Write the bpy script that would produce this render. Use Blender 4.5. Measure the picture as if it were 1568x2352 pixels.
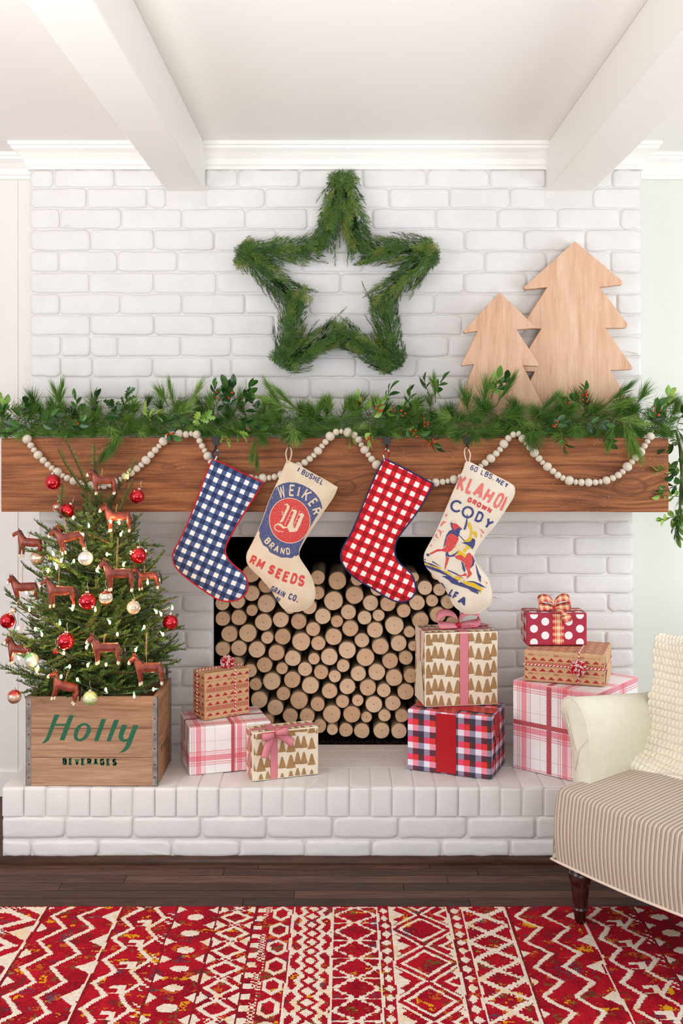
import bpy, math, random
import numpy as np
from mathutils import Vector, Matrix, noise
from mathutils.geometry import delaunay_2d_cdt, tessellate_polygon

for _o in list(bpy.data.objects):
    bpy.data.objects.remove(_o)
SC = bpy.context.scene
COL = SC.collection
PI = math.pi
F = 2400.0            # focal length in pixels of the 1568 x 2352 frame
CX, CY, CZ = 795.0, 990.0, 1.48
FLOOR = -0.02

# ---------------------------------------------------------------- camera
cam = bpy.data.cameras.new('camera')
cam_o = bpy.data.objects.new('camera', cam)
COL.objects.link(cam_o)
cam_o.location = (0, 0, CZ)
cam_o.rotation_euler = (PI / 2, 0, 0)
cam.sensor_width = 36.0
cam.sensor_fit = 'AUTO'
cam.lens = 36.0 * F / 2352.0
cam.shift_x = -(CX - 784.0) / 2352.0
cam.shift_y = -(1176.0 - CY) / 2352.0
cam.clip_start = 0.05
SC.camera = cam_o

CEIL_FILL = (400, 270)  # power of the two added ceiling fill spots, left and right
# ---------------------------------------------------------------- world, lights, exposure
SC.view_settings.view_transform = 'Standard'
SC.view_settings.look = 'None'
SC.view_settings.gamma = 1.0
SC.view_settings.exposure = 0.13
SC.view_settings.use_curve_mapping = False
SC.cycles.use_denoising = True
SC.cycles.max_bounces = 8
SC.cycles.diffuse_bounces = 5
SC.cycles.sample_clamp_indirect = 6.0
SC.cycles.use_adaptive_sampling = True
W = bpy.data.worlds.new('World')
SC.world = W
W.use_nodes = True
_bg = W.node_tree.nodes['Background']
_bg.inputs[0].default_value = (0.91, 0.96, 1.0, 1)
_bg.inputs[1].default_value = 0.46


def area(name, loc, target, size, size_y, power, color):
    l = bpy.data.lights.new(name, 'AREA')
    l.shape = 'RECTANGLE'
    l.size = size
    l.size_y = size_y
    l.energy = power
    l.color = color
    o = bpy.data.objects.new(name, l)
    COL.objects.link(o)
    o.location = loc
    o.rotation_euler = (Vector(target) - Vector(loc)).to_track_quat('-Z', 'Y').to_euler()
    return o


# daylight from the room's big windows (left wall, right wall and behind the camera)
area('window_daylight_left', (-2.9, 1.5, 1.35), (-0.4, 4.0, 0.7), 2.2, 1.8, 50, (0.98, 0.98, 1.0))
area('window_daylight_right', (2.55, 2.9, 1.3), (0.6, 4.0, 0.7), 1.3, 1.5, 30, (0.92, 0.97, 1.0))
area('window_daylight_back', (0.3, -2.2, 1.0), (0, 4.0, 0.2), 3.4, 1.6, 60, (0.95, 0.98, 1.0))
# added fill spots, unseen behind the camera, aimed up to brighten the ceiling
for _i, (_x, _w) in enumerate(((-0.9, CEIL_FILL[0]), (0.9, CEIL_FILL[1]))):
    _l = bpy.data.lights.new('ceiling_fill', 'SPOT')
    _l.energy = _w
    _l.color = (0.93, 0.98, 1.0)
    _l.spot_size = math.radians(78)
    _l.spot_blend = 1.0
    _l.shadow_soft_size = 0.45
    _o = bpy.data.objects.new('ceiling_fill', _l)
    COL.objects.link(_o)
    _o.location = (_x, -0.1, 0.75)
    _o.rotation_euler = (Vector((_x * 1.1, 1.55, 2.6)) - Vector((_x, -0.1, 0.75))).to_track_quat('-Z', 'Y').to_euler()


# ---------------------------------------------------------------- helpers
def P(px, py, D):
    """point at distance D that the photograph shows at pixel (px, py)"""
    return Vector(((px - CX) * D / F, D, CZ - (py - CY) * D / F))


def lin(c):
    return tuple((v / 255.0 / 12.92) if v / 255.0 <= 0.04045 else ((v / 255.0 + 0.055) / 1.055) ** 2.4 for v in c[:3]) + (1.0,)


class MB:
    """collects geometry and links it as ONE mesh object"""

    def __init__(self):
        self.v, self.f, self.m, self.uv = [], [], [], []

    def add(self, verts, faces, mi=0, uvs=None):
        b = len(self.v)
        self.v.extend(tuple(p) for p in verts)
        for k, fc in enumerate(faces):
            self.f.append(tuple(b + i for i in fc))
            self.m.append(mi)
            self.uv.append([uvs[i] for i in fc] if uvs is not None else [(0.0, 0.0)] * len(fc))
        return b

    def box(self, c0, c1, mi=0):
        x0, y0, z0 = c0
        x1, y1, z1 = c1
        self.add([(x0, y0, z0), (x1, y0, z0), (x1, y1, z0), (x0, y1, z0), (x0, y0, z1), (x1, y0, z1), (x1, y1, z1), (x0, y1, z1)],
                 [(0, 3, 2, 1), (4, 5, 6, 7), (0, 1, 5, 4), (1, 2, 6, 5), (2, 3, 7, 6), (3, 0, 4, 7)], mi)

    def tube(self, pts, r, n=8, mi=0, cap=True, closed=False):
        pts = [Vector(p) for p in pts]
        N = len(pts)
        rs = r if isinstance(r, (list, tuple)) else [r] * N
        vs, uvs, L = [], [], 0.0
        up = Vector((0, 0, 1))
        prev = None
        for i, p in enumerate(pts):
            a = pts[(i - 1) % N] if (i > 0 or closed) else p
            b = pts[(i + 1) % N] if (i < N - 1 or closed) else p
            t = (b - a)
            t = t.normalized() if t.length > 1e-9 else Vector((0, 0, 1))
            if prev is None:
                s = t.cross(up)
                if s.length < 1e-3:
                    s = t.cross(Vector((1, 0, 0)))
            else:
                s = prev - t * prev.dot(t)
            s.normalize()
            prev = s
            q = t.cross(s)
            if i:
                L += (p - pts[i - 1]).length
            for k in range(n):
                an = 2 * PI * k / n
                vs.append(p + (s * math.cos(an) + q * math.sin(an)) * rs[i])
                uvs.append((k / n, L))
        fs = []
        M = N if closed else N - 1
        for i in range(M):
            j = (i + 1) % N
            for k in range(n):
                k2 = (k + 1) % n
                fs.append((i * n + k, i * n + k2, j * n + k2, j * n + k))
        if cap and not closed:
            fs.append(tuple(reversed(range(n))))
            fs.append(tuple((N - 1) * n + k for k in range(n)))
        b = len(self.v)
        self.v.extend(tuple(p) for p in vs)
        for fc in fs:
            self.f.append(tuple(b + i for i in fc))
            self.m.append(mi)
            u = [list(uvs[i]) for i in fc]
            if len(fc) == 4 and max(x[0] for x in u) - min(x[0] for x in u) > 0.5:
                for x in u:
                    if x[0] < 0.5:
                        x[0] += 1.0
            self.uv.append([tuple(x) for x in u])

    def sphere(self, c, r, n=12, m=8, mi=0, sc=(1, 1, 1)):
        vs = [(c[0], c[1], c[2] + r * sc[2])]
        for j in range(1, m):
            a = PI * j / m
            for k in range(n):
                b = 2 * PI * k / n
                vs.append((c[0] + r * sc[0] * math.sin(a) * math.cos(b), c[1] + r * sc[1] * math.sin(a) * math.sin(b), c[2] + r * sc[2] * math.cos(a)))
        vs.append((c[0], c[1], c[2] - r * sc[2]))
        fs = [(0, 1 + k, 1 + (k + 1) % n) for k in range(n)]
        for j in range(m - 2):
            for k in range(n):
                a, b = 1 + j * n + k, 1 + j * n + (k + 1) % n
                fs.append((a, a + n, b + n, b))
        l = len(vs) - 1
        o = 1 + (m - 2) * n
        fs += [(l, o + (k + 1) % n, o + k) for k in range(n)]
        self.add(vs, fs, mi)

    def lathe(self, prof, n=20, mi=0, base=(0, 0, 0)):
        vs, fs = [], []
        for (r, z) in prof:
            for k in range(n):
                a = 2 * PI * k / n
                vs.append((base[0] + r * math.cos(a), base[1] + r * math.sin(a), base[2] + z))
        for j in range(len(prof) - 1):
            for k in range(n):
                k2 = (k + 1) % n
                fs.append((j * n + k, j * n + k2, (j + 1) * n + k2, (j + 1) * n + k))
        fs.append(tuple(reversed(range(n))))
        fs.append(tuple((len(prof) - 1) * n + k for k in range(n)))
        self.add(vs, fs, mi)

    def strip(self, left, right, mi=0, v0=0.0):
        """ribbon between two rails; uv x runs across, y along in metres"""
        vs, uvs, L = [], [], v0
        for i in range(len(left)):
            if i:
                L += (Vector(left[i]) - Vector(left[i - 1])).length
            vs += [left[i], right[i]]
            uvs += [(0, L), (1, L)]
        fs = [(2 * i, 2 * i + 1, 2 * i + 3, 2 * i + 2) for i in range(len(left) - 1)]
        self.add(vs, fs, mi, uvs)

    def mesh(self, name, mats, smooth=False):
        me = bpy.data.meshes.new(name)
        me.from_pydata([tuple(p) for p in self.v], [], self.f)
        for m in (mats if isinstance(mats, (list, tuple)) else [mats]):
            me.materials.append(m)
        me.polygons.foreach_set('material_index', self.m)
        uvl = me.uv_layers.new(name='uv')
        flat = [c for f in self.uv for p in f for c in p]
        uvl.data.foreach_set('uv', flat)
        if smooth:
            me.polygons.foreach_set('use_smooth', [True] * len(self.f))
        me.update()
        return me

    def build(self, name, mats, parent=None, smooth=False, loc=None):
        return put(name, self.mesh(name, mats, smooth), parent, loc)


def put(name, me, parent=None, loc=None, rot=None, scale=None):
    o = bpy.data.objects.new(name, me)
    COL.objects.link(o)
    if parent is not None:
        o.parent = parent
    if loc is not None:
        o.location = loc
    if rot is not None:
        o.rotation_euler = rot
    if scale is not None:
        o.scale = scale if hasattr(scale, '__len__') else (scale,) * 3
    return o


def tag(o, label=None, cat=None, group=None, kind=None):
    if label: o['label'] = label
    if cat: o['category'] = cat
    if group: o['group'] = group
    if kind: o['kind'] = kind
    return o


def thing(name, label, cat, loc=(0, 0, 0), rz=0.0, group=None):
    o = bpy.data.objects.new(name, None)
    COL.objects.link(o)
    o.empty_display_size = 0.05
    o.location = loc
    o.rotation_euler = (0, 0, rz)
    return tag(o, label, cat, group)


def bevel(o, w, seg=2):
    m = o.modifiers.new('bevel', 'BEVEL')
    m.width = w
    m.segments = seg
    m.limit_method = 'ANGLE'
    return o


def aim(d, roll=0.0, axis='Y'):
    """matrix whose +Y looks along d"""
    q = Vector(d).normalized().to_track_quat(axis, 'Z')
    return q.to_matrix() @ Matrix.Rotation(roll, 3, axis)


# ---- 2D polygon tools
def inpoly(x, y, poly):
    c = False
    n = len(poly)
    j = n - 1
    for i in range(n):
        xi, yi = poly[i]
        xj, yj = poly[j]
        if (yi > y) != (yj > y) and x < (xj - xi) * (y - yi) / (yj - yi) + xi:
            c = not c
        j = i
    return c


def edge_dist(x, y, poly):
    best = 1e9
    n = len(poly)
    for i in range(n):
        ax, ay = poly[i]
        bx, by = poly[(i + 1) % n]
        dx, dy = bx - ax, by - ay
        t = max(0.0, min(1.0, ((x - ax) * dx + (y - ay) * dy) / (dx * dx + dy * dy + 1e-12)))
        d = math.hypot(x - ax - t * dx, y - ay - t * dy)
        best = min(best, d)
    return best


def smooth_poly(pts, n=4, closed=True):
    """Catmull-Rom through the points"""
    out = []
    N = len(pts)
    rng = range(N if closed else N - 1)
    for i in rng:
        p = [np.array(pts[(i + k - 1) % N] if closed else pts[min(max(i + k - 1, 0), N - 1)], float) for k in range(4)]
        for s in range(n):
            t = s / n
            q = 0.5 * ((2 * p[1]) + (-p[0] + p[2]) * t + (2 * p[0] - 5 * p[1] + 4 * p[2] - p[3]) * t * t + (-p[0] + 3 * p[1] - 3 * p[2] + p[3]) * t ** 3)
            out.append(tuple(q))
    if not closed:
        out.append(tuple(pts[-1]))
    return out


def fill(poly, step):
    """triangulate a polygon with interior grid points; returns 2D verts and faces"""
    xs = [p[0] for p in poly]
    ys = [p[1] for p in poly]
    pts = [Vector((p[0], p[1])) for p in poly]
    n = len(pts)
    if step:
        y = min(ys) + step / 2
        r = 0
        while y < max(ys):
            x = min(xs) + step * (0.5 if r % 2 else 0.25)
            while x < max(xs):
                if inpoly(x, y, poly) and edge_dist(x, y, poly) > step * 0.35:
                    pts.append(Vector((x, y)))
                x += step
            y += step
            r += 1
    res = delaunay_2d_cdt(pts, [(i, (i + 1) % n) for i in range(n)], [tuple(range(n))], 1, 1e-6)
    return [tuple(v) for v in res[0]], [tuple(f) for f in res[2]]


def clip_rect(poly, x0, y0, x1, y1):
    def cl(pts, inside, inter):
        out = []
        for i in range(len(pts)):
            a, b = pts[i - 1], pts[i]
            if inside(b):
                if not inside(a):
                    out.append(inter(a, b))
                out.append(b)
            elif inside(a):
                out.append(inter(a, b))
        return out

    def ix(X):
        return lambda a, b: (X, a[1] + (b[1] - a[1]) * (X - a[0]) / (b[0] - a[0]))

    def iy(Y):
        return lambda a, b: (a[0] + (b[0] - a[0]) * (Y - a[1]) / (b[1] - a[1]), Y)
    p = cl(poly, lambda q: q[0] >= x0, ix(x0))
    if p: p = cl(p, lambda q: q[0] <= x1, ix(x1))
    if p: p = cl(p, lambda q: q[1] >= y0, iy(y0))
    if p: p = cl(p, lambda q: q[1] <= y1, iy(y1))
    return p


# ---- a plain block stroke font: every glyph is polylines on a 0..w by 0..1 box
GL = {
    'A': (.62, [[(0, 0), (.31, 1), (.62, 0)], [(.12, .33), (.5, .33)]]),
    'B': (.55, [[(0, 0), (0, 1), (.38, 1), (.52, .88), (.52, .64), (.4, .53), (0, .53)], [(.4, .53), (.55, .4), (.55, .14), (.42, 0), (0, 0)]]),
    'C': (.58, [[(.58, .78), (.55, .9), (.42, 1), (.16, 1), (0, .85), (0, .15), (.16, 0), (.42, 0), (.55, .1), (.58, .22)]]),
    'D': (.58, [[(0, 0), (0, 1), (.36, 1), (.58, .8), (.58, .2), (.36, 0), (0, 0)]]),
    'E': (.48, [[(.48, 1), (0, 1), (0, 0), (.48, 0)], [(0, .52), (.4, .52)]]),
    'F': (.48, [[(.48, 1), (0, 1), (0, 0)], [(0, .5), (.4, .5)]]),
    'G': (.58, [[(.58, .8), (.42, 1), (.16, 1), (0, .85), (0, .15), (.16, 0), (.42, 0), (.58, .14), (.58, .48), (.34, .48)]]),
    'H': (.56, [[(0, 0), (0, 1)], [(.56, 0), (.56, 1)], [(0, .52), (.56, .52)]]),
    'I': (.0, [[(0, 0), (0, 1)]]),
    'K': (.56, [[(0, 0), (0, 1)], [(.54, 1), (0, .38)], [(.18, .56), (.56, 0)]]),
    'L': (.46, [[(0, 1), (0, 0), (.46, 0)]]),
    'M': (.72, [[(0, 0), (0, 1), (.36, .25), (.72, 1), (.72, 0)]]),
    'm': (.36, [[(0, 0), (0, 1), (.34, .22)]]),
    'N': (.56, [[(0, 0), (0, 1), (.56, 0), (.56, 1)]]),
    'O': (.6, [[(.16, 0), (0, .18), (0, .82), (.16, 1), (.44, 1), (.6, .82), (.6, .18), (.44, 0), (.16, 0)]]),
    'R': (.56, [[(0, 0), (0, 1), (.4, 1), (.55, .87), (.55, .6), (.4, .48), (0, .48)], [(.32, .48), (.56, 0)]]),
    'S': (.54, [[(.52, .8), (.4, 1), (.12, 1), (0, .86), (0, .66), (.12, .54), (.42, .46), (.54, .34), (.54, .14), (.42, 0), (.12, 0), (0, .2)]]),
    'T': (.5, [[(0, 1), (.5, 1)], [(.25, 1), (.25, 0)]]),
    'U': (.56, [[(0, 1), (0, .16), (.14, 0), (.42, 0), (.56, .16), (.56, 1)]]),
    'V': (.58, [[(0, 1), (.29, 0), (.58, 1)]]),
    'W': (.86, [[(0, 1), (.2, 0), (.43, .9), (.66, 0), (.86, 1)]]),
    'Y': (.58, [[(0, 1), (.29, .5), (.58, 1)], [(.29, .5), (.29, 0)]]),
    '0': (.5, [[(.14, 0), (0, .18), (0, .82), (.14, 1), (.36, 1), (.5, .82), (.5, .18), (.36, 0), (.14, 0)]]),
    '1': (.12, [[(0, .8), (.12, 1), (.12, 0)]]),
    '6': (.5, [[(.46, .9), (.36, 1), (.14, 1), (0, .82), (0, .16), (.14, 0), (.36, 0), (.5, .16), (.5, .42), (.36, .56), (.1, .56), (0, .46)]]),
    '.': (.04, [[(0, 0.0), (.04, 0.0)]]),
    ' ': (.3, []),
}


def seg_quads(poly, w):
    """stroke a polyline into quads"""
    out = []
    closed = len(poly) > 3 and poly[0] == poly[-1]
    for i in range(len(poly) - 1):
        a, b = np.array(poly[i], float), np.array(poly[i + 1], float)
        d = b - a
        L = np.linalg.norm(d)
        if L < 1e-9:
            continue
        d /= L
        n = np.array((-d[1], d[0])) * w / 2
        e0 = w * 0.22 if (i > 0 or closed) else 0
        e1 = w * 0.22 if (i < len(poly) - 2 or closed) else 0
        if len(poly) == 2:
            e0 = e1 = 0
        a = a - d * e0
        b = b + d * e1
        out.append([tuple(a - n), tuple(b - n), tuple(b + n), tuple(a + n)])
    return out


def text_quads(s, h, stroke, gap=.2, wf=1.0):
    """quads of a text line, baseline 0, height h; returns quads and width"""
    x, out = 0.0, []
    for ch in s:
        w, lines = GL[ch]
        for ln in lines:
            pl = [((x + (px * wf) * h) + stroke / 2, stroke / 2 + py * (h - stroke)) for px, py in ln]
            if len(ln) == 2 and ch == '.':
                pl = [(pl[0][0], stroke / 2), (pl[0][0] + stroke, stroke / 2)]
            out += seg_quads(pl, stroke)
        x += w * wf * h + stroke + gap * h
    return out, x - gap * h
# ---------------------------------------------------------------- materials
class NT:
    def __init__(self, name, rough=0.6, spec=0.3):
        self.m = bpy.data.materials.new(name)
        self.m.use_nodes = True
        self.t = self.m.node_tree
        self.b = self.t.nodes['Principled BSDF']
        self.b.inputs['Roughness'].default_value = rough
        self.b.inputs['Specular IOR Level'].default_value = spec

    def n(self, t, **kw):
        nd = self.t.nodes.new(t)
        for k, v in kw.items():
            setattr(nd, k, v)
        return nd

    def l(self, a, b):
        self.t.links.new(a, b)

    def col(self, c):
        if isinstance(c, (tuple, list)):
            self.b.inputs['Base Color'].default_value = lin(c)
        else:
            self.l(c, self.b.inputs['Base Color'])
        return self

    def coord(self, which='Object', scale=(1, 1, 1), rot=(0, 0, 0), loc=(0, 0, 0)):
        tc = self.n('ShaderNodeTexCoord')
        mp = self.n('ShaderNodeMapping')
        mp.inputs['Scale'].default_value = scale
        mp.inputs['Rotation'].default_value = rot
        mp.inputs['Location'].default_value = loc
        self.l(tc.outputs[which], mp.inputs[0])
        return mp.outputs[0]

    def noise(self, vec, scale=5, detail=4, rough=.55, dist=0.0):
        nd = self.n('ShaderNodeTexNoise')
        nd.inputs['Scale'].default_value = scale
        nd.inputs['Detail'].default_value = detail
        nd.inputs['Roughness'].default_value = rough
        nd.inputs['Distortion'].default_value = dist
        if vec is not None:
            self.l(vec, nd.inputs['Vector'])
        return nd.outputs['Fac']

    def ramp(self, fac, stops, interp='LINEAR', raw=False):
        nd = self.n('ShaderNodeValToRGB')
        r = nd.color_ramp
        r.interpolation = interp
        while len(r.elements) > 1:
            r.elements.remove(r.elements[-1])
        r.elements[0].position = stops[0][0]
        r.elements[0].color = stops[0][1] if raw else lin(stops[0][1])
        for p, c in stops[1:]:
            e = r.elements.new(p)
            e.color = c if raw else lin(c)
        self.l(fac, nd.inputs[0])
        return nd.outputs[0]

    def math(self, op, a, b=None, c=None):
        nd = self.n('ShaderNodeMath', operation=op)
        for i, x in enumerate((a, b, c)):
            if x is None:
                continue
            if isinstance(x, (int, float)):
                nd.inputs[i].default_value = x
            else:
                self.l(x, nd.inputs[i])
        return nd.outputs[0]

    def mix(self, fac, a, b, mode='MIX'):
        nd = self.n('ShaderNodeMix', data_type='RGBA', blend_type=mode)
        if isinstance(fac, (int, float)):
            nd.inputs[0].default_value = fac
        else:
            self.l(fac, nd.inputs[0])
        for i, x in ((6, a), (7, b)):
            if isinstance(x, (tuple, list)):
                nd.inputs[i].default_value = lin(x)
            else:
                self.l(x, nd.inputs[i])
        return nd.outputs[2]

    def sep(self, v):
        nd = self.n('ShaderNodeSeparateXYZ')
        self.l(v, nd.inputs[0])
        return nd.outputs

    def rnd(self):
        return self.n('ShaderNodeObjectInfo').outputs['Random']

    def bump(self, h, strength=.3, dist=.002):
        nd = self.n('ShaderNodeBump')
        nd.inputs['Strength'].default_value = strength
        nd.inputs['Distance'].default_value = dist
        self.l(h, nd.inputs['Height'])
        self.l(nd.outputs[0], self.b.inputs['Normal'])
        return self


def plain(name, c, rough=.6, spec=.3, metal=0.0, var=0.0, bump=0.0, bscale=200):
    t = NT(name, rough, spec)
    t.b.inputs['Metallic'].default_value = metal
    if var:
        v = t.coord()
        nz = t.noise(v, 30, 4)
        a = tuple(max(0, x * (1 - var)) for x in c)
        b = tuple(min(255, x * (1 + var)) for x in c)
        t.col(t.ramp(nz, [(.3, a), (.7, b)]))
    else:
        t.col(c)
    if bump:
        t.bump(t.noise(t.coord(), bscale, 3), bump, .001)
    return t.m


def paint_brick():
    t = NT('white_painted_brick', .5, .35)
    v = t.coord('Generated', (1, 1, 1))
    g = t.n('ShaderNodeNewGeometry').outputs['Position']
    nz = t.noise(g, 9, 3)
    t.col(t.ramp(nz, [(.3, (222, 219, 218)), (.7, (229, 226, 225))]))
    a = t.noise(g, 55, 5, .6)
    b = t.noise(g, 14, 3, .5)
    h = t.math('ADD', a, t.math('MULTIPLY', b, .9))
    return t.bump(h, .30, .005).m


def paint_mortar():
    t = NT('white_painted_mortar', .6, .3)
    g = t.n('ShaderNodeNewGeometry').outputs['Position']
    t.col(t.ramp(t.noise(g, 12, 3), [(.3, (218, 214, 212)), (.7, (226, 222, 220))]))
    return t.bump(t.noise(g, 70, 5, .6), .5, .005).m


def wood(name, stops, axis='X', scale=1.0, rough=.55, stretch=14, bump=.25, rnd=True, spec=.3, ring=0.0, use_obj=True):
    """long-grained wood; grain runs along axis"""
    t = NT(name, rough, spec)
    s = {'X': (1, stretch, stretch), 'Y': (stretch, 1, stretch), 'Z': (stretch, stretch, 1)}[axis]
    v = t.coord('Object', tuple(x * scale for x in s))
    if rnd:
        ad = t.n('ShaderNodeVectorMath', operation='ADD')
        t.l(v, ad.inputs[0])
        cb = t.n('ShaderNodeCombineXYZ')
        r = t.math('MULTIPLY', t.rnd(), 37.0)
        t.l(r, cb.inputs[0]); t.l(r, cb.inputs[1]); t.l(r, cb.inputs[2])
        t.l(cb.outputs[0], ad.inputs[1])
        v = ad.outputs[0]
    n1 = t.noise(v, 2.2, 6, .62, .6)
    n2 = t.noise(v, 9, 3, .5, .2)
    f = t.math('ADD', t.math('MULTIPLY', n1, .72), t.math('MULTIPLY', n2, .28))
    if rnd:
        f = t.math('ADD', f, t.math('MULTIPLY', t.math('SUBTRACT', t.rnd(), .5), .26 if 'floor' in name else .10))
    t.col(t.ramp(f, stops))
    return t.bump(f, bump, .003).m


def needles(name, stops, rough=.5, trans=.0):
    t = NT(name, rough, .35)
    g = t.n('ShaderNodeNewGeometry').outputs['Position']
    f = t.math('ADD', t.math('MULTIPLY', t.noise(g, 22, 2), .55), t.math('MULTIPLY', t.rnd(), .45))
    t.col(t.ramp(f, stops))
    return t.m


M = {}
M['brick'] = paint_brick()
M['mortar'] = paint_mortar()
M['white_paint'] = plain('white_trim_paint', (240, 237, 233), .42, .4)
M['ceiling'] = plain('white_ceiling_paint', (242, 238, 234), .6, .25)
M['wall_l'] = plain('soft_white_wall_paint', (236, 231, 228), .6, .25)
M['wall_r'] = plain('pale_sage_white_wall_paint', (224, 225, 218), .6, .25)
M['soot'] = plain('black_firebox_soot', (14, 10, 9), .9, .1)
M['floor'] = wood('dark_walnut_floor', [(.25, (34, 22, 18)), (.45, (66, 44, 36)), (.6, (88, 60, 49)), (.78, (116, 84, 70))], 'X', 3.2, .5, 12, .12, spec=.22)
M['floor_trim'] = wood('dark_wood_moulding', [(.25, (40, 24, 18)), (.75, (92, 62, 46))], 'X', 3, .45, 12, .1)
M['black_metal'] = plain('black_iron', (34, 32, 34), .45, .5)
M['log_bark'] = None


def mantel_mat():
    t = NT('rough_sawn_brown_timber', .62, .3)
    tc = t.coord('Object', (1, 1, 1))
    s = t.sep(tc)
    # the grain swirls round two knots
    def knot(kx, kz, rx, rz):
        dx = t.math('DIVIDE', t.math('SUBTRACT', s[0], kx), rx)
        dz = t.math('DIVIDE', t.math('SUBTRACT', s[2], kz), rz)
        return t.math('SQRT', t.math('ADD', t.math('MULTIPLY', dx, dx), t.math('MULTIPLY', dz, dz)))
    k1 = knot(1.100, -.045, .075, .038)
    k2 = knot(.035, -.105 + .06, .05, .03)
    k3 = knot(-.62, .03, .03, .012)
    bend = None
    for k, amp in ((k1, .040), (k2, .030), (k3, .012)):
        e = t.math('MULTIPLY', t.math('POWER', 2.718, t.math('MULTIPLY', t.math('MULTIPLY', k, k), -.45)), amp)
        bend = e if bend is None else t.math('ADD', bend, e)
    cb = t.n('ShaderNodeCombineXYZ')
    t.l(s[0], cb.inputs[0]); t.l(s[1], cb.inputs[1]); t.l(t.math('ADD', s[2], bend), cb.inputs[2])
    mp = t.n('ShaderNodeMapping')
    mp.inputs['Scale'].default_value = (1.3, 14, 22)
    t.l(cb.outputs[0], mp.inputs[0])
    g1 = t.noise(mp.outputs[0], 2.0, 6, .62, .22)
    mp2 = t.n('ShaderNodeMapping')
    mp2.inputs['Scale'].default_value = (4.0, 90, 120)
    t.l(cb.outputs[0], mp2.inputs[0])
    g2 = t.noise(mp2.outputs[0], 1.6, 4, .6)
    big = t.noise(tc, 2.2, 2)
    f = t.math('ADD', t.math('ADD', t.math('MULTIPLY', g1, .58), t.math('MULTIPLY', g2, .30)), t.math('MULTIPLY', big, .16))
    c = t.ramp(f, [(.30, (66, 34, 20)), (.44, (112, 64, 38)), (.54, (150, 92, 56)), (.64, (178, 114, 70)), (.78, (200, 144, 98))])
    kd = t.math('MINIMUM', k1, t.math('MINIMUM', k2, k3))
    c = t.mix(t.ramp(kd, [(.0, (150, 150, 150)), (.62, (120, 120, 120)), (.8, (235, 235, 235)), (1.05, (110, 110, 110)), (1.5, (0, 0, 0))]), c, (104, 60, 34), 'MIX')
    # pale specks of old chipping
    sp = t.noise(t.coord('Object', (50, 90, 130)), 2.2, 2)
    spm = t.noise(tc, 3.5, 2)
    msk = t.math('MULTIPLY', t.math('GREATER_THAN', sp, .69), t.math('GREATER_THAN', spm, .46))
    c = t.mix(t.math('MULTIPLY', msk, .6), c, (214, 172, 130))
    t.col(c)
    t.bump(t.math('ADD', f, t.math('MULTIPLY', sp, .25)), .55, .006)
    return t.m


M['mantel'] = mantel_mat()


def log_end():
    t = NT('cut_birch_end_grain', .75, .15)
    v = t.coord('Object')
    s = t.sep(v)
    d = t.math('SQRT', t.math('ADD', t.math('MULTIPLY', s[0], s[0]), t.math('MULTIPLY', s[2], s[2])))
    nz = t.noise(v, 60, 3)
    d2 = t.math('ADD', d, t.math('MULTIPLY', nz, .006))
    rings = t.math('SINE', t.math('MULTIPLY', d2, 1900))
    base = t.ramp(t.math('ADD', t.math('MULTIPLY', t.noise(v, 35, 4), .6), t.math('MULTIPLY', t.rnd(), .4)),
                  [(.25, (214, 174, 138)), (.5, (230, 192, 156)), (.75, (240, 208, 176))])
    c = t.mix(t.math('MULTIPLY', t.math('ADD', rings, 1), .05), base, (150, 100, 66))
    c = t.mix(t.ramp(d, [(0, (255, 255, 255)), (.0016, (150, 150, 150)), (.0034, (0, 0, 0))]), c, (118, 70, 44))
    t.col(c)
    return t.bump(t.noise(v, 500, 2), .15, .001).m


def bark():
    t = NT('papery_birch_bark', .7, .2)
    v = t.coord('Object', (1, 5, 1))
    t.col(t.ramp(t.math('ADD', t.math('MULTIPLY', t.noise(v, 30, 4), .8), t.math('MULTIPLY', t.rnd(), .2)),
                 [(.3, (112, 88, 68)), (.5, (158, 134, 108)), (.7, (186, 166, 140))]))
    return t.bump(t.noise(v, 60, 3), .4, .002).m


M['log_end'] = log_end()
M['log_bark'] = bark()
M['fir'] = needles('fir_needle_green', [(.2, (50, 84, 40)), (.42, (74, 112, 52)), (.62, (104, 138, 62)), (.85, (146, 168, 84))])
M['fir_stem'] = plain('fir_twig_brown', (96, 78, 48), .8)
M['pine'] = needles('pine_needle_green', [(.2, (52, 88, 34)), (.42, (80, 120, 44)), (.62, (110, 146, 58)), (.85, (156, 184, 98))], .4)
M['cedar'] = needles('cedar_frond_green', [(.2, (44, 72, 26)), (.45, (64, 100, 38)), (.62, (88, 118, 44)), (.8, (126, 130, 52))])
M['cedar_dark'] = plain('cedar_inner_green', (30, 48, 22), .8, .1, var=.3)


def leafmat(name, stops):
    t = NT(name, .28, .5)
    g = t.n('ShaderNodeNewGeometry').outputs['Position']
    f = t.math('ADD', t.math('MULTIPLY', t.noise(g, 30, 2), .4), t.math('MULTIPLY', t.rnd(), .6))
    t.col(t.ramp(f, stops))
    return t.m


M['leaf_dark'] = leafmat('glossy_dark_leaf', [(.2, (28, 62, 24)), (.5, (44, 88, 34)), (.8, (70, 116, 44))])
M['leaf_light'] = leafmat('fresh_light_leaf', [(.2, (96, 140, 52)), (.5, (128, 168, 70)), (.8, (168, 196, 96))])
M['leaf_stem'] = plain('green_brown_stem', (92, 92, 50), .6)
M['berry'] = plain('orange_red_berry', (206, 66, 24), .25, .5, var=.15)
M['bead'] = plain('pale_wooden_bead', (216, 204, 186), .6, .25, var=.05, bump=.2)
M['string'] = plain('cotton_string', (220, 205, 180), .8)
M['tree_ply'] = wood('pale_sawn_pine', [(.25, (182, 134, 104)), (.45, (212, 170, 140)), (.58, (222, 183, 154)), (.75, (232, 200, 174))], 'Z', 1.6, .6, 9, .12)


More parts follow.
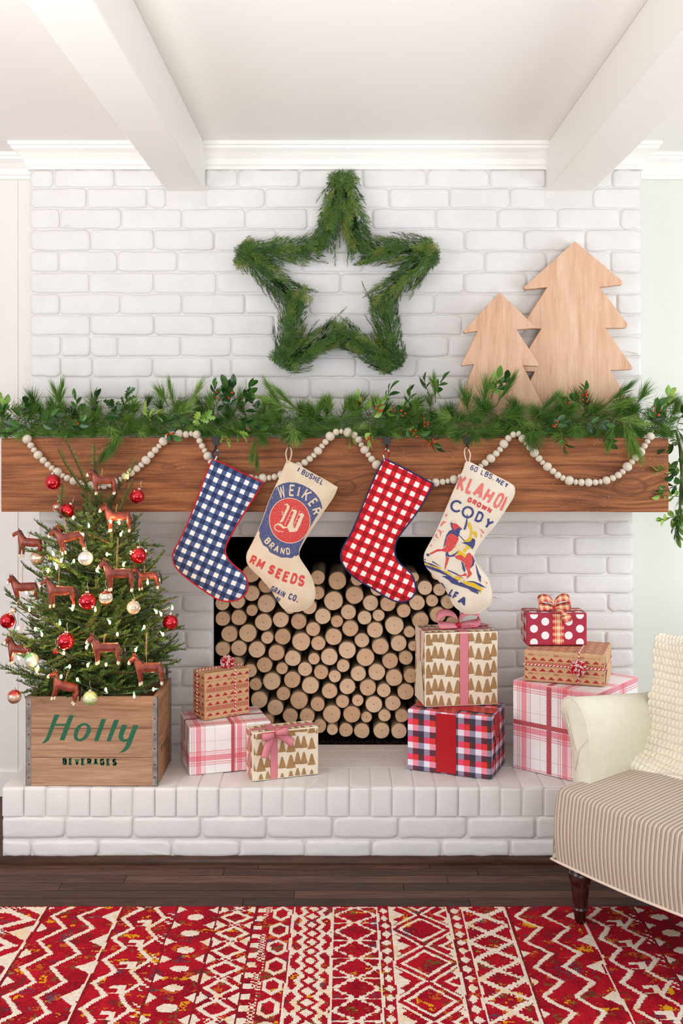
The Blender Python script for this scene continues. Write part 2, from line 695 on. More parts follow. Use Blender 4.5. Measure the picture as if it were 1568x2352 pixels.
def stain(t, v, c):
    f = t.noise(v, 26, 4, .6)
    return t.mix(t.ramp(f, [(.42, (0, 0, 0)), (.75, (70, 70, 70))]), c, (206, 170, 130))


def canvas(name, c, c2):
    t = NT(name, .85, .1)
    v = t.coord('Object')
    nz = t.noise(v, 16, 3)
    t.col(t.ramp(nz, [(.3, c), (.72, c2)]))
    w = t.math('ADD', t.math('SINE', t.math('MULTIPLY', t.sep(v)[0], 5200)), t.math('SINE', t.math('MULTIPLY', t.sep(v)[2], 5200)))
    return t.bump(t.math('ADD', t.math('MULTIPLY', w, .2), t.noise(v, 120, 3)), .3, .0015).m


M['canvas_a'] = canvas('seed_sack_canvas', (222, 200, 172), (232, 214, 190))
M['canvas_b'] = canvas('pale_sack_canvas', (228, 214, 194), (238, 226, 208))


def ink(name, c, wear=.35, back=(226, 206, 180)):
    t = NT(name, .85, .1)
    v = t.coord('Object')
    nz = t.noise(v, 420, 2, .6)
    n2 = t.noise(v, 40, 3)
    f = t.math('MULTIPLY', t.ramp(nz, [(.45, (0, 0, 0)), (.72, (255, 255, 255))]), wear)
    t.col(t.mix(t.math('MULTIPLY', f, t.math('ADD', n2, .4)), c, back))
    return t.m


M['ink_blue'] = ink('navy_sack_ink', (62, 76, 126))
M['ink_red'] = ink('faded_red_sack_ink', (206, 58, 62))
M['ink_pink'] = ink('worn_red_sack_ink', (226, 104, 104), .55)
M['ink_cream'] = ink('cream_unprinted_canvas', (226, 206, 178), .1)
M['ink_yellow'] = ink('mustard_sack_ink', (222, 182, 44), .2)
M['ink_navy'] = ink('dark_navy_sack_ink', (52, 62, 120), .25)
M['ink_green'] = ink('green_crate_ink', (24, 104, 80), .35, (164, 118, 84))


def gingham(name, light, mid, dark, pitch, ang, ph=(0, 0)):
    """woven check: colour only, in the stocking's own plane"""
    t = NT(name, .75, .15)
    v = t.coord('Object', (1, 1, 1), (0, ang, 0))
    s = t.sep(v)
    wob = t.math('MULTIPLY', t.math('SUBTRACT', t.noise(v, 14, 2), .5), .008)
    def band(c, p):
        f = t.math('FRACT', t.math('ADD', t.math('DIVIDE', t.math('ADD', c, wob), pitch), 50 + p))
        return t.math('GREATER_THAN', f, .485)
    a, b = band(s[0], ph[0]), band(s[2], ph[1])
    sm = t.math('ADD', a, b)
    n2 = t.noise(v, 60, 3)
    dk = t.mix(n2, dark, mid)
    dk = t.mix(.35, dark, dk)
    c = t.mix(t.math('GREATER_THAN', sm, .5), light, t.mix(n2, mid, tuple(min(255, x * 1.12) for x in mid)))
    c = t.mix(t.math('GREATER_THAN', sm, 1.5), c, dk)
    t.col(c)
    return t.bump(t.noise(v, 260, 2), .2, .001).m


M['ging_blue'] = gingham('navy_white_check_cotton', (240, 236, 230), (74, 90, 130), (38, 44, 78), .0356, math.radians(-24))
M['ging_red'] = gingham('red_white_check_cotton', (244, 238, 232), (198, 34, 44), (142, 22, 30), .0378, math.radians(-25), (.35, .2))
M['piping_red'] = plain('red_piping', (186, 20, 34), .6)
M['piping_navy'] = plain('navy_piping', (38, 38, 84), .6)
# ---------------------------------------------------------------- the room
YW = 4.138            # front of the chimney breast
YH = 3.636            # front of the hearth
YR = 4.30             # wall of the recesses beside the breast
HT = 0.24             # top of the hearth
CEIL = 2.612
SW = F / YW


def wx(px, D=YW): return (px - CX) * D / F
def wz(py, D=YW): return CZ - (py - CY) * D / F


def struct(o, label=None):
    o['kind'] = 'structure'
    if label: o['label'] = label
    return o


# floor: a sub floor with single planks on it
b = MB(); b.box((-3.2, -2.6, FLOOR - .06), (3.0, YR + .1, FLOOR - .012))
floor = struct(b.build('floor', M['floor']), 'dark brown hardwood floor in front of the hearth')
rg = random.Random(3)
PW = .057
y = 3.64
row = 0
while y > 2.95:
    x = -1.9 - rg.random() * .8
    while x < 2.1:
        L = rg.uniform(.55, 1.15)
        bb = MB(); bb.box((0, -PW + .0014, -.012), (L - .002, -.0014, 0))
        o = bb.build('floor_plank', M['floor'], floor, loc=(x, y, FLOOR - rg.random() * .0005))
        x += L
    y -= PW
    row += 1
bb = MB(); bb.box((-3.2, -2.6, -.012), (3.0, y, 0)); bb.box((-3.2, 3.64, -.012), (3.0, YR, 0)); bb.box((-3.2, y, -.012), (-2.75, 3.64, 0))
bb.build('floor_board', M['floor'], floor, loc=(0, 0, FLOOR - .001))

# ceiling, beams and crowns
b = MB(); b.box((-3.2, -2.6, CEIL), (3.0, YR + .1, CEIL + .1))
struct(b.build('ceiling', M['ceiling']), 'smooth white ceiling above the beams')
BZ = 2.43
for i, (xa, xb, lab) in enumerate(((wx(383), wx(472), 'white boxed ceiling beam running out over the left of the room'),
                                    (wx(1253), wx(1360), 'white boxed ceiling beam running out over the right of the room'))):
    b = MB(); b.box((xa, -2.6, BZ), (xb, YW + .002, CEIL))
    struct(bevel(b.build('ceiling_beam', M['white_paint']), .004), lab)


def crown(name, pts, prof, mat=None):
    """profile (out, z) swept along a plan polyline with mitred corners; out is to the right of travel"""
    n = len(prof)
    vs, fs = [], []
    for i, p in enumerate(pts):
        p = Vector(p)
        d0 = (p - Vector(pts[i - 1])).normalized() if i else None
        d1 = (Vector(pts[i + 1]) - p).normalized() if i < len(pts) - 1 else None
        nn = []
        for d in (d0, d1):
            if d is not None:
                nn.append(Vector((d.y, -d.x)))
        if len(nn) == 2:
            m = (nn[0] + nn[1]).normalized()
            m = m / max(.2, m.dot(nn[0]))
        else:
            m = nn[0]
        for (o_, z) in prof:
            vs.append((p.x + m.x * o_, p.y + m.y * o_, z))
    for i in range(len(pts) - 1):
        for k in range(n - 1):
            fs.append((i * n + k, (i + 1) * n + k, (i + 1) * n + k + 1, i * n + k + 1))
    b = MB(); b.add(vs, fs)
    o = b.build(name, mat or M['white_paint'])
    sm = o.modifiers.new('solid', 'SOLIDIFY'); sm.thickness = .004
    return struct(o)


XL, XR = wx(70), wx(1470)       # chimney breast sides
CP = [(0.002, CEIL - .098), (.010, CEIL - .098), (.012, CEIL - .086), (.018, CEIL - .080), (.022, CEIL - .060), (.040, CEIL - .038), (.058, CEIL - .026), (.060, CEIL - .016), (.068, CEIL - .014), (.070, CEIL)]
XBL = (wx(383), wx(472)); XBR = (wx(1253), wx(1360))
crown('trim_1', [(-2.9, YR), (XL, YR), (XL, YW), (XBL[0], YW)], CP)
crown('trim_2', [(XBL[1], YW), (XBR[0], YW)], CP)
crown('trim_3', [(XBR[1], YW), (XR, YW), (XR, YR), (2.7, YR)], CP)

# recess walls, side walls with their windows
b = MB(); b.box((-2.9, YR, FLOOR), (XL + .05, YR + .1, CEIL))
wl = struct(b.build('wall_left', M['wall_l']), 'smooth off-white panelled wall left of the chimney')
for px in (40, -120, -280, -440):
    x = (px - CX) * YR / F
    q = MB(); q.box((x - .0025, -.004, FLOOR), (x + .0025, .001, CEIL - .1))
    q.build('panel_batten', M['wall_l'], wl, loc=(0, YR, 0))
b = MB(); b.box((XR - .05, YR, FLOOR), (2.7, YR + .1, CEIL))
struct(b.build('wall_right', M['wall_r']), 'smooth pale wall right of the chimney')


def window_wall(name, x, ys, mat, wname):
    b = MB()
    y0, y1 = ys
    t = .1 if x > 0 else -.1
    xa, xb = sorted((x, x + t))
    za, zb = .75, 2.25
    b.box((xa, -2.6, FLOOR), (xb, YR + .1, za)); b.box((xa, -2.6, zb), (xb, YR + .1, CEIL))
    b.box((xa, -2.6, za), (xb, y0, zb)); b.box((xa, y1, za), (xb, YR + .1, zb))
    struct(b.build(name, mat))
    w = bpy.data.objects.new(wname, None); COL.objects.link(w); w['kind'] = 'structure'
    f = MB()
    for (a0, a1, c0, c1) in ((y0, y1, za, za + .06), (y0, y1, zb - .06, zb), (y0, y0 + .06, za, zb), (y1 - .06, y1, za, zb), ((y0 + y1) / 2 - .02, (y0 + y1) / 2 + .02, za, zb), (y0, y1, 1.48, 1.51)):
        f.box((xa + .02, a0, c0), (xb - .02, a1, c1))
    f.build('window_frame', M['white_paint'], w)


window_wall('wall_left_side', -2.9, (.4, 2.6), M['wall_l'], 'window_1')
window_wall('wall_right_side', 2.7, (2.2, 3.6), M['wall_r'], 'window_2')

# chimney breast: mortar body with the firebox opening, then every brick of its own
FX0, FX1, FZ1 = wx(490), wx(1056), wz(1233)
ZL = 1.19   # the lower wall stops under the mantel
b = MB()
b.box((XL, YW, ZL), (XR, YR + .05, CEIL))
b.box((XL + .035, YW, FLOOR), (FX0, YR + .05, ZL)); b.box((FX1, YW, FLOOR), (XR - .03, YR + .05, ZL))
b.box((FX0, YW, FZ1), (FX1, YR + .05, ZL))
b.box((FX0, YW, FLOOR), (FX1, YR + .05, HT - .012))
wall = struct(b.build('wall_back', M['mortar']), 'white painted brick chimney breast above and beside the firebox')

b = MB()
y1 = YW + .52
b.box((FX0 - .02, YW + .012, HT - .03), (FX0, y1, FZ1 + .02)); b.box((FX1, YW + .012, HT - .03), (FX1 + .02, y1, FZ1 + .02))
b.box((FX0 - .02, y1, HT - .03), (FX1 + .02, y1 + .02, FZ1 + .02)); b.box((FX0, YW + .012, FZ1), (FX1, y1, FZ1 + .02)); b.box((FX0, YW + .012, HT - .03), (FX1, y1, HT - .006))
struct(b.build('wall_firebox', M['soot']), 'black sooty inside of the fireplace')


def brick_mesh(w, h, d, rg, cr=None, jit=.0022, n=5, back=0.0):
    """one painted brick: w along x, h along z, proud by d towards -y"""
    cr = cr or [rg.uniform(.006, .02) for _ in range(4)]
    out = []
    hw, hh = w / 2, h / 2
    for (sx, sz, r, a0) in ((1, 1, cr[0], 0), (-1, 1, cr[1], PI / 2), (-1, -1, cr[2], PI), (1, -1, cr[3], 1.5 * PI)):
        r = min(r, hw * .8, hh * .8)
        for k in range(3):
            a = a0 + (PI / 2) * k / 2
            out.append((sx * (hw - r) + r * math.cos(a), sz * (hh - r) + r * math.sin(a)))
        if sz == 1 and sx == 1 or sz == -1 and sx == -1:   # points along the long sides
            for k in range(1, n):
                out.append((sx * (hw - r) - sx * (2 * hw - 2 * r) * k / n, sz * hh))
    N = len(out)
    out = [(x + rg.uniform(-jit, jit) * .7, z + rg.uniform(-jit, jit)) for x, z in out]
    ph = rg.random() * 50
    vs = []
    rings = [(1.0, back, 0), (1.0, -d * .35, 0), (None, -d * .9, .0038), (None, -d * 1.06, .012)]
    for (s, yy, ins) in rings:
        for (x, z) in out:
            fx = max(0, 1 - ins / hw) if s is None else 1
            fz = max(0, 1 - ins / hh) if s is None else 1
            vs.append((x * fx, yy + (noise.noise((x * 30 + ph, z * 30, ph)) * .0016 if yy < 0 else 0), z * fz))
    vs.append((0, -d * 1.07, 0))
    fs = []
    for j in range(3):
        for k in range(N):
            k2 = (k + 1) % N
            fs.append((j * N + k, (j + 1) * N + k, (j + 1) * N + k2, j * N + k2))
    c = len(vs) - 1
    for k in range(N):
        fs.append((3 * N + k, c, 3 * N + (k + 1) % N))
    bb = MB(); bb.add(vs, [tuple(reversed(f)) for f in fs])
    return bb.mesh('brick', M['brick'], True)


def lay(x0, x1, z0, z1, yf, parent, rg, d=.0062, joint=.0055, deep=None):
    w, h = x1 - x0 - joint, z1 - z0 - joint
    if w < .012 or h < .008:
        return
    dd = d * rg.uniform(.75, 1.25)
    put('brick', brick_mesh(w, h, dd, rg, back=.004), parent, loc=((x0 + x1) / 2, yf, (z0 + z1) / 2 + rg.uniform(-.001, .001)))


rg = random.Random(11)
ROWS = [(368, 389, [197]), (389, 432, [124, 263]), (432, 479, [200, 338, 382, 472]), (479, 527, [138, 279, 417]), (527, 577, [208, 354, 492]),
        (577, 626, [136, 270, 408]), (626, 675, [206, 353, 498]), (675, 723, [138, 276, 418, 563]), (723, 771, [208, 354, 491]), (771, 820, [140, 208, 271, 415, 532]),
        (820, 867, [141, 213, 351, 487, 532]), (867, 916, [209, 318, 428, 566]), (916, 965, [150, 290])]
for r, (ya, yb, js) in enumerate(ROWS):
    js = list(js)
    while js[-1] < 1470:
        step = 141 + rg.uniform(-5, 6)
        if rg.random() < .07: step = 72
        js.append(js[-1] + step)
    js = [70] + [j for j in js if j < 1440] + [1472]
    for a, c in zip(js, js[1:]):
        xa, xc = wx(a), wx(c)
        za, zb = wz(yb), wz(ya)
        # where a beam meets the wall the bricks run on under it
        if zb > BZ:
            for (s0, s1) in ((XL, XBL[0]), (XBL[1], XBR[0]), (XBR[1], XR + .002)):
                p, q = max(xa, s0), min(xc, s1)
                if q - p > .02:
                    lay(p, q, za, zb, YW, wall, rg)
        else:
            lay(xa, xc, za, zb, YW, wall, rg)

# under the mantel: smooth ledge, header course over the firebox, then the side piers
b = MB(); b.box((wx(98), -.020, wz(1195)), (wx(1450), 0, wz(1168)))
bevel(b.build('ledge', M['white_paint'], wall, loc=(0, YW, 0)), .003)
js = [98, 160, 292, 420, 552, 684, 816, 948, 1080, 1242, 1388, 1453]
for a, c in zip(js, js[1:]):
    lay(wx(a), wx(c), wz(1232), wz(1197), YW, wall, rg, d=.007)
ys = [1232, 1277, 1320, 1363, 1406, 1448, 1491, 1534, 1577, 1620, 1664, 1708]
for r, (ya, yb) in enumerate(zip(ys, ys[1:])):
    if r % 2 == 0:
        R = [1058, 1185, 1320, 1453]; L = [98, 215, 352, 489]
    else:
        R = [1058, 1120, 1254, 1392, 1453]; L = [98, 150, 284, 421, 489]
    for js in (R, L):
        jj = [js[0]] + [j + rg.uniform(-4, 4) for j in js[1:-1]] + [js[-1] + rg.uniform(-1, 2)]
        for a, c in zip(jj, jj[1:]):
            lay(wx(a), wx(c), wz(yb), wz(ya), YW, wall, rg, d=.0065)

# ---------------------------------------------------------------- hearth
HX0, HX1 = (4 - CX) * YH / F, 1.16
b = MB()
b.box((HX0 + .004, YH + .0045, FLOOR), (HX1 - .006, YW, HT - .0022))
hearth = struct(b.build('hearth', M['mortar']), 'raised hearth of white painted brick')
HS = F / YH
def hx(px): return (px - CX) / HS
def hz(py): return CZ - (py - CY) / HS
rg = random.Random(5)


def rowlock(w, h, dp, rg):
    """brick on edge whose end shows at the front and whose edge is the hearth top"""
    bb = MB()
    nx, nz = 4, 4
    r = .006
    def pt(u, v, s):      # front face grid
        return None
    hw = w / 2
    prof = [(.0, 0), (.0, h - .012), (.002, h - .005), (.007, h - .001), (.014, h), (dp * .5, h), (dp, h)]
    xs = [(-hw, .004), (-hw + .003, .0012), (-hw + .010, 0), (0, -.0006), (hw - .010, 0), (hw - .003, .0012), (hw, .004)]
    vs = []
    ph = rg.random() * 40
    for i, (yy, zz) in enumerate(prof):
        for j, (xx, ins) in enumerate(xs):
            nn = noise.noise((xx * 40 + ph, yy * 25 + zz * 25, ph)) * .0014
            if i <= 1:
                vs.append((xx, yy + ins + nn, zz))
            elif i <= 3:
                vs.append((xx, yy + ins * .7 + nn, zz - ins * .7))
            else:
                vs.append((xx, yy, zz - ins * .35 + nn * .5))
    n = len(xs)
    fs = []
    for i in range(len(prof) - 1):
        for j in range(n - 1):
            fs.append((i * n + j, i * n + j + 1, (i + 1) * n + j + 1, (i + 1) * n + j))
    # side skirts
    vs2 = [(x, .012, z) if False else (x, y, z) for (x, y, z) in vs]
    bb.add(vs2, fs)
    return bb.mesh('brick', M['brick'], True)


x = hx(4)
k = 0
while x < HX1 - .02:
    w = .0755 + rg.uniform(-.003, .003)
    w = min(w, HX1 - x)
    put('brick', rowlock(w - .0036, .098 + rg.uniform(-.002, .001), .215, rg), hearth, loc=(x + w / 2, YH - rg.uniform(-.002, .003), HT - .0985))
    x += w
# the slab of bricks laid flat behind them
x = hx(4) + .01
while x < HX1 - .03:
    w = min(.20 + rg.uniform(-.01, .01), HX1 - x)
    for (ya, yb) in ((YH + .222, YH + .322), (YH + .322, YH + .422), (YH + .422, YW)):
        off = .1 if ya == YH + .322 else 0
        bb = MB(); bb.box((-w / 2 + .0008, -(yb - ya) / 2 + .0008, -.012), (w / 2 - .0008, (yb - ya) / 2 - .0008, rg.uniform(-.0005, .001)))
        o = bb.build('brick', M['brick'], hearth, loc=(min(x + w / 2 + off, HX1 - w / 2), (ya + yb) / 2, HT - .002))
        bevel(o, .0015)
    x += w
for (ya, yb, start, step) in ((1875, 1927, [150, 306, 462, 612, 765], 153), (1929, 1969, [72, 227, 395, 551, 701], 157)):
    js = list(start)
    while js[-1] < 1500: js.append(js[-1] + step + rg.uniform(-6, 6))
    js = [4] + js
    for a, c in zip(js, js[1:]):
        xa, xc = hx(a), min(hx(c), HX1)
        if xc - xa > .03:
            lay(xa, xc, hz(yb), hz(ya), YH + .0045, hearth, rg, d=.0075, joint=.0065)
b = MB()
b.tube([(HX0 - .02, YH - .004, FLOOR + .004), (HX1 + .02, YH - .004, FLOOR + .004)], .019, 14)
struct(b.build('baseboard_hearth', M['floor_trim'], smooth=True), 'dark wood moulding at the foot of the hearth')
b = MB(); b.box((-2.9, YR - .012, FLOOR), (XL, YR, FLOOR + .1)); b.box((XR, YR - .012, FLOOR), (2.7, YR, FLOOR + .1))
struct(b.build('baseboard_back', M['white_paint']))

# cinders under the wood: uncountable
rg = random.Random(8)
b = MB()
for i in range(900):
    c = (rg.uniform(FX0 + .02, FX1 - .02), rg.uniform(YW + .004, YW + .13), HT - .006 + rg.random() * .008)
    b.sphere(c, rg.uniform(.003, .006), 5, 3, sc=(rg.uniform(.7, 1.3), rg.uniform(.7, 1.3), rg.uniform(.6, 1)))
for i in range(160):
    c = (rg.uniform(FX0 + .4, FX1 - .02), rg.uniform(YW + .004, YW + .03), HT + rg.random() * .004)
    b.sphere(c, rg.uniform(.003, .006), 5, 3)
tag(b.build('black_cinders', plain('black_cinder', (32, 26, 24), .9, .1, var=.3)), 'black cinders strewn along the firebox floor under the logs', 'cinders', kind='stuff')

# bricks on the returns of the chimney breast and the left end of the hearth


def side_brick(x, y0, y1_, z0, z1, parent, sg, d=.006):
    o = put('brick', brick_mesh(y1_ - y0 - .005, z1 - z0 - .0055, d, rg, back=.004), parent, loc=(x, (y0 + y1_) / 2, (z0 + z1) / 2))
    o.rotation_euler = (0, 0, -PI / 2 if sg < 0 else PI / 2)


rg = random.Random(66)
for r, (ya, yb, js) in enumerate(ROWS):
    if r: side_brick(XL, YW + .002, YR, wz(yb), wz(ya), wall, -1); side_brick(XR, YW + .002, YR, wz(yb), wz(ya), wall, 1)
for (ya, yb) in zip(ys, ys[1:]):
    side_brick(XL + .035, YW + .002, YR, wz(yb), wz(ya), wall, -1); side_brick(XR - .03, YW + .002, YR, wz(yb), wz(ya), wall, 1)
for (z0, z1) in ((FLOOR, hz(1928)), (hz(1928), HT - .10), (HT - .10, HT - .003)):
    for k in range(3):
        side_brick(HX0 + .004, YH + .01 + k * .162, YH + .01 + (k + 1) * .162, z0, z1, hearth, -1)
        side_brick(HX1 - .006, YH + .01 + k * .162, YH + .01 + (k + 1) * .162, z0, z1, hearth, 1)

# ---------------------------------------------------------------- mantel beam
YM = 3.90
MX0, MX1, MZ0, MZ1 = wx(3, YM), wx(1535, YM), wz(1176, YM), wz(1006, YM)
rg = random.Random(2)
nx, nz = 120, 10
vs, fs = [], []
W_, H_, D_ = MX1 - MX0, MZ1 - MZ0, YW - .004 - YM
loop = [(0, t / 10) for t in range(11)] + [(t / 6, 1) for t in range(1, 7)] + [(1, 1 - t / 2) for t in range(1, 3)] + [(1 - t / 4, 0) for t in range(1, 4)]
for i in range(nx + 1):
    x = -W_ / 2 + W_ * i / nx
    for (u, v) in loop:
        yy, zz = u * D_, (v - .5) * H_
        if u == 0:
            yy += noise.noise((x * 4, zz * 30, 3)) * .0018 + noise.noise((x * 1.2, zz * 6, 9)) * .002
            if v in (0, 1): yy += .003
        if v == 1: zz += noise.noise((x * 3, 2, 8)) * .002
        if v == 0: zz += noise.noise((x * 3, 5, 8)) * .002
        if u == 1: yy = D_
        vs.append((x, yy, zz))
n = len(loop)
for i in range(nx):
    for k in range(n):
        k2 = (k + 1) % n
        fs.append((i * n + k, (i + 1) * n + k, (i + 1) * n + k2, i * n + k2))
fs.append(tuple(range(n))); fs.append(tuple(nx * n + k for k in reversed(range(n))))
b = MB(); b.add(vs, fs)
mantel = b.build('mantel_beam', M['mantel'], loc=((MX0 + MX1) / 2, YM, (MZ0 + MZ1) / 2))
tag(mantel, 'thick rough-sawn brown timber mantel across the white brick chimney', 'mantel')
# ---------------------------------------------------------------- firewood: every stick a thing
def crop(lst, x0, y0, s):
    return [(x0 + a / s, y0 + b_ / s, r / s) for a, b_, r in lst]


LOGS = crop([(315, 320, 68), (815, 348, 56), (962, 372, 70), (1110, 370, 52), (418, 415, 62), (318, 468, 62), (818, 466, 52), (935, 527, 76), (1090, 485, 71),
             (1212, 532, 61), (1340, 548, 60), (1460, 600, 53), (1262, 440, 56), (78, 550, 58), (200, 530, 60), (320, 595, 44), (428, 542, 70), (598, 585, 50),
             (750, 568, 58), (860, 642, 62), (1040, 605, 62), (105, 660, 59), (225, 648, 62), (405, 690, 68), (538, 655, 63), (672, 678, 61), (780, 735, 55),
             (963, 678, 49), (1168, 650, 54), (1270, 635, 47), (1063, 730, 65), (1395, 710, 73), (150, 765, 66), (297, 770, 73), (434, 803, 48), (550, 795, 63),
             (690, 830, 71), (932, 790, 66), (1240, 745, 63), (1500, 755, 45), (1145, 820, 60), (1422, 840, 62), (1285, 870, 65), (100, 880, 57), (222, 868, 62),
             (362, 885, 68), (500, 920, 64), (823, 840, 55), (1036, 895, 67), (1170, 945, 73), (1358, 975, 62), (1470, 950, 55), (628, 955, 63), (785, 965, 46),
             (898, 945, 67), (1005, 1010, 50), (415, 1005, 64), (310, 1040, 55), (553, 1037, 46), (722, 1040, 58), (1118, 1070, 62), (1257, 1060, 67), (1385, 1105, 67),
             (1510, 1090, 58), (465, 1120, 71), (610, 1125, 68), (836, 1070, 57), (940, 1087, 48), (1043, 1168, 64), (345, 1160, 52), (755, 1150, 70), (1205, 1180, 66),
             (1325, 1210, 57), (1468, 1212, 66), (375, 1255, 67), (553, 1225, 60), (675, 1265, 72), (905, 1200, 60), (812, 1305, 56), (1003, 1280, 54), (1115, 1272, 45),
             (1230, 1315, 69), (1383, 1305, 69), (505, 1320, 68), (612, 1385, 62), (738, 1405, 62), (925, 1365, 71), (1073, 1375, 67), (1180, 1388, 46), (1315, 1388, 54),
             (1455, 1385, 60), (830, 1458, 56), (920, 1487, 44), (1024, 1485, 56), (1150, 1485, 62), (1300, 1490, 66), (1430, 1502, 62), (270, 1150, 40), (215, 1000, 55)], 480, 1220, 3.267)
LOGS += crop([(590, 300, 76), (930, 260, 80), (760, 460, 112), (965, 490, 96), (640, 685, 120), (858, 650, 96), (1100, 675, 110), (690, 950, 128), (950, 860, 126),
              (1185, 985, 98), (535, 1130, 92), (600, 1340, 80), (860, 1180, 120), (1060, 1180, 100), (760, 1400, 115), (990, 1390, 105), (1190, 1250, 95), (1190, 1460, 100)], 860, 1280, 6.533)
# the ones hidden behind the parcels carry the stack
LOGS += [(p, q, 18) for (p, q) in ((985, 1545), (1022, 1562), (970, 1582), (1005, 1600), (1040, 1605), (975, 1622), (1012, 1640), (1045, 1645), (958, 1650), (985, 1664), (1020, 1680), (1048, 1686),
                                   (510, 1560), (545, 1575), (510, 1600), (546, 1618), (512, 1640), (548, 1658), (585, 1668), (512, 1682), (550, 1692), (590, 1694), (625, 1672), (630, 1696), (662, 1690), (695, 1690))]
keep = []
for L in LOGS:
    L = (L[0], L[1], L[2] * 1.03)
    if all(math.hypot(L[0] - K[0], L[1] - K[1]) > .62 * (L[2] + K[2]) for K in keep) and 505 < L[0] + 12 and L[1] + L[2] < 1722:
        keep.append(list(L))
LOGS = keep
# resolve overlaps
for it in range(90):
    for i in range(len(LOGS)):
        a = LOGS[i]
        for j in range(i):
            c = LOGS[j]
            d = math.hypot(a[0] - c[0], a[1] - c[1])
            o_ = a[2] + c[2] + .4 - d
            if o_ > 0:
                ux, uy = (a[0] - c[0]) / d, (a[1] - c[1]) / d
                s = o_ * .30
                a[0] += ux * s; a[1] += uy * s; c[0] -= ux * s; c[1] -= uy * s
                a[2] -= o_ * .025; c[2] -= o_ * .025
        a[0] = min(max(a[0], 493 + a[2]), 1054 - a[2])
        a[1] = min(a[1], 1698 - a[2])
for it in range(3):
    for i in range(len(LOGS)):
        for j in range(i):
            a, c = LOGS[i], LOGS[j]
            d = math.hypot(a[0] - c[0], a[1] - c[1])
            o_ = a[2] + c[2] - d
            if o_ > 0:
                a[2] -= o_ / 2 + .1; c[2] -= o_ / 2 + .1
LOGS.sort(key=lambda l: l[1])
rowsl = []
for L in LOGS:
    if rowsl and L[1] - rowsl[-1][0][1] < 27: rowsl[-1].append(L)
    else: rowsl.append([L])
ORD = ['first', 'second', 'third', 'fourth', 'fifth', 'sixth', 'seventh', 'eighth', 'ninth', 'tenth', 'eleventh', 'twelfth', 'thirteenth', 'fourteenth', 'fifteenth', 'sixteenth', 'seventeenth', 'eighteenth', 'nineteenth', 'twentieth']
rg = random.Random(21)
DL = YW + .035
for ri, row in enumerate(rowsl):
    row.sort(key=lambda l: l[0])
    for ci, (px, py, r) in enumerate(row):
        D = DL + rg.uniform(-.012, .012)
        R = r * D / F
        c = P(px, py, D)
        sz = 'thin' if r < 15.5 else ('thick' if r > 20.5 else 'middling')
        t = thing('birch_log', '%s cut birch log, %s from the left in the %s row from the top' % (sz, ORD[ci], ORD[ri]), 'log', c, 0, 'birch logs stacked in the fireplace')
        N = 22
        ph = rg.random() * 90
        def rad(a, amp=.05):
            return R * (.965 + amp * noise.noise((math.cos(a) * 1.1 + ph, math.sin(a) * 1.1, ph)))
        L_ = rg.uniform(.30, .36)
        rings = [(0.0, .90), (.002, .985), (.005, 1.0), (.05, .995), (L_ * .6, .98), (L_, .97)]
        vs, fs = [], []
        for (yy, s) in rings:
            for k in range(N):
                a = 2 * PI * k / N
                rr = rad(a) * s
                vs.append((rr * math.cos(a), yy, rr * math.sin(a)))
        for j in range(len(rings) - 1):
            for k in range(N):
                k2 = (k + 1) % N
                fs.append((j * N + k, j * N + k2, (j + 1) * N + k2, (j + 1) * N + k))
        fs.append(tuple((len(rings) - 1) * N + k for k in range(N)))
        b = MB(); b.add(vs, fs)
        b.build('bark', M['log_bark'], t, True)
        b = MB()
        tilt = (rg.uniform(-.06, .06), rg.uniform(-.06, .06))
        vs = [(0, -.0014, 0)]
        for s in (.5, .93, .955):
            for k in range(N):
                a = 2 * PI * k / N
                rr = rad(a) * s
                x_, z_ = rr * math.cos(a), rr * math.sin(a)
                vs.append((x_, -.0012 + (.0010 if s == .955 else 0) + x_ * tilt[0] + z_ * tilt[1] if s < .955 else .003, z_))
        fs = [(0, 1 + (k + 1) % N, 1 + k) for k in range(N)]
        for j in range(2):
            for k in range(N):
                k2 = (k + 1) % N
                fs.append((1 + j * N + k, 1 + j * N + k2, 1 + (j + 1) * N + k2, 1 + (j + 1) * N + k))
        b.add(vs, [tuple(reversed(f)) for f in fs] if False else fs)
        b.build('cut_end', M['log_end'], t, False)
        if rg.random() < .3:      # curl of loose bark
            b = MB()
            a = rg.uniform(-.3, 3.4)
            p0 = Vector((math.cos(a), 0, math.sin(a))) * rad(a)
            pts = [p0 + Vector((math.cos(a + q * .5) * .003 * q, -.004 * q, math.sin(a + q * .5) * .002 * q)) for q in range(4)]
            b.strip([p + Vector((0, 0, .0)) for p in pts], [p + Vector((-math.sin(a), 0, math.cos(a))) * .004 for p in pts])
            b.build('bark_curl', M['log_bark'], t)
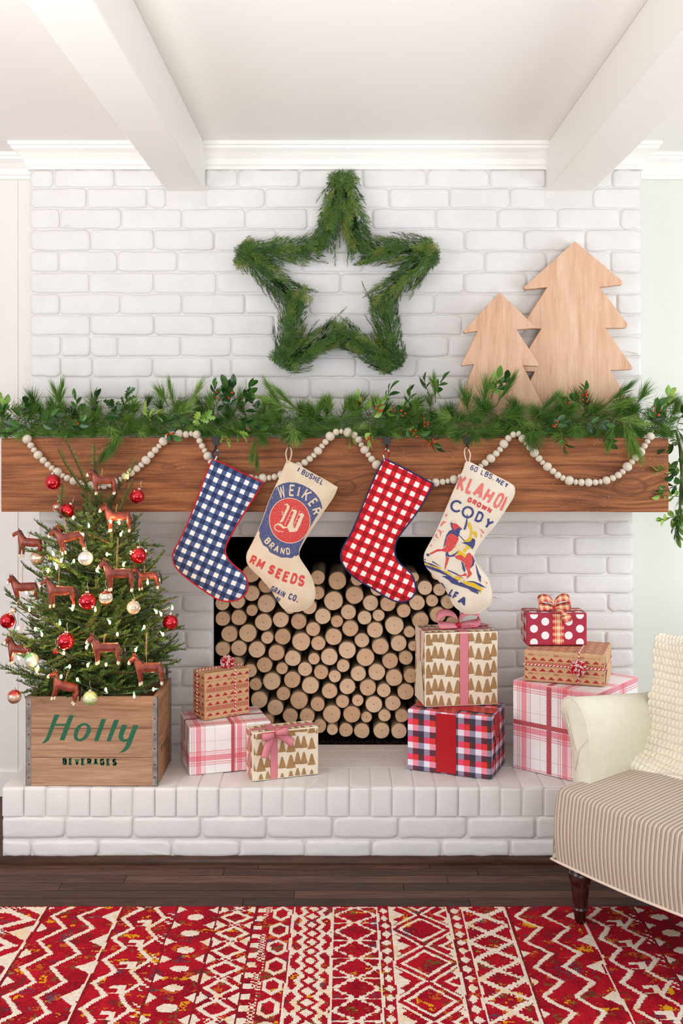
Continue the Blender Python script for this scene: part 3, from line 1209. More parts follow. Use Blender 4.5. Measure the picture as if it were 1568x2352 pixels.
# ---------------------------------------------------------------- wooden tree cut-outs on the mantel
def plank_tree(name, label, pts, D, th, lean):
    o2 = [((1000 + a / 2.7606), (300 + b_ / 2.7606)) for a, b_ in pts]
    base = P(sum(p[0] for p in o2) / len(o2), CY, D)
    t = thing(name, label, 'decoration', (base.x, D, MZ1), 0)
    zb = MZ1
    loc = [((px - CX) * D / F - base.x, CZ - (py - CY) * D / F - zb) for px, py in o2]
    mb = min(z for x, z in loc)
    loc = [(x, 0.0 if z < mb + .004 else z) for x, z in loc]
    v2, f2 = fill(loc, 0)
    n = len(v2)
    b = MB()
    b.add([(x, 0, z) for x, z in v2] + [(x, th, z) for x, z in v2],
          [tuple(f) for f in f2] + [tuple(n + i for i in reversed(f)) for f in f2] + [(i, (i + 1) % len(loc), n + (i + 1) % len(loc), n + i) for i in range(len(loc))])
    o = b.build('board', M['tree_ply'], t)
    t.rotation_euler = (-lean, 0, 0)
    import bmesh
    bm = bmesh.new(); bm.from_mesh(o.data); bmesh.ops.recalc_face_normals(bm, faces=bm.faces); bm.to_mesh(o.data); bm.free()
    bevel(o, .002, 2)
    return t


plank_tree('wooden_tree', 'taller pale wooden tree cut-out with three tiers on the mantel', [(888, 697), (1190, 950), (1190, 972), (1045, 990), (1222, 1225), (1215, 1249), (1080, 1250), (1252, 1500), (1248, 1514), (1110, 1519), (1300, 1830),
           (1320, 1945), (450, 1945), (480, 1830), (630, 1527), (525, 1525), (520, 1500), (672, 1254), (562, 1251), (556, 1230), (712, 990), (575, 1004), (563, 988)], 4.065, .04, .018)
plank_tree('wooden_tree', 'shorter pale wooden tree cut-out standing before the taller one', [(408, 1022), (632, 1240), (630, 1251), (515, 1260), (655, 1478), (650, 1493), (553, 1488), (690, 1760), (720, 1950), (100, 1950), (150, 1720),
           (246, 1481), (168, 1491), (165, 1480), (268, 1270), (184, 1282), (177, 1270)], 4.00, .034, .015)


# ---------------------------------------------------------------- cedar star
def cedar_frond(seed, L=.10):
    rg = random.Random(seed)
    b = MB()
    def flat(p, d, l, w, up):
        s = d.cross(up)
        s = s.normalized() if s.length > 1e-4 else Vector((1, 0, 0))
        m = p + d * (l * .45) + up * rg.uniform(-.001, .001)
        q = p + d * l
        b.add([p, m + s * w, q, m - s * w], [(0, 1, 2, 3)])
    def rib(p0, d, l, lvl):
        n = max(3, int(l / (.0055 if lvl else .009)))
        p = p0.copy()
        for k in range(n):
            st = l / n
            up = Vector((rg.uniform(-.3, .3), rg.uniform(-.3, .3), 1)).normalized()
            flat(p, d, st * 1.35, .0011, up)
            side = d.cross(up).normalized()
            for sg in (-1, 1):
                dd = (d * .8 + side * sg * .6 + up * rg.uniform(-.25, .25)).normalized()
                rem = l * (1 - k / n)
                if lvl == 0:
                    rib(p, dd, min(.034, .012 + rem * .38) * rg.uniform(.7, 1.1), 1)
                else:
                    flat(p, dd, min(.009, .003 + rem * .4), .0009, up)
            d = (d + Vector((rg.uniform(-.08, .08), rg.uniform(-.08, .08), rg.uniform(-.08, .08)))).normalized()
            p = p + d * st
    rib(Vector((0, 0, 0)), Vector((0, 1, 0)), L, 0)
    return b.mesh('cedar_frond', M['cedar'])


CF = [cedar_frond(i, .085 + .01 * (i % 3)) for i in range(7)]
TIPS = [(835, 150), (1440, 655), (1190, 1430), (430, 1420), (150, 660)]
INN = [(955, 655), (1095, 975), (812, 1190), (530, 985), (695, 640)]   # inner corner following each tip
s3 = 2.904
cen = P(500 + 812 / s3, 350 + 800 / s3, YW)
star = thing('star_wreath', 'star-shaped wreath of dark green cedar hung high on the white brick', 'wreath', (cen.x, YW - .012, cen.z))
def sp(a, D=YW - .05):
    return P(500 + a[0] / s3, 350 + a[1] / s3, D) - Vector((cen.x, YW - .012, cen.z))
b = MB()
arms = []
for i in range(5):
    t_ = sp(TIPS[i]); a_ = sp(INN[i]); c_ = sp(INN[i - 1])
    arms += [(t_, a_), (t_, c_)]
    b.tube([a_, t_.lerp(a_, .2), t_.lerp(c_, .2), c_], .012, 8)
b.build('wire_frame', M['cedar_dark'], star, True)
rg = random.Random(4)
fil = MB()
nper = 26
for (t_, a_) in arms:
    ax = (a_ - t_)
    L = ax.length
    ax.normalize()
    sd = ax.cross(Vector((0, 1, 0)))
    # inner bulk
    for k in range(620):
        u = rg.random()
        an = rg.uniform(0, 2 * PI)
        r = .043 * math.sqrt(rg.random()) * (1 if .1 < u else .8)
        p = t_ + ax * (L * (u * .98)) + sd * (math.cos(an) * r * 1.05) + Vector((0, 1, 0)) * (math.sin(an) * r * .7)
        d = (ax + sd * (math.cos(an) * .45) + Vector((0, 1, 0)) * (math.sin(an) * .4 + rg.uniform(-.2, .2)) + sd * rg.uniform(-.2, .2)).normalized()
        s_ = d.cross(Vector((rg.uniform(-1, 1), rg.uniform(-1, 1), rg.uniform(-1, 1)))).normalized()
        l = rg.uniform(.016, .03)
        fil.add([p, p + d * l * .5 + s_ * .0022, p + d * l, p + d * l * .5 - s_ * .0022], [(0, 1, 2, 3)])
    for k in range(nper):
        u = (k + rg.random()) / nper
        u = u * .93 - .03
        an = rg.uniform(-.15, PI + .15)        # front and sides
        r = .037
        p = t_ + ax * (L * u) + sd * (math.cos(an) * r) - Vector((0, 1, 0)) * (math.sin(an) * r * .75)
        d = (ax * 1.0 + sd * (math.cos(an) * .30 + rg.uniform(-.12, .12)) - Vector((0, 1, 0)) * (math.sin(an) * .22)).normalized()
        z = (Vector((0, -1, 0)) * math.sin(an) + sd * math.cos(an)).normalized()
        x = d.cross(z).normalized(); z = x.cross(d)
        mt = Matrix((x, d, z)).transposed().to_4x4()
        o = put('cedar_frond', CF[rg.randrange(7)], star)
        o.matrix_local = Matrix.Translation(p) @ mt @ Matrix.Diagonal((1.0, rg.uniform(.8, 1.15), 1, 1))
for i in range(5):
    t_ = sp(TIPS[i]); mid = (sp(INN[i]) + sp(INN[i - 1])) / 2
    ou_ = (t_ - mid).normalized()
    sd = ou_.cross(Vector((0, 1, 0)))
    for k in range(8):
        a = (k / 7 - .5) * 1.5
        d = (ou_ * math.cos(a) + sd * math.sin(a) + Vector((0, rg.uniform(-.25, .05), 0))).normalized()
        p = t_ - ou_ * .055 + sd * math.sin(a) * .028 + Vector((0, rg.uniform(-.03, 0), 0))
        z = Vector((0, -1, 0)); x = d.cross(z).normalized(); z = x.cross(d)
        o = put('cedar_frond', CF[rg.randrange(7)], star)
        o.matrix_local = Matrix.Translation(p) @ Matrix((x, d, z)).transposed().to_4x4() @ Matrix.Diagonal((1.1, .72, 1, 1))
    for k in range(260):
        a = rg.uniform(-1.2, 1.2)
        d = (ou_ * math.cos(a) + sd * math.sin(a) + Vector((0, rg.uniform(-.3, .1), 0))).normalized()
        p = t_ - ou_ * rg.uniform(.0, .06) + sd * rg.uniform(-.03, .03) + Vector((0, rg.uniform(-.03, .01), 0))
        s_ = d.cross(Vector((rg.uniform(-1, 1), rg.uniform(-1, 1), rg.uniform(-1, 1)))).normalized()
        l = rg.uniform(.014, .024)
        fil.add([p, p + d * l * .5 + s_ * .0022, p + d * l, p + d * l * .5 - s_ * .0022], [(0, 1, 2, 3)])
tag(fil.build('cedar_filling', M['cedar'], star), kind='stuff')


# ---------------------------------------------------------------- garland on the mantel
def pine_tuft(seed, n=150, L=.085, spread=1.0, core=.05):
    rg = random.Random(seed)
    b = MB()
    b.tube([(0, -.01, 0), (0, core, 0)], [.0022, .0012], 5, 1)
    for i in range(n):
        u = rg.random() ** .6
        p = Vector((0, core * u, 0))
        th = rg.uniform(.22, 1.15) * spread * (1.12 - u * .75)
        ph = rg.uniform(0, 2 * PI)
        d = Vector((math.sin(th) * math.cos(ph), math.cos(th), math.sin(th) * math.sin(ph)))
        l = L * rg.uniform(.65, 1.05)
        s = d.cross(Vector((rg.uniform(-1, 1), rg.uniform(-1, 1), rg.uniform(-1, 1)))).normalized() * .00075
        bend = Vector((rg.uniform(-.1, .1), rg.uniform(-.1, .1), rg.uniform(-.1, .1)))
        q1 = p + d * l * .5 + bend * l * .12
        q2 = p + d * l + bend * l * .5
        b.add([p - s * .7, p + s * .7, q1 + s, q1 - s, q2], [(0, 1, 2, 3), (3, 2, 4)], 0)
    return b.mesh('pine_tuft', [M['pine'], M['leaf_stem']])


PT = [pine_tuft(i, 150, .075 + .006 * (i % 4), (1.0, .55, 1.35)[i % 3], (.05, .09, .02)[i % 3]) for i in range(9)]   # i%3: 0 brush, 1 plume, 2 burst


def leaf_mesh(kind, mat):
    b = MB()
    if kind == 'oval':
        prof = [(0, .06), (.12, .42), (.3, .82), (.5, 1), (.7, .9), (.86, .58), (.96, .22), (1, .02)]
        L, w = .042, .0115
    else:
        prof = [(0, .08), (.1, .5), (.2, 1.15), (.3, .6), (.42, .75), (.52, 1.3), (.6, .65), (.72, .7), (.82, 1.0), (.88, .4), (1, .02)]
        L, w = .044, .0125
    vs, fs = [], []
    for (u, ww) in prof:
        y = u * L
        zc = -.25 * L * u * u
        vs += [(-ww * w, y, zc + ww * w * .28), (-ww * w * .45, y, zc + .0006), (0, y, zc - .0007), (ww * w * .45, y, zc + .0006), (ww * w, y, zc + ww * w * .28)]
    for i in range(len(prof) - 1):
        for k in range(4):
            fs.append((i * 5 + k, i * 5 + k + 1, i * 5 + 6 + k, i * 5 + 5 + k))
    b.add(vs, fs)
    return b.mesh('leaf', mat, True)


LM = {('oval', 0): leaf_mesh('oval', M['leaf_dark']), ('oval', 1): leaf_mesh('oval', M['leaf_light']),
      ('holly', 0): leaf_mesh('holly', M['leaf_dark']), ('holly', 1): leaf_mesh('holly', M['leaf_light'])}
_b = MB(); _b.sphere((0, 0, 0), .0048, 10, 7)
BER = _b.mesh('berry', M['berry'], True)

garland = thing('evergreen_garland', 'evergreen garland of pine, holly and berries lying along the mantel top', 'garland', (0, 4.0, MZ1))
GO = Vector((0, 4.0, MZ1))


def gput(name, me, p, d, roll, sc):
    o = put(name, me, garland)
    o.matrix_local = Matrix.Translation(Vector(p) - GO) @ aim(d, roll).to_4x4() @ Matrix.Diagonal((sc, sc, sc, 1))
    return o


def tuft(px, py, D, deg, sc=1.0, kind=0, fwd=.35, rg=random):
    a = math.radians(deg)
    d = Vector((math.cos(a), -fwd, math.sin(a)))
    gput('pine_sprig', PT[kind + 3 * rg.randrange(3)], P(px, py, D), d, rg.uniform(0, 6.28), sc)


def sprig(px, py, D, deg, nl=7, kind='oval', light=0, sc=1.0, berries=0, fwd=.35, rg=random):
    a = math.radians(deg)
    d = Vector((math.cos(a), -fwd, math.sin(a)))
    L = .018 * nl * .62
    b = MB()
    b.tube([(0, -.02, 0), (0, L * .5, .002), (0, L, 0)], [.0016, .0012, .0008], 5)
    s = gput('leaf_sprig', b.mesh('leaf_sprig', M['leaf_stem']), P(px, py, D), d, rg.uniform(0, 6.28), sc)
    me = LM[(kind, light)]
    for i in range(nl):
        u = (i + .6) / nl
        ph = i * 2.4
        th = 1.05 - u * .75
        dd = Vector((math.sin(th) * math.cos(ph), math.cos(th), math.sin(th) * math.sin(ph)))
        o = put('leaf', me, s)
        k = rg.uniform(.75, 1.15)
        o.matrix_local = Matrix.Translation((0, L * u, 0)) @ aim(dd, rg.uniform(-.5, .5)).to_4x4() @ Matrix.Diagonal((k, k, k, 1))
    for i in range(berries):
        u = rg.uniform(.35, .85)
        ph = rg.uniform(0, 6.28)
        o = put('berry', BER, s, (math.cos(ph) * .011 * rg.uniform(.5, 1.6), L * u + .004, math.sin(ph) * .011 * rg.uniform(.5, 1.6)))
        k = rg.uniform(.8, 1.1); o.scale = (k, k, k)


rg = random.Random(77)
b = MB()
pts = [P(px, 994 + 3 * math.sin(px / 60), 4.03 + .015 * math.sin(px / 90)) - GO for px in range(-20, 1540, 40)]
pts += [P(1552, 990, 3.99) - GO, P(1562, 1030, 3.98) - GO, P(1566, 1090, 3.98) - GO, P(1562, 1160, 3.98) - GO]
b.tube(pts, .007, 7)
b.build('garland_rope', M['leaf_stem'], garland, True)
# body of the garland
x = -25
while x < 1562:
    for (dz, Dd, kk) in ((rg.uniform(6, 16), rg.uniform(3.905, 3.935), 0), (rg.uniform(-22, -4), rg.uniform(3.94, 4.02), 1), (rg.uniform(-40, -16), rg.uniform(3.96, 4.06), 1)):
        tuft(x + rg.uniform(-8, 8), 980 + dz, Dd, rg.choice((rg.uniform(-10, 60), rg.uniform(120, 190), rg.uniform(60, 120))) if kk else rg.choice((rg.uniform(-30, 20), rg.uniform(160, 210))), rg.uniform(.75, 1.0) if kk else rg.uniform(.6, .8), rg.choice((0, 0, 2)), rg.uniform(.2, .8), rg)
    x += 26
# the sprays that stand out of it
T = [(150, 955, 110, 1.0, 1), (135, 950, 80, 1.0, 1), (165, 965, 150, .9, 0), (100, 975, 40, .8, 0), (250, 975, -60, .9, 0), (290, 975, -115, 1.0, 1), (270, 1000, -120, .9, 1), (230, 985, 200, .9, 2),
     (385, 930, 118, .85, 0), (400, 935, 100, .8, 1), (430, 940, 60, .9, 1), (400, 955, 30, .9, 0), (480, 950, 80, .8, 0), (455, 975, -20, .8, 1), (600, 990, -80, .9, 2), (585, 1000, -95, .8, 1), (590, 1035, -88, .55, 1),
     (690, 950, 135, 1.1, 1), (670, 940, 160, 1.0, 1), (650, 945, 120, 1.0, 1), (675, 985, -90, .85, 2), (680, 990, -60, .75, 2), (665, 988, -130, .7, 2), (720, 960, 60, .8, 0), (760, 950, 100, .8, 0), (775, 965, 20, .8, 1),
     (800, 950, 80, .7, 0), (960, 960, 100, .8, 0), (1000, 920, 95, .75, 1), (1010, 910, 120, .6, 1), (1040, 960, 170, .9, 2), (1075, 950, 100, 1.05, 0), (1110, 925, 80, 1.05, 0), (1140, 930, 60, 1.05, 1), (1120, 950, 120, 1.1, 2),
     (1085, 985, -80, .9, 2), (1060, 990, -130, .8, 2), (1150, 960, 20, 1.0, 0), (1180, 960, -30, .9, 1), (1215, 985, -75, 1.1, 2), (1225, 985, -110, .95, 2), (1230, 960, 50, .9, 1), (1280, 955, 30, .9, 0), (1320, 975, -70, .8, 2),
     (1300, 940, 120, .8, 0), (1375, 945, 20, 1.05, 1), (1390, 930, 40, 1.05, 1), (1400, 960, -10, 1.0, 1), (1430, 970, -70, 1.1, 1), (1445, 965, -95, 1.0, 1), (1410, 970, -110, .95, 1), (1460, 930, 60, .9, 0), (1490, 940, 30, .8, 0), (1500, 950, -60, .8, 1),
     (1540, 960, 70, .9, 0), (1555, 985, -70, .9, 1), (1560, 1020, -80, .9, 1), (1566, 1060, -85, .9, 1), (1563, 1100, -90, .9, 1), (1560, 1140, -95, .9, 1), (1556, 1175, -100, .8, 1), (1565, 1180, -80, .8, 2), (20, 985, 160, .8, 1), (60, 975, 60, .8, 0)]
for (px, py, deg, sc, kd) in T:
    D = 3.93 if py < 1010 else 3.86
    if py > 960 and deg < 0: D = 3.87
    if px > 1535: D = 3.95
    tuft(px, py, D, deg, sc, kd, .25 if deg > 0 else .45, rg)
S = [(20, 985, 100, 7, 'oval', 0, 0), (5, 965, 70, 6, 'oval', 1, 0), (45, 960, 60, 6, 'oval', 0, 0), (70, 985, 170, 6, 'holly', 0, 0), (95, 975, 30, 6, 'oval', 0, 0), (20, 940, 120, 5, 'oval', 1, 0),
     (180, 945, 95, 5, 'oval', 0, 0), (160, 980, 20, 6, 'oval', 0, 2), (222, 945, 88, 6, 'oval', 0, 0), (285, 940, 70, 6, 'holly', 0, 0), (275, 960, 120, 6, 'holly', 0, 0), (350, 975, 110, 5, 'oval', 1, 0), (340, 960, 20, 5, 'oval', 1, 0),
     (380, 985, -40, 4, 'oval', 0, 3), (440, 965, 10, 6, 'holly', 1, 0), (430, 955, 190, 5, 'holly', 0, 0), (500, 945, 95, 9, 'oval', 0, 4), (512, 930, 60, 8, 'oval', 0, 4), (530, 935, 100, 8, 'oval', 0, 3), (560, 935, 70, 8, 'oval', 0, 0),
     (545, 965, -20, 8, 'oval', 0, 2), (500, 985, -50, 5, 'holly', 1, 0), (530, 985, -30, 5, 'holly', 1, 0), (590, 950, 110, 6, 'oval', 0, 0), (840, 945, 120, 6, 'oval', 1, 7), (855, 960, 60, 7, 'oval', 1, 8), (880, 950, 20, 7, 'oval', 1, 5),
     (850, 985, -90, 5, 'oval', 1, 4), (885, 925, 70, 6, 'oval', 0, 0), (820, 985, 240, 5, 'oval', 1, 0), (905, 975, 60, 7, 'oval', 0, 3), (925, 985, -20, 7, 'oval', 0, 6), (950, 985, 30, 7, 'oval', 0, 9), (975, 995, -50, 6, 'oval', 0, 7),
     (985, 905, 110, 6, 'oval', 0, 0), (1000, 900, 60, 5, 'oval', 0, 0), (940, 935, 90, 6, 'oval', 0, 0), (1130, 905, 75, 7, 'oval', 1, 0), (1135, 900, 50, 6, 'oval', 0, 0), (1250, 980, 20, 6, 'oval', 0, 5), (1345, 940, 100, 8, 'oval', 0, 8), (1330, 925, 170, 5, 'oval', 0, 3),
     (1345, 970, -10, 7, 'oval', 0, 0), (1370, 985, -50, 6, 'oval', 0, 0), (1290, 1000, -80, 5, 'oval', 0, 0), (1500, 970, 80, 6, 'oval', 0, 5), (1530, 935, 80, 5, 'oval', 1, 0), (1558, 1010, 210, 7, 'oval', 0, 0), (1560, 1050, -120, 8, 'oval', 0, 0),
     (1556, 1080, 180, 8, 'oval', 1, 0), (1560, 1110, 200, 8, 'oval', 0, 0), (1556, 1140, 175, 8, 'oval', 1, 0), (1560, 1165, -110, 8, 'oval', 0, 0), (1558, 1185, 190, 7, 'oval', 1, 0), (1560, 1195, -100, 6, 'oval', 1, 0), (1562, 960, 60, 6, 'oval', 0, 0)]
for (px, py, deg, nl, kd, lt, br) in S:
    D = 3.90 if py > 950 else 3.95
    if px > 1535: D = 3.93
    if py > 980 and deg < 0 and px < 1535: D = 3.87
    sprig(px, py, D, deg, nl, kd, lt, 1.0, br, .4, rg)
b = MB()
for i in range(9000):      # fine leftovers, uncountable
    px = rg.uniform(-20, 1545)
    p = P(px, 994 - abs(rg.gauss(0, 22)), rg.uniform(3.92, 4.07)) - GO
    d = Vector((rg.uniform(-1, 1), rg.uniform(-.6, .3), rg.uniform(-.1, .8))).normalized()
    s = d.cross(Vector((0, 1, .3))).normalized() * .0008
    l = rg.uniform(.03, .07)
    b.add([p - s, p + s, p + d * l], [(0, 1, 2)])
for i in range(5000):
    p = P(rg.uniform(-20, 1536), rg.uniform(988, 1003), rg.uniform(3.903, 3.95)) - GO
    d = Vector((rg.uniform(-1, 1), rg.uniform(-.5, .1), rg.uniform(-.25, .5))).normalized()
    s = d.cross(Vector((0, 1, .3))).normalized() * .0009
    b.add([p - s, p + s, p + d * rg.uniform(.02, .05)], [(0, 1, 2)])
tag(b.build('loose_needles', M['pine'], garland), kind='stuff')

# ---------------------------------------------------------------- bead strand
path = [(50, 996), (63, 1010), (70, 1022), (80, 1036), (90, 1048), (102, 1060), (120, 1076), (145, 1093), (172, 1106), (205, 1115), (240, 1116), (268, 1106), (292, 1090), (312, 1078), (330, 1062), (345, 1046), (358, 1032), (369, 1020), (381, 1007), (394, 996), (410, 996), (430, 998),
        (449, 995), (458, 1012), (466, 1028), (476, 1045), (487, 1065), (510, 1082), (545, 1094), (580, 1098), (612, 1098), (640, 1093), (665, 1082), (690, 1068), (708, 1056), (722, 1044), (737, 1027), (750, 1012), (764, 996), (780, 991), (798, 993), (818, 1002),
        (827, 1018), (838, 1035), (850, 1050), (865, 1068), (890, 1088), (930, 1101), (970, 1108), (1005, 1108), (1040, 1102), (1070, 1090), (1095, 1077), (1112, 1064), (1130, 1050), (1148, 1032), (1162, 1012), (1176, 1000), (1190, 996), (1202, 1010), (1216, 1028), (1230, 1044), (1245, 1062), (1262, 1076), (1285, 1094),
        (1315, 1106), (1345, 1108), (1375, 1107), (1402, 1100), (1424, 1088), (1442, 1070), (1457, 1054), (1470, 1038), (1482, 1020), (1492, 1004), (1500, 990)]
path = smooth_poly(path, 6, False)
pw = [P(a, c, 3.882) for a, c in path]
bt = thing('bead_garland', 'strand of off-white wooden beads swagged along the front of the mantel', 'garland', pw[0])
b = MB(); b.tube([p - pw[0] for p in pw], .0012, 5); b.build('string', M['string'], bt, True)
acc = [0.0]
for i in range(1, len(pw)): acc.append(acc[-1] + (pw[i] - pw[i - 1]).length)
def at(s):
    i = min(max(np.searchsorted(acc, s), 1), len(pw) - 1)
    t = (s - acc[i - 1]) / (acc[i] - acc[i - 1] + 1e-9)
    return pw[i - 1].lerp(pw[i], t), (pw[i] - pw[i - 1]).normalized()
BM = []
for (r, hh) in ((.0168, .015), (.0128, .0115), (.0112, .0085)):
    b = MB()
    prof = []
    for k in range(9):
        a = -PI / 2 + PI * k / 8
        prof.append((max(.0014, r * math.cos(a) ** .8 if math.cos(a) > 0 else .0014), hh * math.sin(a)))
    b.lathe(prof, 16)
    BM.append((b.mesh('bead', M['bead'], True), hh))
s, k = .012, 0
seq = [0, 1, 2, 0, 1, 1, 2, 0, 2, 1]
while s < acc[-1]:
    me, hh = BM[seq[k % 10]]
    sc = rg.uniform(.92, 1.08)
    s += hh * sc
    if s > acc[-1]: break
    p, d = at(s)
    o = put('bead', me, bt)
    o.matrix_local = Matrix.Translation(p - pw[0]) @ d.to_track_quat('Z', 'Y').to_matrix().to_4x4() @ Matrix.Diagonal((sc, sc, sc, 1))
    s += hh * sc
    k += 1
# ---------------------------------------------------------------- stockings
DS = 3.856


def cr(lst, x0, y0, s):
    return [(x0 + a / s, y0 + c / s) for a, c in lst]


OUT = [
    cr([(400, 280), (510, 322), (620, 378), (725, 428), (835, 480), (770, 590), (700, 700), (630, 810), (565, 925), (522, 1010), (512, 1075), (540, 1140), (600, 1200), (660, 1250), (697, 1310), (705, 1380), (680, 1440), (620, 1482), (540, 1498), (460, 1485), (400, 1452), (300, 1385), (200, 1312),
        (120, 1242), (75, 1180), (63, 1110), (80, 1050), (132, 955), (190, 830), (240, 700), (290, 570), (340, 430)], 380, 980, 3.733),
    cr([(1040, 290), (1150, 335), (1260, 398), (1365, 455), (1475, 520), (1440, 600), (1380, 690), (1318, 780), (1252, 880), (1190, 980), (1150, 1060), (1146, 1115), (1180, 1175), (1230, 1250), (1265, 1330), (1282, 1410), (1275, 1480), (1240, 1535), (1180, 1572), (1110, 1587), (1040, 1575), (1000, 1548),
        (960, 1490), (915, 1415), (860, 1345), (800, 1280), (740, 1222), (700, 1165), (698, 1090), (740, 1005), (790, 900), (838, 780), (882, 650), (930, 540), (980, 430), (1015, 350)], 380, 980, 3.733),
    cr([(435, 262), (540, 312), (645, 366), (745, 420), (840, 470), (790, 560), (740, 645), (690, 720), (630, 800), (565, 885), (530, 950), (520, 1010), (530, 1068), (562, 1120), (620, 1170), (665, 1220), (688, 1290), (688, 1350), (660, 1402), (610, 1430), (550, 1433), (480, 1410), (400, 1362), (300, 1302), (200, 1240),
        (125, 1168), (85, 1100), (80, 1040), (110, 965), (168, 865), (220, 745), (270, 620), (320, 500), (372, 380)], 760, 980, 3.5636),
    cr([(1110, 285), (1200, 322), (1330, 392), (1480, 472), (1503, 520), (1492, 575), (1440, 660), (1380, 755), (1320, 835), (1258, 905), (1200, 985), (1172, 1050), (1186, 1105), (1240, 1180), (1290, 1250), (1310, 1320), (1318, 1390), (1300, 1452), (1250, 1500), (1190, 1528), (1110, 1530), (1045, 1500), (1000, 1455),
        (970, 1395), (930, 1320), (885, 1265), (830, 1205), (780, 1150), (763, 1100), (765, 1040), (800, 968), (850, 878), (900, 770), (950, 650), (1000, 530), (1050, 420), (1085, 345)], 760, 980, 3.5636)]
CORN = [(0, 4), (0, 4), (0, 4), ()]


class Stock:
    def __init__(self, poly, corners):
        # keep the cuff corners sharp
        if corners:
            k = corners[1]
            top = poly[:k + 1]
            rest = smooth_poly(poly[k:] + [poly[0]], 3, False)
            self.poly = [tuple(map(float, p)) for p in top[:-1]] + rest[:-1]
        else:
            self.poly = smooth_poly(poly, 3)
        self.arr = np.array(self.poly)

    def puff(self, x, y):
        a = self.arr
        c = np.roll(a, -1, 0)
        d = c - a
        t = np.clip(((x - a[:, 0]) * d[:, 0] + (y - a[:, 1]) * d[:, 1]) / (d ** 2).sum(1), 0, 1)
        m = np.hypot(x - a[:, 0] - t * d[:, 0], y - a[:, 1] - t * d[:, 1]).min()
        u = min(m / 42.0, 1.0)
        wr = noise.noise((x * .02, y * .02, 1.7)) * .0035 * u + noise.noise((x * .055, y * .03, 6.1)) * .0013 * u
        return .017 * math.sqrt(max(0, 1 - (1 - u) ** 2)) + wr

    def at(self, x, y, lift=0.0):
        p = self.puff(x, y)
        return P(x, y, DS - p - lift) if lift else P(x, y, DS - p)


def printed(st, name, mat, polys, parent, lift=.0009, step=7, origin=None, sub=3):
    """flat print laid on the curved cloth"""
    b = MB()
    for pl in polys:
        if len(pl) == 4 and step is None:
            a, c, d, e = [np.array(q, float) for q in pl]
            L = max(1, int(max(np.linalg.norm(c - a), np.linalg.norm(d - e)) / 6))
            vs = []
            for i in range(L + 1):
                t = i / L
                p, q = a + (c - a) * t, e + (d - e) * t
                vs += [st.at(p[0], p[1], lift) - origin, st.at(q[0], q[1], lift) - origin]
            b.add(vs, [(2 * i, 2 * i + 2, 2 * i + 3, 2 * i + 1) for i in range(L)])
        else:
            v, f = fill(pl, step or 7)
            b.add([st.at(p[0], p[1], lift) - origin for p in v], f)
    o = b.build(name, mat, parent, True)
    if name.endswith('_print'): o['kind'] = 'stuff'
    return o


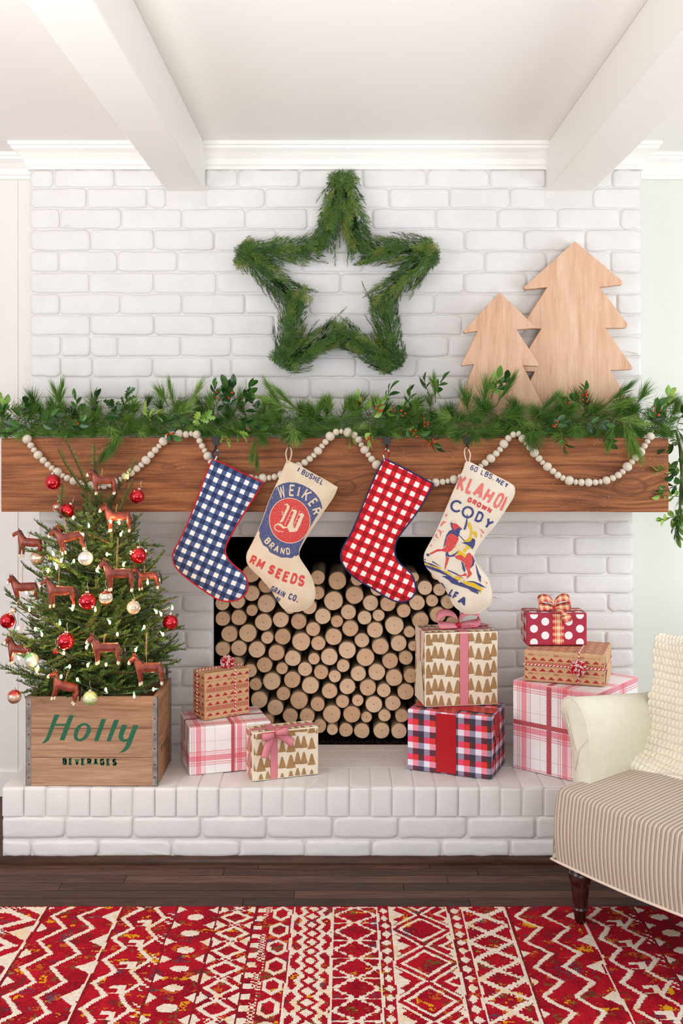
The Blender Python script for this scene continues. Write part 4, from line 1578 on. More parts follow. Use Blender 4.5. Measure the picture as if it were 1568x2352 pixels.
def stocking(i, label, mat, pipe=None, hookpx=None, loopmat=None):
    st = Stock(OUT[i], CORN[i])
    o0 = P(OUT[i][0][0], OUT[i][0][1], DS)
    t = thing('christmas_stocking', label, 'stocking', o0)
    v, f = fill(st.poly, 9)
    n = len(v)
    front = [st.at(p[0], p[1]) - o0 for p in v]
    back = [P(p[0], p[1], DS + .35 * st.puff(p[0], p[1])) - o0 for p in v]
    b = MB()
    b.add(front, f)
    b.add(back, [tuple(reversed(x)) for x in f])
    b.build('stocking_body', mat, t, True)
    if pipe:
        b = MB()
        b.tube([P(p[0], p[1], DS - .001) - o0 for p in st.poly], .0032, 7, closed=True)
        b.build('piping', pipe, t, True)
    else:
        b = MB()
        b.tube([P(p[0], p[1], DS - .0005) - o0 for p in st.poly], .0014, 6, closed=True)
        b.build('seam', mat, t, True)
    # hanging loop
    hx_, hy = hookpx
    a = P(OUT[i][0][0] + 4, OUT[i][0][1] + 6, DS - .003)
    tp = P(hx_, hy, 3.868)
    b = MB()
    wl = .0045
    for sx in (-1, 1):
        mid = (a + tp) / 2 + Vector((sx * .0105, 0, .004))
        pts = [a + Vector((sx * .0025, 0, 0)), a.lerp(mid, .5) + Vector((sx * .0015, 0, 0)), mid, tp + Vector((sx * .007, 0, -.008)), tp]
        pts = [Vector(q) for q in smooth_poly([tuple(q) for q in pts], 4, False)]
        lf = [q + Vector((-wl * .5, -wl * .8, 0)) - o0 for q in pts]
        rt = [q + Vector((wl * .5, wl * .8, 0)) - o0 for q in pts]
        b.strip(lf, rt)
    lo = b.build('hanging_loop', loopmat or mat, t, True)
    sm = lo.modifiers.new('thick', 'SOLIDIFY'); sm.thickness = .0012
    # hook on the mantel: a thing of its own
    top = P(hx_, 1003, YM)
    h = thing('mantel_hook', ['black iron hook above the blue check stocking', 'black iron hook above the stocking lettered WEIKER BRAND', 'black iron hook above the red check stocking', 'black iron hook above the stocking with the rider'][i], 'hook', (top.x, YM, MZ1), 0)
    zt = 0.0015
    zb = tp.z - MZ1
    b = MB()
    w0, w1 = .0155, .0105
    th = .0028
    ya = -.0035
    b.add([(-w0, .05, zt), (w0, .05, zt), (w0, ya, zt), (-w0, ya, zt), (-w0, .05, zt + th), (w0, .05, zt + th), (w0, ya - th, zt + th), (-w0, ya - th, zt + th)],
          [(0, 1, 2, 3), (7, 6, 5, 4), (4, 5, 1, 0), (3, 2, 6, 7), (0, 3, 7, 4), (1, 5, 6, 2)])
    b.add([(-w0, ya, zt + th), (w0, ya, zt + th), (w1, ya, zb + .012), (-w1, ya, zb + .012), (-w0, ya - th, zt + th), (w0, ya - th, zt + th), (w1, ya - th, zb + .012), (-w1, ya - th, zb + .012)],
          [(0, 1, 2, 3), (7, 6, 5, 4), (0, 3, 7, 4), (1, 5, 6, 2), (3, 2, 6, 7)])
    b.build('hook_plate', M['black_metal'], h)
    b = MB()
    b.tube([(0, ya - th * .5, zb + .014), (0, ya - .004, zb - .001), (0, ya - .012, zb - .004), (0, ya - .034, zb - .003), (0, ya - .040, zb + .004)], .0026, 7)
    b.build('hook_arm', M['black_metal'], h, True)
    return st, t, o0


st0, t0, oo0 = stocking(0, 'navy and white check stocking with red piping, first from the left', M['ging_blue'], M['piping_red'], (496, 1031))
st1, t1, oo1 = stocking(1, 'tan seed-sack stocking with a red W in a blue oval', M['canvas_a'], None, (664, 1026))
st2, t2, oo2 = stocking(2, 'red and white check stocking with navy piping', M['ging_red'], M['piping_navy'], (888, 1030))
st3, t3, oo3 = stocking(3, 'cream sack stocking printed with a rider on a rearing red horse', M['canvas_b'], None, (1072, 1028))


def line_text(s, p0, p1, hpx, stroke, gap, wf, slant=0.0):
    """text set along p0 -> p1 (pixels, baseline), scaled to reach p1"""
    q, w = text_quads(s, 1.0, stroke / hpx, gap, wf)
    d = np.array(p1, float) - np.array(p0, float)
    L = np.linalg.norm(d)
    d /= L
    up = np.array((d[1], -d[0]))
    sx = L / w
    return [[tuple(np.array(p0) + d * (x * sx) + up * (y * hpx) + d * slant * y * hpx) for x, y in qq] for qq in q]


def arc_text(s, c, rx, ry, a0, a1, hpx, stroke, gap, wf, inward=False, rot=0.0):
    """capital letters on an ellipse; angles in degrees in the picture (0 right, 90 up)"""
    q, w = text_quads(s, 1.0, stroke / hpx, gap, wf)
    out = []
    cr_, sr = math.cos(rot), math.sin(rot)
    for qq in q:
        r = []
        for x, y in qq:
            a = math.radians(a0 + (a1 - a0) * x / w)
            k = (y * hpx) * (-1 if inward else 1)
            X = (rx + k) * math.cos(a)
            Y = (ry + k) * math.sin(a)
            r.append((c[0] + X * cr_ + Y * sr, c[1] - (Y * cr_ - X * sr)))
        out.append(r)
    return out


# stocking 2: 1 BUSHEL / WEIKER / W / BRAND / (FA)RM SEEDS / GRAIN CO.
C5 = (560, 1060, 7.127)
blue = cr([(505, 440), (560, 392), (640, 356), (740, 340), (850, 347), (960, 382), (1070, 440), (1160, 512), (1230, 600), (1268, 690), (1283, 760), (1170, 925), (1090, 1062), (1020, 1200), (950, 1328), (900, 1440), (893, 1528)], *C5) + \
    cr([(1142, 1098), (1080, 1127), (990, 1122), (900, 1080), (833, 1010), (805, 945), (800, 880)], 380, 980, 3.733) + cr([(290, 1000), (345, 860), (400, 690), (455, 550)], *C5)
printed(st1, 'blue_oval', M['ink_blue'], [blue], t1, .0006, 6, oo1)
rc = cr([(750, 968)], *C5)[0]
el = lambda rx, ry, rot: [(rc[0] + rx * math.cos(a) * math.cos(rot) - ry * math.sin(a) * math.sin(rot), rc[1] + rx * math.cos(a) * math.sin(rot) + ry * math.sin(a) * math.cos(rot)) for a in [2 * PI * k / 44 for k in range(44)]]
printed(st1, 'cream_ring', M['ink_cream'], [el(47.6, 52.6, -.12)], t1, .0011, 6, oo1)
printed(st1, 'red_disc', M['ink_red'], [el(46.0, 51.0, -.12)], t1, .0016, 6, oo1)
Wm = [[(660, 700), (705, 688), (742, 720), (745, 760), (700, 850), (650, 960), (630, 990), (580, 998), (622, 930), (660, 840), (700, 760), (705, 725), (690, 706), (665, 715)],
      [(775, 800), (840, 783), (872, 818), (858, 850), (820, 950), (800, 1050), (835, 1105), (845, 1150), (745, 1155), (722, 1110), (700, 1072), (760, 960), (800, 860), (815, 822), (782, 812)],
      [(900, 860), (960, 840), (990, 885), (960, 930), (925, 1030), (870, 1140), (745, 1155), (760, 1130), (810, 1110), (838, 1085), (890, 960), (925, 890), (900, 878)],
      [(492, 1080), (510, 1030), (560, 1010), (610, 1020), (655, 1065), (720, 1072), (700, 1085), (640, 1100), (600, 1060), (555, 1035), (520, 1050), (505, 1085)],
      [(492, 1080), (505, 1078), (520, 1110), (570, 1140), (655, 1143), (655, 1152), (565, 1152), (510, 1120)],
      [(612, 815), (650, 830), (640, 845), (615, 830)], [(612, 850), (648, 865), (640, 880), (615, 862)],
      [(735, 885), (780, 890), (780, 896), (735, 891)], [(720, 945), (760, 950), (760, 956), (720, 951)], [(850, 940), (895, 945), (895, 951), (850, 946)], [(835, 998), (880, 1003), (880, 1009), (835, 1004)],
      [(800, 745), (808, 745), (672, 1040), (662, 1040)], [(915, 800), (923, 800), (798, 1098), (788, 1098)]]
printed(st1, 'letter', M['ink_cream'], [cr(w, *C5) for w in Wm], t1, .0021, 9, oo1)
weik = []
for s, p0, p1, h in (('W', (612, 600), (696, 594), 215), ('E', (738, 565), (823, 572), 192), ('I', (870, 578), (900, 592), 190), ('K', (925, 606), (1018, 670), 190), ('E', (1040, 680), (1088, 758), 170), ('R', (1100, 790), (1140, 880), 150)):
    pass
# letters set one by one on their traced baselines: (glyph, baseline start, baseline end, cap height)
LET = [('W', (585, 612), (690, 590), 31.0), ('E', (735, 565), (822, 572), 27), ('I', (866, 580), (890, 585), 26), ('K', (925, 600), (1015, 662), 28), ('E', (1038, 690), (1085, 752), 24), ('R', (1100, 790), (1128, 880), 22)]
q = []
for g, a, c, h in LET:
    q += line_text(g, cr([a], *C5)[0], cr([c], *C5)[0], h, 4.3, .2, 1.0)
printed(st1, 'lettering', M['ink_cream'], q, t1, .0013, None, oo1)
q = []
for g, a, c, h in [('B', (322, 1308), (375, 1366), 15.5), ('R', (392, 1398), (438, 1440), 16), ('A', (475, 1468), (550, 1500), 16.5), ('N', (590, 1515), (655, 1526), 16), ('D', (700, 1528), (760, 1520), 16)]:
    q += line_text(g, cr([a], *C5)[0], cr([c], *C5)[0], h, 3.2, .2, 1.0)
printed(st1, 'lettering', M['ink_cream'], q, t1, .0013, None, oo1)
q = line_text('1', (680.5, 1082), (684, 1084), 10.5, 2.2, .2, 1) + line_text('BUSHEL', cr([(930, 205)], *C5)[0], cr([(1278, 388)], *C5)[0], 13, 2.5, .22, .9)
printed(st1, 'lettering', M['ink_navy'], q, t1, .0009, None, oo1)
C3 = (380, 980, 3.733)
q = line_text('R', cr([(712, 1172)], *C3)[0], cr([(755, 1192)], *C3)[0], 22, 5.0, .2, .9) + line_text('M', cr([(768, 1204)], *C3)[0], cr([(822, 1232)], *C3)[0], 23, 5.0, .2, .8)
for g, a, c, h in [('S', (868, 1252), (915, 1275), 22), ('E', (932, 1292), (980, 1312), 24), ('E', (994, 1322), (1046, 1340), 25), ('D', (1062, 1342), (1110, 1358), 26), ('S', (1128, 1362), (1180, 1375), 26)]:
    q += line_text(g, cr([a], *C3)[0], cr([c], *C3)[0], h, 6.0, .2, .9)
printed(st1, 'lettering', M['ink_red'], q, t1, .0009, None, oo1)
q = line_text('GRAIN', cr([(893, 1410)], *C3)[0], cr([(1010, 1468)], *C3)[0], 14.5, 3.0, .2, .8) + line_text('CO.', cr([(1048, 1478)], *C3)[0], cr([(1128, 1506)], *C3)[0], 15, 3.4, .2, .85)
q += line_text('NO', cr([(940, 1478)], *C3)[0], cr([(968, 1502)], *C3)[0], 8.5, 1.8, .2, .7)
printed(st1, 'lettering', M['ink_navy'], q, t1, .0009, None, oo1)

# stocking 4: 60 LBS. NET / KLAHOM / GROWN / CODY / ALFA and the rider
C6 = (960, 1040, 6.533)
q = line_text('60 LBS.', cr([(772, 250)], *C6)[0], cr([(1120, 412)], *C6)[0], 12.5, 2.0, .2, 1.0) + line_text('NE', cr([(1160, 432)], *C6)[0], cr([(1270, 498)], *C6)[0], 11, 2.2, .22, 1.0) + line_text('T', cr([(1284, 506)], *C6)[0], cr([(1338, 530)], *C6)[0], 9.5, 2.2, .2, 1)
printed(st3, 'lettering', M['ink_navy'], q, t3, .0009, None, oo3)
q = []
for g, a, c, h in [('K', (562, 568), (672, 598), 39), ('L', (695, 598), (790, 635), 39), ('A', (802, 642), (935, 705), 38), ('H', (945, 718), (1050, 780), 36), ('O', (1105, 800), (1195, 850), 38), ('I', (1210, 878), (1245, 895), 33)]:
    q += line_text(g, cr([a], *C6)[0], cr([c], *C6)[0], h, 7.8, .2, .85)
q += [cr([(1318, 655), (1342, 668), (1262, 860), (1245, 850)], *C6)]
printed(st3, 'lettering', M['ink_pink'], q, t3, .0009, None, oo3)
q = line_text('GROWN', cr([(728, 730)], *C6)[0], cr([(1078, 912)], *C6)[0], 12.5, 3.8, .22, 1.05)
printed(st3, 'lettering', M['ink_red'], q, t3, .0009, None, oo3)
q = []
ring = lambda cx, cy, r, a0, a1, n: [(cx + r * math.cos(math.radians(a0 + (a1 - a0) * k / n)), cy + r * math.sin(math.radians(a0 + (a1 - a0) * k / n))) for k in range(n + 1)]
def arc_quads(c, r0, r1, a0, a1, n):
    A, B = ring(c[0], c[1], r0, a0, a1, n), ring(c[0], c[1], r1, a0, a1, n)
    return [[A[i], A[i + 1], B[i + 1], B[i]] for i in range(n)]
q += arc_quads(cr([(575, 802)], *C6)[0], 9.4, 14.4, 20 + 30, 360 - 30, 18)
q += arc_quads(cr([(745, 892)], *C6)[0], 9.2, 14.2, 0, 360, 24)
q += line_text('D', cr([(838, 1020)], *C6)[0], cr([(935, 1062)], *C6)[0], 25.5, 5.2, .2, 1.0) + line_text('Y', cr([(960, 1100)], *C6)[0], cr([(1062, 1166)], *C6)[0], 25, 5.4, .2, 1.0)
printed(st3, 'lettering', M['ink_navy'], q, t3, .0009, None, oo3)
C7 = (960, 1180, 7.84)
q = []
for g, a, c, h in [('A', (412, 1300), (500, 1370), 14), ('L', (528, 1470), (592, 1512), 20), ('F', (598, 1528), (672, 1568), 20), ('A', (690, 1600), (832, 1676), 20.5)]:
    if g == 'A' and a[0] == 412: continue
    q += line_text(g, cr([a], *C7)[0], cr([c], *C7)[0], h, 5.2, .2, .95)
q += [cr([(395, 1235), (435, 1250), (500, 1355), (478, 1345)], *C7)]
printed(st3, 'lettering', M['ink_navy'], q, t3, .0009, None, oo3)
nav = [[(108, 808), (280, 860), (430, 970), (270, 880), (110, 830)], [(120, 920), (230, 950), (400, 1010), (560, 1110), (720, 1200), (880, 1290), (1000, 1330), (1150, 1400), (1080, 1395), (1085, 1450), (960, 1400), (900, 1350), (740, 1300), (600, 1250), (540, 1190), (420, 1120), (520, 1120), (380, 1060), (240, 1010), (130, 955)],
       [(110, 850), (240, 900), (400, 975), (240, 930), (108, 875)], [(520, 1000), (690, 1070), (830, 1170), (690, 1100), (540, 1030)], [(890, 1210), (1000, 1215), (1120, 1260), (1235, 1340), (1120, 1310), (1000, 1240), (900, 1225)],
       [(1030, 880), (1060, 960), (1100, 1080), (1132, 1130), (1128, 1240), (1090, 1190), (1055, 1060)],
       [(620, 280), (760, 290), (745, 350), (720, 420), (600, 350), (540, 380), (510, 430), (500, 500), (470, 600), (455, 600), (480, 480), (510, 380), (560, 310)],
       [(815, 285), (845, 190), (870, 90), (890, 90), (885, 180), (850, 290)], [(878, 10), (892, 10), (890, 100), (874, 100)], [(1005, 450), (1030, 480), (1020, 560), (980, 640), (940, 600), (880, 560), (780, 520), (860, 510), (940, 500), (980, 440)],
       [(620, 265), (632, 258), (880, 530), (868, 540)], [(500, 690), (600, 700), (700, 650), (720, 690), (640, 770), (560, 780), (510, 760), (500, 800), (495, 740)], [(770, 860), (810, 880), (850, 1000), (840, 1060), (800, 1000), (790, 920)],
       [(980, 740), (1020, 850), (1000, 930), (930, 990), (960, 900), (975, 830)], [(580, 150), (640, 170), (760, 240), (795, 285), (760, 290), (690, 310), (620, 290), (590, 230)], [(142, 725), (170, 715), (210, 740), (190, 765), (160, 765)]]
red = [[(600, 350), (720, 420), (725, 470), (680, 560), (620, 640), (560, 690), (500, 690), (430, 670), (340, 680), (240, 730), (205, 735), (200, 715), (300, 660), (360, 635), (430, 640), (500, 590), (480, 560), (510, 470), (520, 420), (560, 370)],
       [(640, 170), (690, 180), (790, 270), (720, 250), (640, 300), (625, 240), (600, 200)], [(505, 770), (560, 790), (535, 880), (505, 960), (492, 1010), (475, 990), (485, 900), (500, 830)],
       [(650, 760), (770, 740), (850, 800), (880, 720), (930, 700), (975, 760), (985, 850), (960, 930), (930, 1010), (970, 1080), (930, 1130), (890, 1160), (870, 1150), (900, 1090), (890, 1040), (850, 960), (830, 890), (770, 840), (690, 810)],
       [(850, 1060), (880, 1100), (860, 1120), (790, 1120), (700, 1115), (700, 1105), (800, 1100), (830, 1080)]]
yel = [[(890, 170), (930, 150), (965, 230), (985, 330), (975, 420), (1000, 440), (950, 500), (870, 520), (830, 490), (900, 440), (930, 380), (935, 290), (900, 230)], [(1000, 310), (1050, 330), (1065, 380), (1050, 450), (1020, 410), (995, 360)],
       [(580, 590), (665, 555), (680, 600), (600, 630)], [(690, 700), (740, 650), (870, 740), (830, 830), (700, 750)], [(110, 850), (240, 900), (330, 940), (430, 985), (380, 1000), (240, 950), (115, 905)], [(440, 1030), (530, 1030), (600, 1090), (620, 1130), (540, 1090), (450, 1050)],
       [(620, 1150), (700, 1120), (800, 1160), (760, 1180), (850, 1220), (980, 1210), (1060, 1280), (1180, 1360), (1120, 1390), (1130, 1440), (1040, 1370), (900, 1310), (770, 1260), (830, 1230), (700, 1190)], [(800, 640), (860, 620), (870, 560), (960, 590), (940, 620), (880, 650), (850, 700), (810, 680)]]
crm = [[(540, 700), (640, 640), (720, 560), (800, 545), (850, 570), (820, 610), (740, 640), (680, 700), (590, 750), (550, 740)], [(600, 130), (640, 105), (690, 160), (640, 170), (600, 165)], [(960, 370), (1000, 380), (1010, 440), (970, 440), (950, 410)]]
thin = [[(490, 1010), (480, 1030), (420, 1030), (440, 1005)], [(610, 1150), (625, 1105), (700, 1100), (700, 1120), (650, 1130), (635, 1155)], [(705, 1220), (760, 1190), (870, 1160), (880, 1180), (790, 1210), (750, 1240)]]
pk = [[(480, 30), (530, 0), (500, 60)], [(400, 200), (450, 130), (520, 155), (450, 175), (415, 230)], [(340, 280), (480, 320), (420, 330), (400, 420), (385, 330)], [(300, 400), (340, 350), (330, 400), (380, 450), (330, 430)], [(255, 480), (310, 462), (290, 475)], [(200, 540), (262, 575), (200, 590), (230, 565)],
      [(1100, 265), (1150, 290), (1200, 350), (1160, 350), (1130, 300)], [(1110, 345), (1150, 390), (1140, 440), (1135, 390)], [(1170, 1190), (1255, 1245), (1200, 1300), (1240, 1245)]]
printed(st3, 'yellow_print', M['ink_yellow'], [cr(x, *C7) for x in yel], t3, .0008, 9, oo3)
printed(st3, 'navy_print', M['ink_navy'], [cr(x, *C7) for x in nav], t3, .0011, 9, oo3)
printed(st3, 'red_print', M['ink_red'], [cr(x, *C7) for x in red], t3, .0014, 9, oo3)
printed(st3, 'cream_print', M['ink_cream'], [cr(x, *C7) for x in crm + thin], t3, .0016, 9, oo3)
printed(st3, 'pink_print', M['ink_pink'], [cr(x, *C7) for x in pk], t3, .0009, 9, oo3)
# ---------------------------------------------------------------- wrapping papers (uv in metres)
def uvpaper(name, rough=.38, spec=.4):
    t = NT(name, rough, spec)
    uv = t.n('ShaderNodeUVMap')
    s = t.sep(uv.outputs[0])
    return t, s


def white_plaid(name, pu, pv, ou, ov):
    t, s = uvpaper(name)
    def bandcol(c, per, off):
        f = t.math('FRACT', t.math('ADD', t.math('DIVIDE', c, per), 20 + off))
        W_, Pk, Rd, Gn, Lp = (255, 255, 255), (244, 150, 164), (222, 60, 84), (226, 230, 216), (252, 216, 220)
        st = [(0, W_), (.10, Rd), (.112, W_), (.125, Lp), (.15, W_), (.16, Rd), (.168, W_), (.20, Pk), (.335, W_), (.36, Rd), (.37, W_), (.385, Lp), (.41, W_), (.42, Rd), (.432, W_), (.66, Gn), (.672, W_)]
        return t.ramp(f, st, 'CONSTANT')
    c = t.mix(1.0, bandcol(s[0], pu, ou), bandcol(s[1], pv, ov), 'MULTIPLY')
    weave = t.noise(t.coord('UV', (900, 900, 1)), 3, 1)
    c = t.mix(t.math('MULTIPLY', weave, .22), c, (250, 246, 245))
    c = t.mix(1.0, c, (246, 240, 242), 'MULTIPLY')
    t.col(c)
    return t.m


M['plaid_a'] = white_plaid('white_red_plaid_paper', .150, .150, .05, -.12)
M['plaid_b'] = white_plaid('white_red_plaid_paper_large', .165, .165, -.02, .37)


def tartan():
    t, s = uvpaper('red_black_check_paper')
    def cell(c, off):
        return t.math('FRACT', t.math('ADD', t.math('DIVIDE', c, .0213 * 3), 20 + off))
    fu, fv = cell(s[0], .0), cell(s[1], .05)
    A = [(0, (232, 226, 238)), (.3333, (236, 140, 160)), (.6667, (150, 140, 166))]
    B_ = [(0, (146, 134, 160)), (.3333, (98, 42, 56)), (.6667, (54, 52, 70))]
    C_ = [(0, (232, 70, 112)), (.3333, (222, 50, 46)), (.6667, (84, 46, 46))]
    ra, rb, rc_ = (t.ramp(fu, q, 'CONSTANT') for q in (A, B_, C_))
    c = t.mix(t.math('GREATER_THAN', fv, .3333), rb, ra)
    c = t.mix(t.math('GREATER_THAN', fv, .6667), c, rc_)
    t.col(c)
    return t.m


M['tartan'] = tartan()
M['kraft'] = plain('brown_kraft_paper', (206, 166, 126), .55, .25, var=.03)
M['cream_paper'] = plain('cream_wrapping_paper', (236, 222, 200), .4, .35, var=.02)
M['cranberry_paper'] = plain('cranberry_red_paper', (168, 44, 66), .45, .3)
M['gold_print'] = plain('tan_gold_print', (166, 128, 86), .45, .35, var=.04)
M['red_print'] = plain('brick_red_print', (176, 44, 50), .55, .2)
M['white_print'] = plain('white_dot_print', (240, 236, 238), .4, .3)
M['red_satin'] = plain('crimson_satin', (176, 4, 20), .35, .45)


def ribbon_mat(name, kind):
    t = NT(name, .45, .35)
    uv = t.n('ShaderNodeUVMap')
    s = t.sep(uv.outputs[0])
    if kind == 'stripe':
        f = t.math('FRACT', t.math('MULTIPLY', t.math('SUBTRACT', s[0], .06), 10.3))
        ed = t.math('GREATER_THAN', t.math('ABSOLUTE', t.math('SUBTRACT', s[0], .5)), .455)
        c = t.mix(t.math('LESS_THAN', f, .42), (194, 44, 74), (242, 190, 196))
        c = t.mix(ed, c, (180, 20, 44))
    elif kind == 'dots':
        u = t.math('MULTIPLY', s[0], 3.0)
        v = t.math('MULTIPLY', s[1], 210.0)
        off = t.math('MULTIPLY', t.math('FLOOR', t.math('FRACT', t.math('MULTIPLY', v, .5)) if False else t.math('MODULO', t.math('FLOOR', v), 2)), .5)
        du = t.math('SUBTRACT', t.math('FRACT', t.math('ADD', u, off)), .5)
        dv = t.math('SUBTRACT', t.math('FRACT', v), .5)
        r = t.math('ADD', t.math('MULTIPLY', du, du), t.math('MULTIPLY', dv, dv))
        c = t.mix(t.math('LESS_THAN', r, .05), (168, 4, 34), (250, 226, 232))
    elif kind == 'plaid':
        def bc(x, k):
            return t.ramp(t.math('FRACT', t.math('MULTIPLY', x, k)), [(0, (196, 30, 44)), (.22, (240, 200, 150)), (.30, (206, 60, 60)), (.38, (246, 220, 176)), (.62, (246, 220, 176)), (.66, (206, 60, 60)), (.74, (236, 190, 140)), (.8, (196, 30, 44))], 'CONSTANT')
        c = t.mix(.5, bc(s[0], 1.0), bc(s[1], 42.0))
    elif kind == 'twine':
        f = t.math('FRACT', t.math('ADD', s[0], t.math('MULTIPLY', s[1], 75.0)))
        c = t.mix(t.math('GREATER_THAN', f, .5), (246, 230, 224), (200, 28, 40))
    t.col(c)
    return t.m


for k_ in ('stripe', 'dots', 'plaid', 'twine'):
    M['rb_' + k_] = ribbon_mat(k_ + '_ribbon', k_)
M['rb_pale'] = plain('rose_ribbon_back', (222, 108, 132), .4, .4)


def box_mesh(w, d, h, mat, r=.004, name='wrapped_box'):
    """paper-wrapped carton with softened edges; uv runs in metres round the faces"""
    import bmesh
    bm = bmesh.new()
    bmesh.ops.create_cube(bm, size=1.0)
    for v in bm.verts:
        v.co = Vector(((v.co.x + .5) * w, (v.co.y + .5) * d, (v.co.z + .5) * h))
    bmesh.ops.bevel(bm, geom=list(bm.edges), offset=r, segments=3, affect='EDGES', profile=.5)
    uvl = bm.loops.layers.uv.new('uv')
    for f in bm.faces:
        n = f.normal
        f.smooth = False
        for l in f.loops:
            c = l.vert.co
            if abs(n.z) > .8: l[uvl].uv = (c.x, c.y + h)
            elif abs(n.x) > .71: l[uvl].uv = (c.y + w if n.x > 0 else -c.y, c.z)
            else: l[uvl].uv = (c.x, c.z)
    me = bpy.data.meshes.new(name)
    bm.to_mesh(me); bm.free()
    me.materials.append(mat)
    return me


def fold_ends(t, w, d, h, mat, side, rg):
    """paper folded in triangles over one end of the carton"""
    b = MB()
    x = w + .0006 if side > 0 else -.0006
    for s, (z0, z1) in ((1, (h - .004, h * .42)), (-1, (.004, h * .58))):
        b.add([(x, .004, z0), (x, d - .004, z0), (x + side * .0012, d * .72, z1), (x + side * .0012, d * .28, z1)], [(0, 1, 2, 3)], 0,
              [(0, z0), (d, z0), (d * .72, z1), (d * .28, z1)])
        x += side * .0010
    b.build('folded_end', mat, t)


def band_box(w, d, h, c, bw, axis, mat, t, name='ribbon', off=.0012, r=.004, turn=0.0):
    """ribbon band round the carton. axis 'x': the band lies in the y-z plane at x=c; 'y': in the x-z plane at y=c; 'z': level band at z=c"""
    o = off
    def corner(p0, p1, p2):
        return p1
    if axis == 'x':
        loop = [(-o, r), (-o, h - r), (r, h + o), (d - r, h + o), (d + o, h - r), (d + o, r), (d - r, -.0002), (r, -.0002)]
        mk = lambda a, e: (c + e, a[0], a[1])
    elif axis == 'y':
        loop = [(-o, r), (-o, h - r), (r, h + o), (w - r, h + o), (w + o, h - r), (w + o, r), (w - r, -.0002), (r, -.0002)]
        mk = lambda a, e: (a[0], c + e, a[1])
    else:
        loop = [(-o, r), (-o, d - r), (r, d + o), (w - r, d + o), (w + o, d - r), (w + o, r), (w - r, -o), (r, -o)]
        mk = lambda a, e: (a[0], a[1], c + e)
    loop = loop + [loop[0]]
    b = MB()
    b.strip([mk(a, -bw / 2) for a in loop], [mk(a, bw / 2) for a in loop])
    return b.build(name, mat, t)


def twine_loop(w, d, h, c, axis, mat, t, r=.0023):
    o = r
    if axis == 'x':
        loop = [(c, -o, .001), (c, -o, h), (c, 0, h + o), (c, d, h + o), (c, d + o, h), (c, d + o, .001)]
    elif axis == 'y':
        loop = [(-o, c, .001), (-o, c, h), (0, c, h + o), (w, c, h + o), (w + o, c, h), (w + o, c, .001)]
    else:
        loop = [(-o, -o, c), (w + o, -o, c), (w + o, d + o, c), (-o, d + o, c), (-o, -o, c)]
    pts = []
    for a, e in zip(loop, loop[1:]):
        for k in range(6):
            pts.append(tuple(a[i] + (e[i] - a[i]) * k / 6 for i in range(3)))
    pts.append(loop[-1])
    b = MB(); b.tube(pts, r, 8)
    return b.build('twine', mat, t, True)


def bow(t, c, R, bw, mat, mat2, rz=0.0, tails=((-1, .06, -.7), (1, .05, -.4)), normal=(0, 0, 1), tilt=.2, seed=0):
    """two loops, a knot and tails; lies in the plane whose up is normal"""
    rg = random.Random(seed)
    piv = bpy.data.objects.new('bow', None); COL.objects.link(piv); piv.parent = t
    N = Vector(normal).normalized()
    X = Vector((math.cos(rz), math.sin(rz), 0))
    X = (X - N * X.dot(N)).normalized()
    Y = N.cross(X)
    mt = Matrix((X, Y, N)).transposed().to_4x4()
    piv.matrix_local = Matrix.Translation(c) @ mt
    for sx in (-1, 1):
        b = MB()
        pts, lf, rt = [], [], []
        n = 18
        for k in range(n + 1):
            a = k / n * 2 * PI
            x = sx * R * .52 * (1 - math.cos(a))
            z = R * .36 * math.sin(a) * (1 if sx > 0 else 1) + R * .17
            z += R * .10 * math.sin(a * .5)
            wv = bw * (.30 + .70 * math.sin(a * .5) ** .7)
            skew = R * tilt * math.sin(a * .5)
            be = .95 if N.z > .5 else 0.0
            zz = max(z, .002) + wv * .5 * math.sin(be) + .001
            lf.append((x + skew * .1, -wv / 2 * math.cos(be) + skew * sx, zz - wv / 2 * math.sin(be)))
            rt.append((x - skew * .1, wv / 2 * math.cos(be) + skew * sx, zz + wv / 2 * math.sin(be)))
        b.strip(lf, rt)
        o = b.build('bow_loop', mat, piv, True)
        m = o.modifiers.new('thick', 'SOLIDIFY'); m.thickness = .0005
    b = MB()
    b.sphere((0, 0, R * .16), R * .13, 12, 8, sc=(1.0, 1.15, 1.0))
    b.build('bow_knot', mat, piv, True)
    for (pts3) in tails:
        b = MB()
        lf, rt = [], []
        P3 = smooth_poly(pts3, 5, False)
        for i, p in enumerate(P3):
            u = i / (len(P3) - 1)
            q = Vector(P3[min(i + 1, len(P3) - 1)]) - Vector(P3[max(i - 1, 0)])
            s = q.cross(Vector((0, 0, 1)) if abs(q.normalized().z) < .8 else Vector((0, -1, 0))).normalized()
            wv = bw * (.4 + .6 * min(1, u * 2.2))
            k2 = .006 if i == len(P3) - 1 else 0
            lf.append(tuple(Vector(p) - s * wv / 2)); rt.append(tuple(Vector(p) + s * wv / 2 + q.normalized() * k2))
        b.strip(lf, rt)
        o = b.build('bow_tail', mat, piv, True)
        m = o.modifiers.new('thick', 'SOLIDIFY'); m.thickness = .0005
    return piv


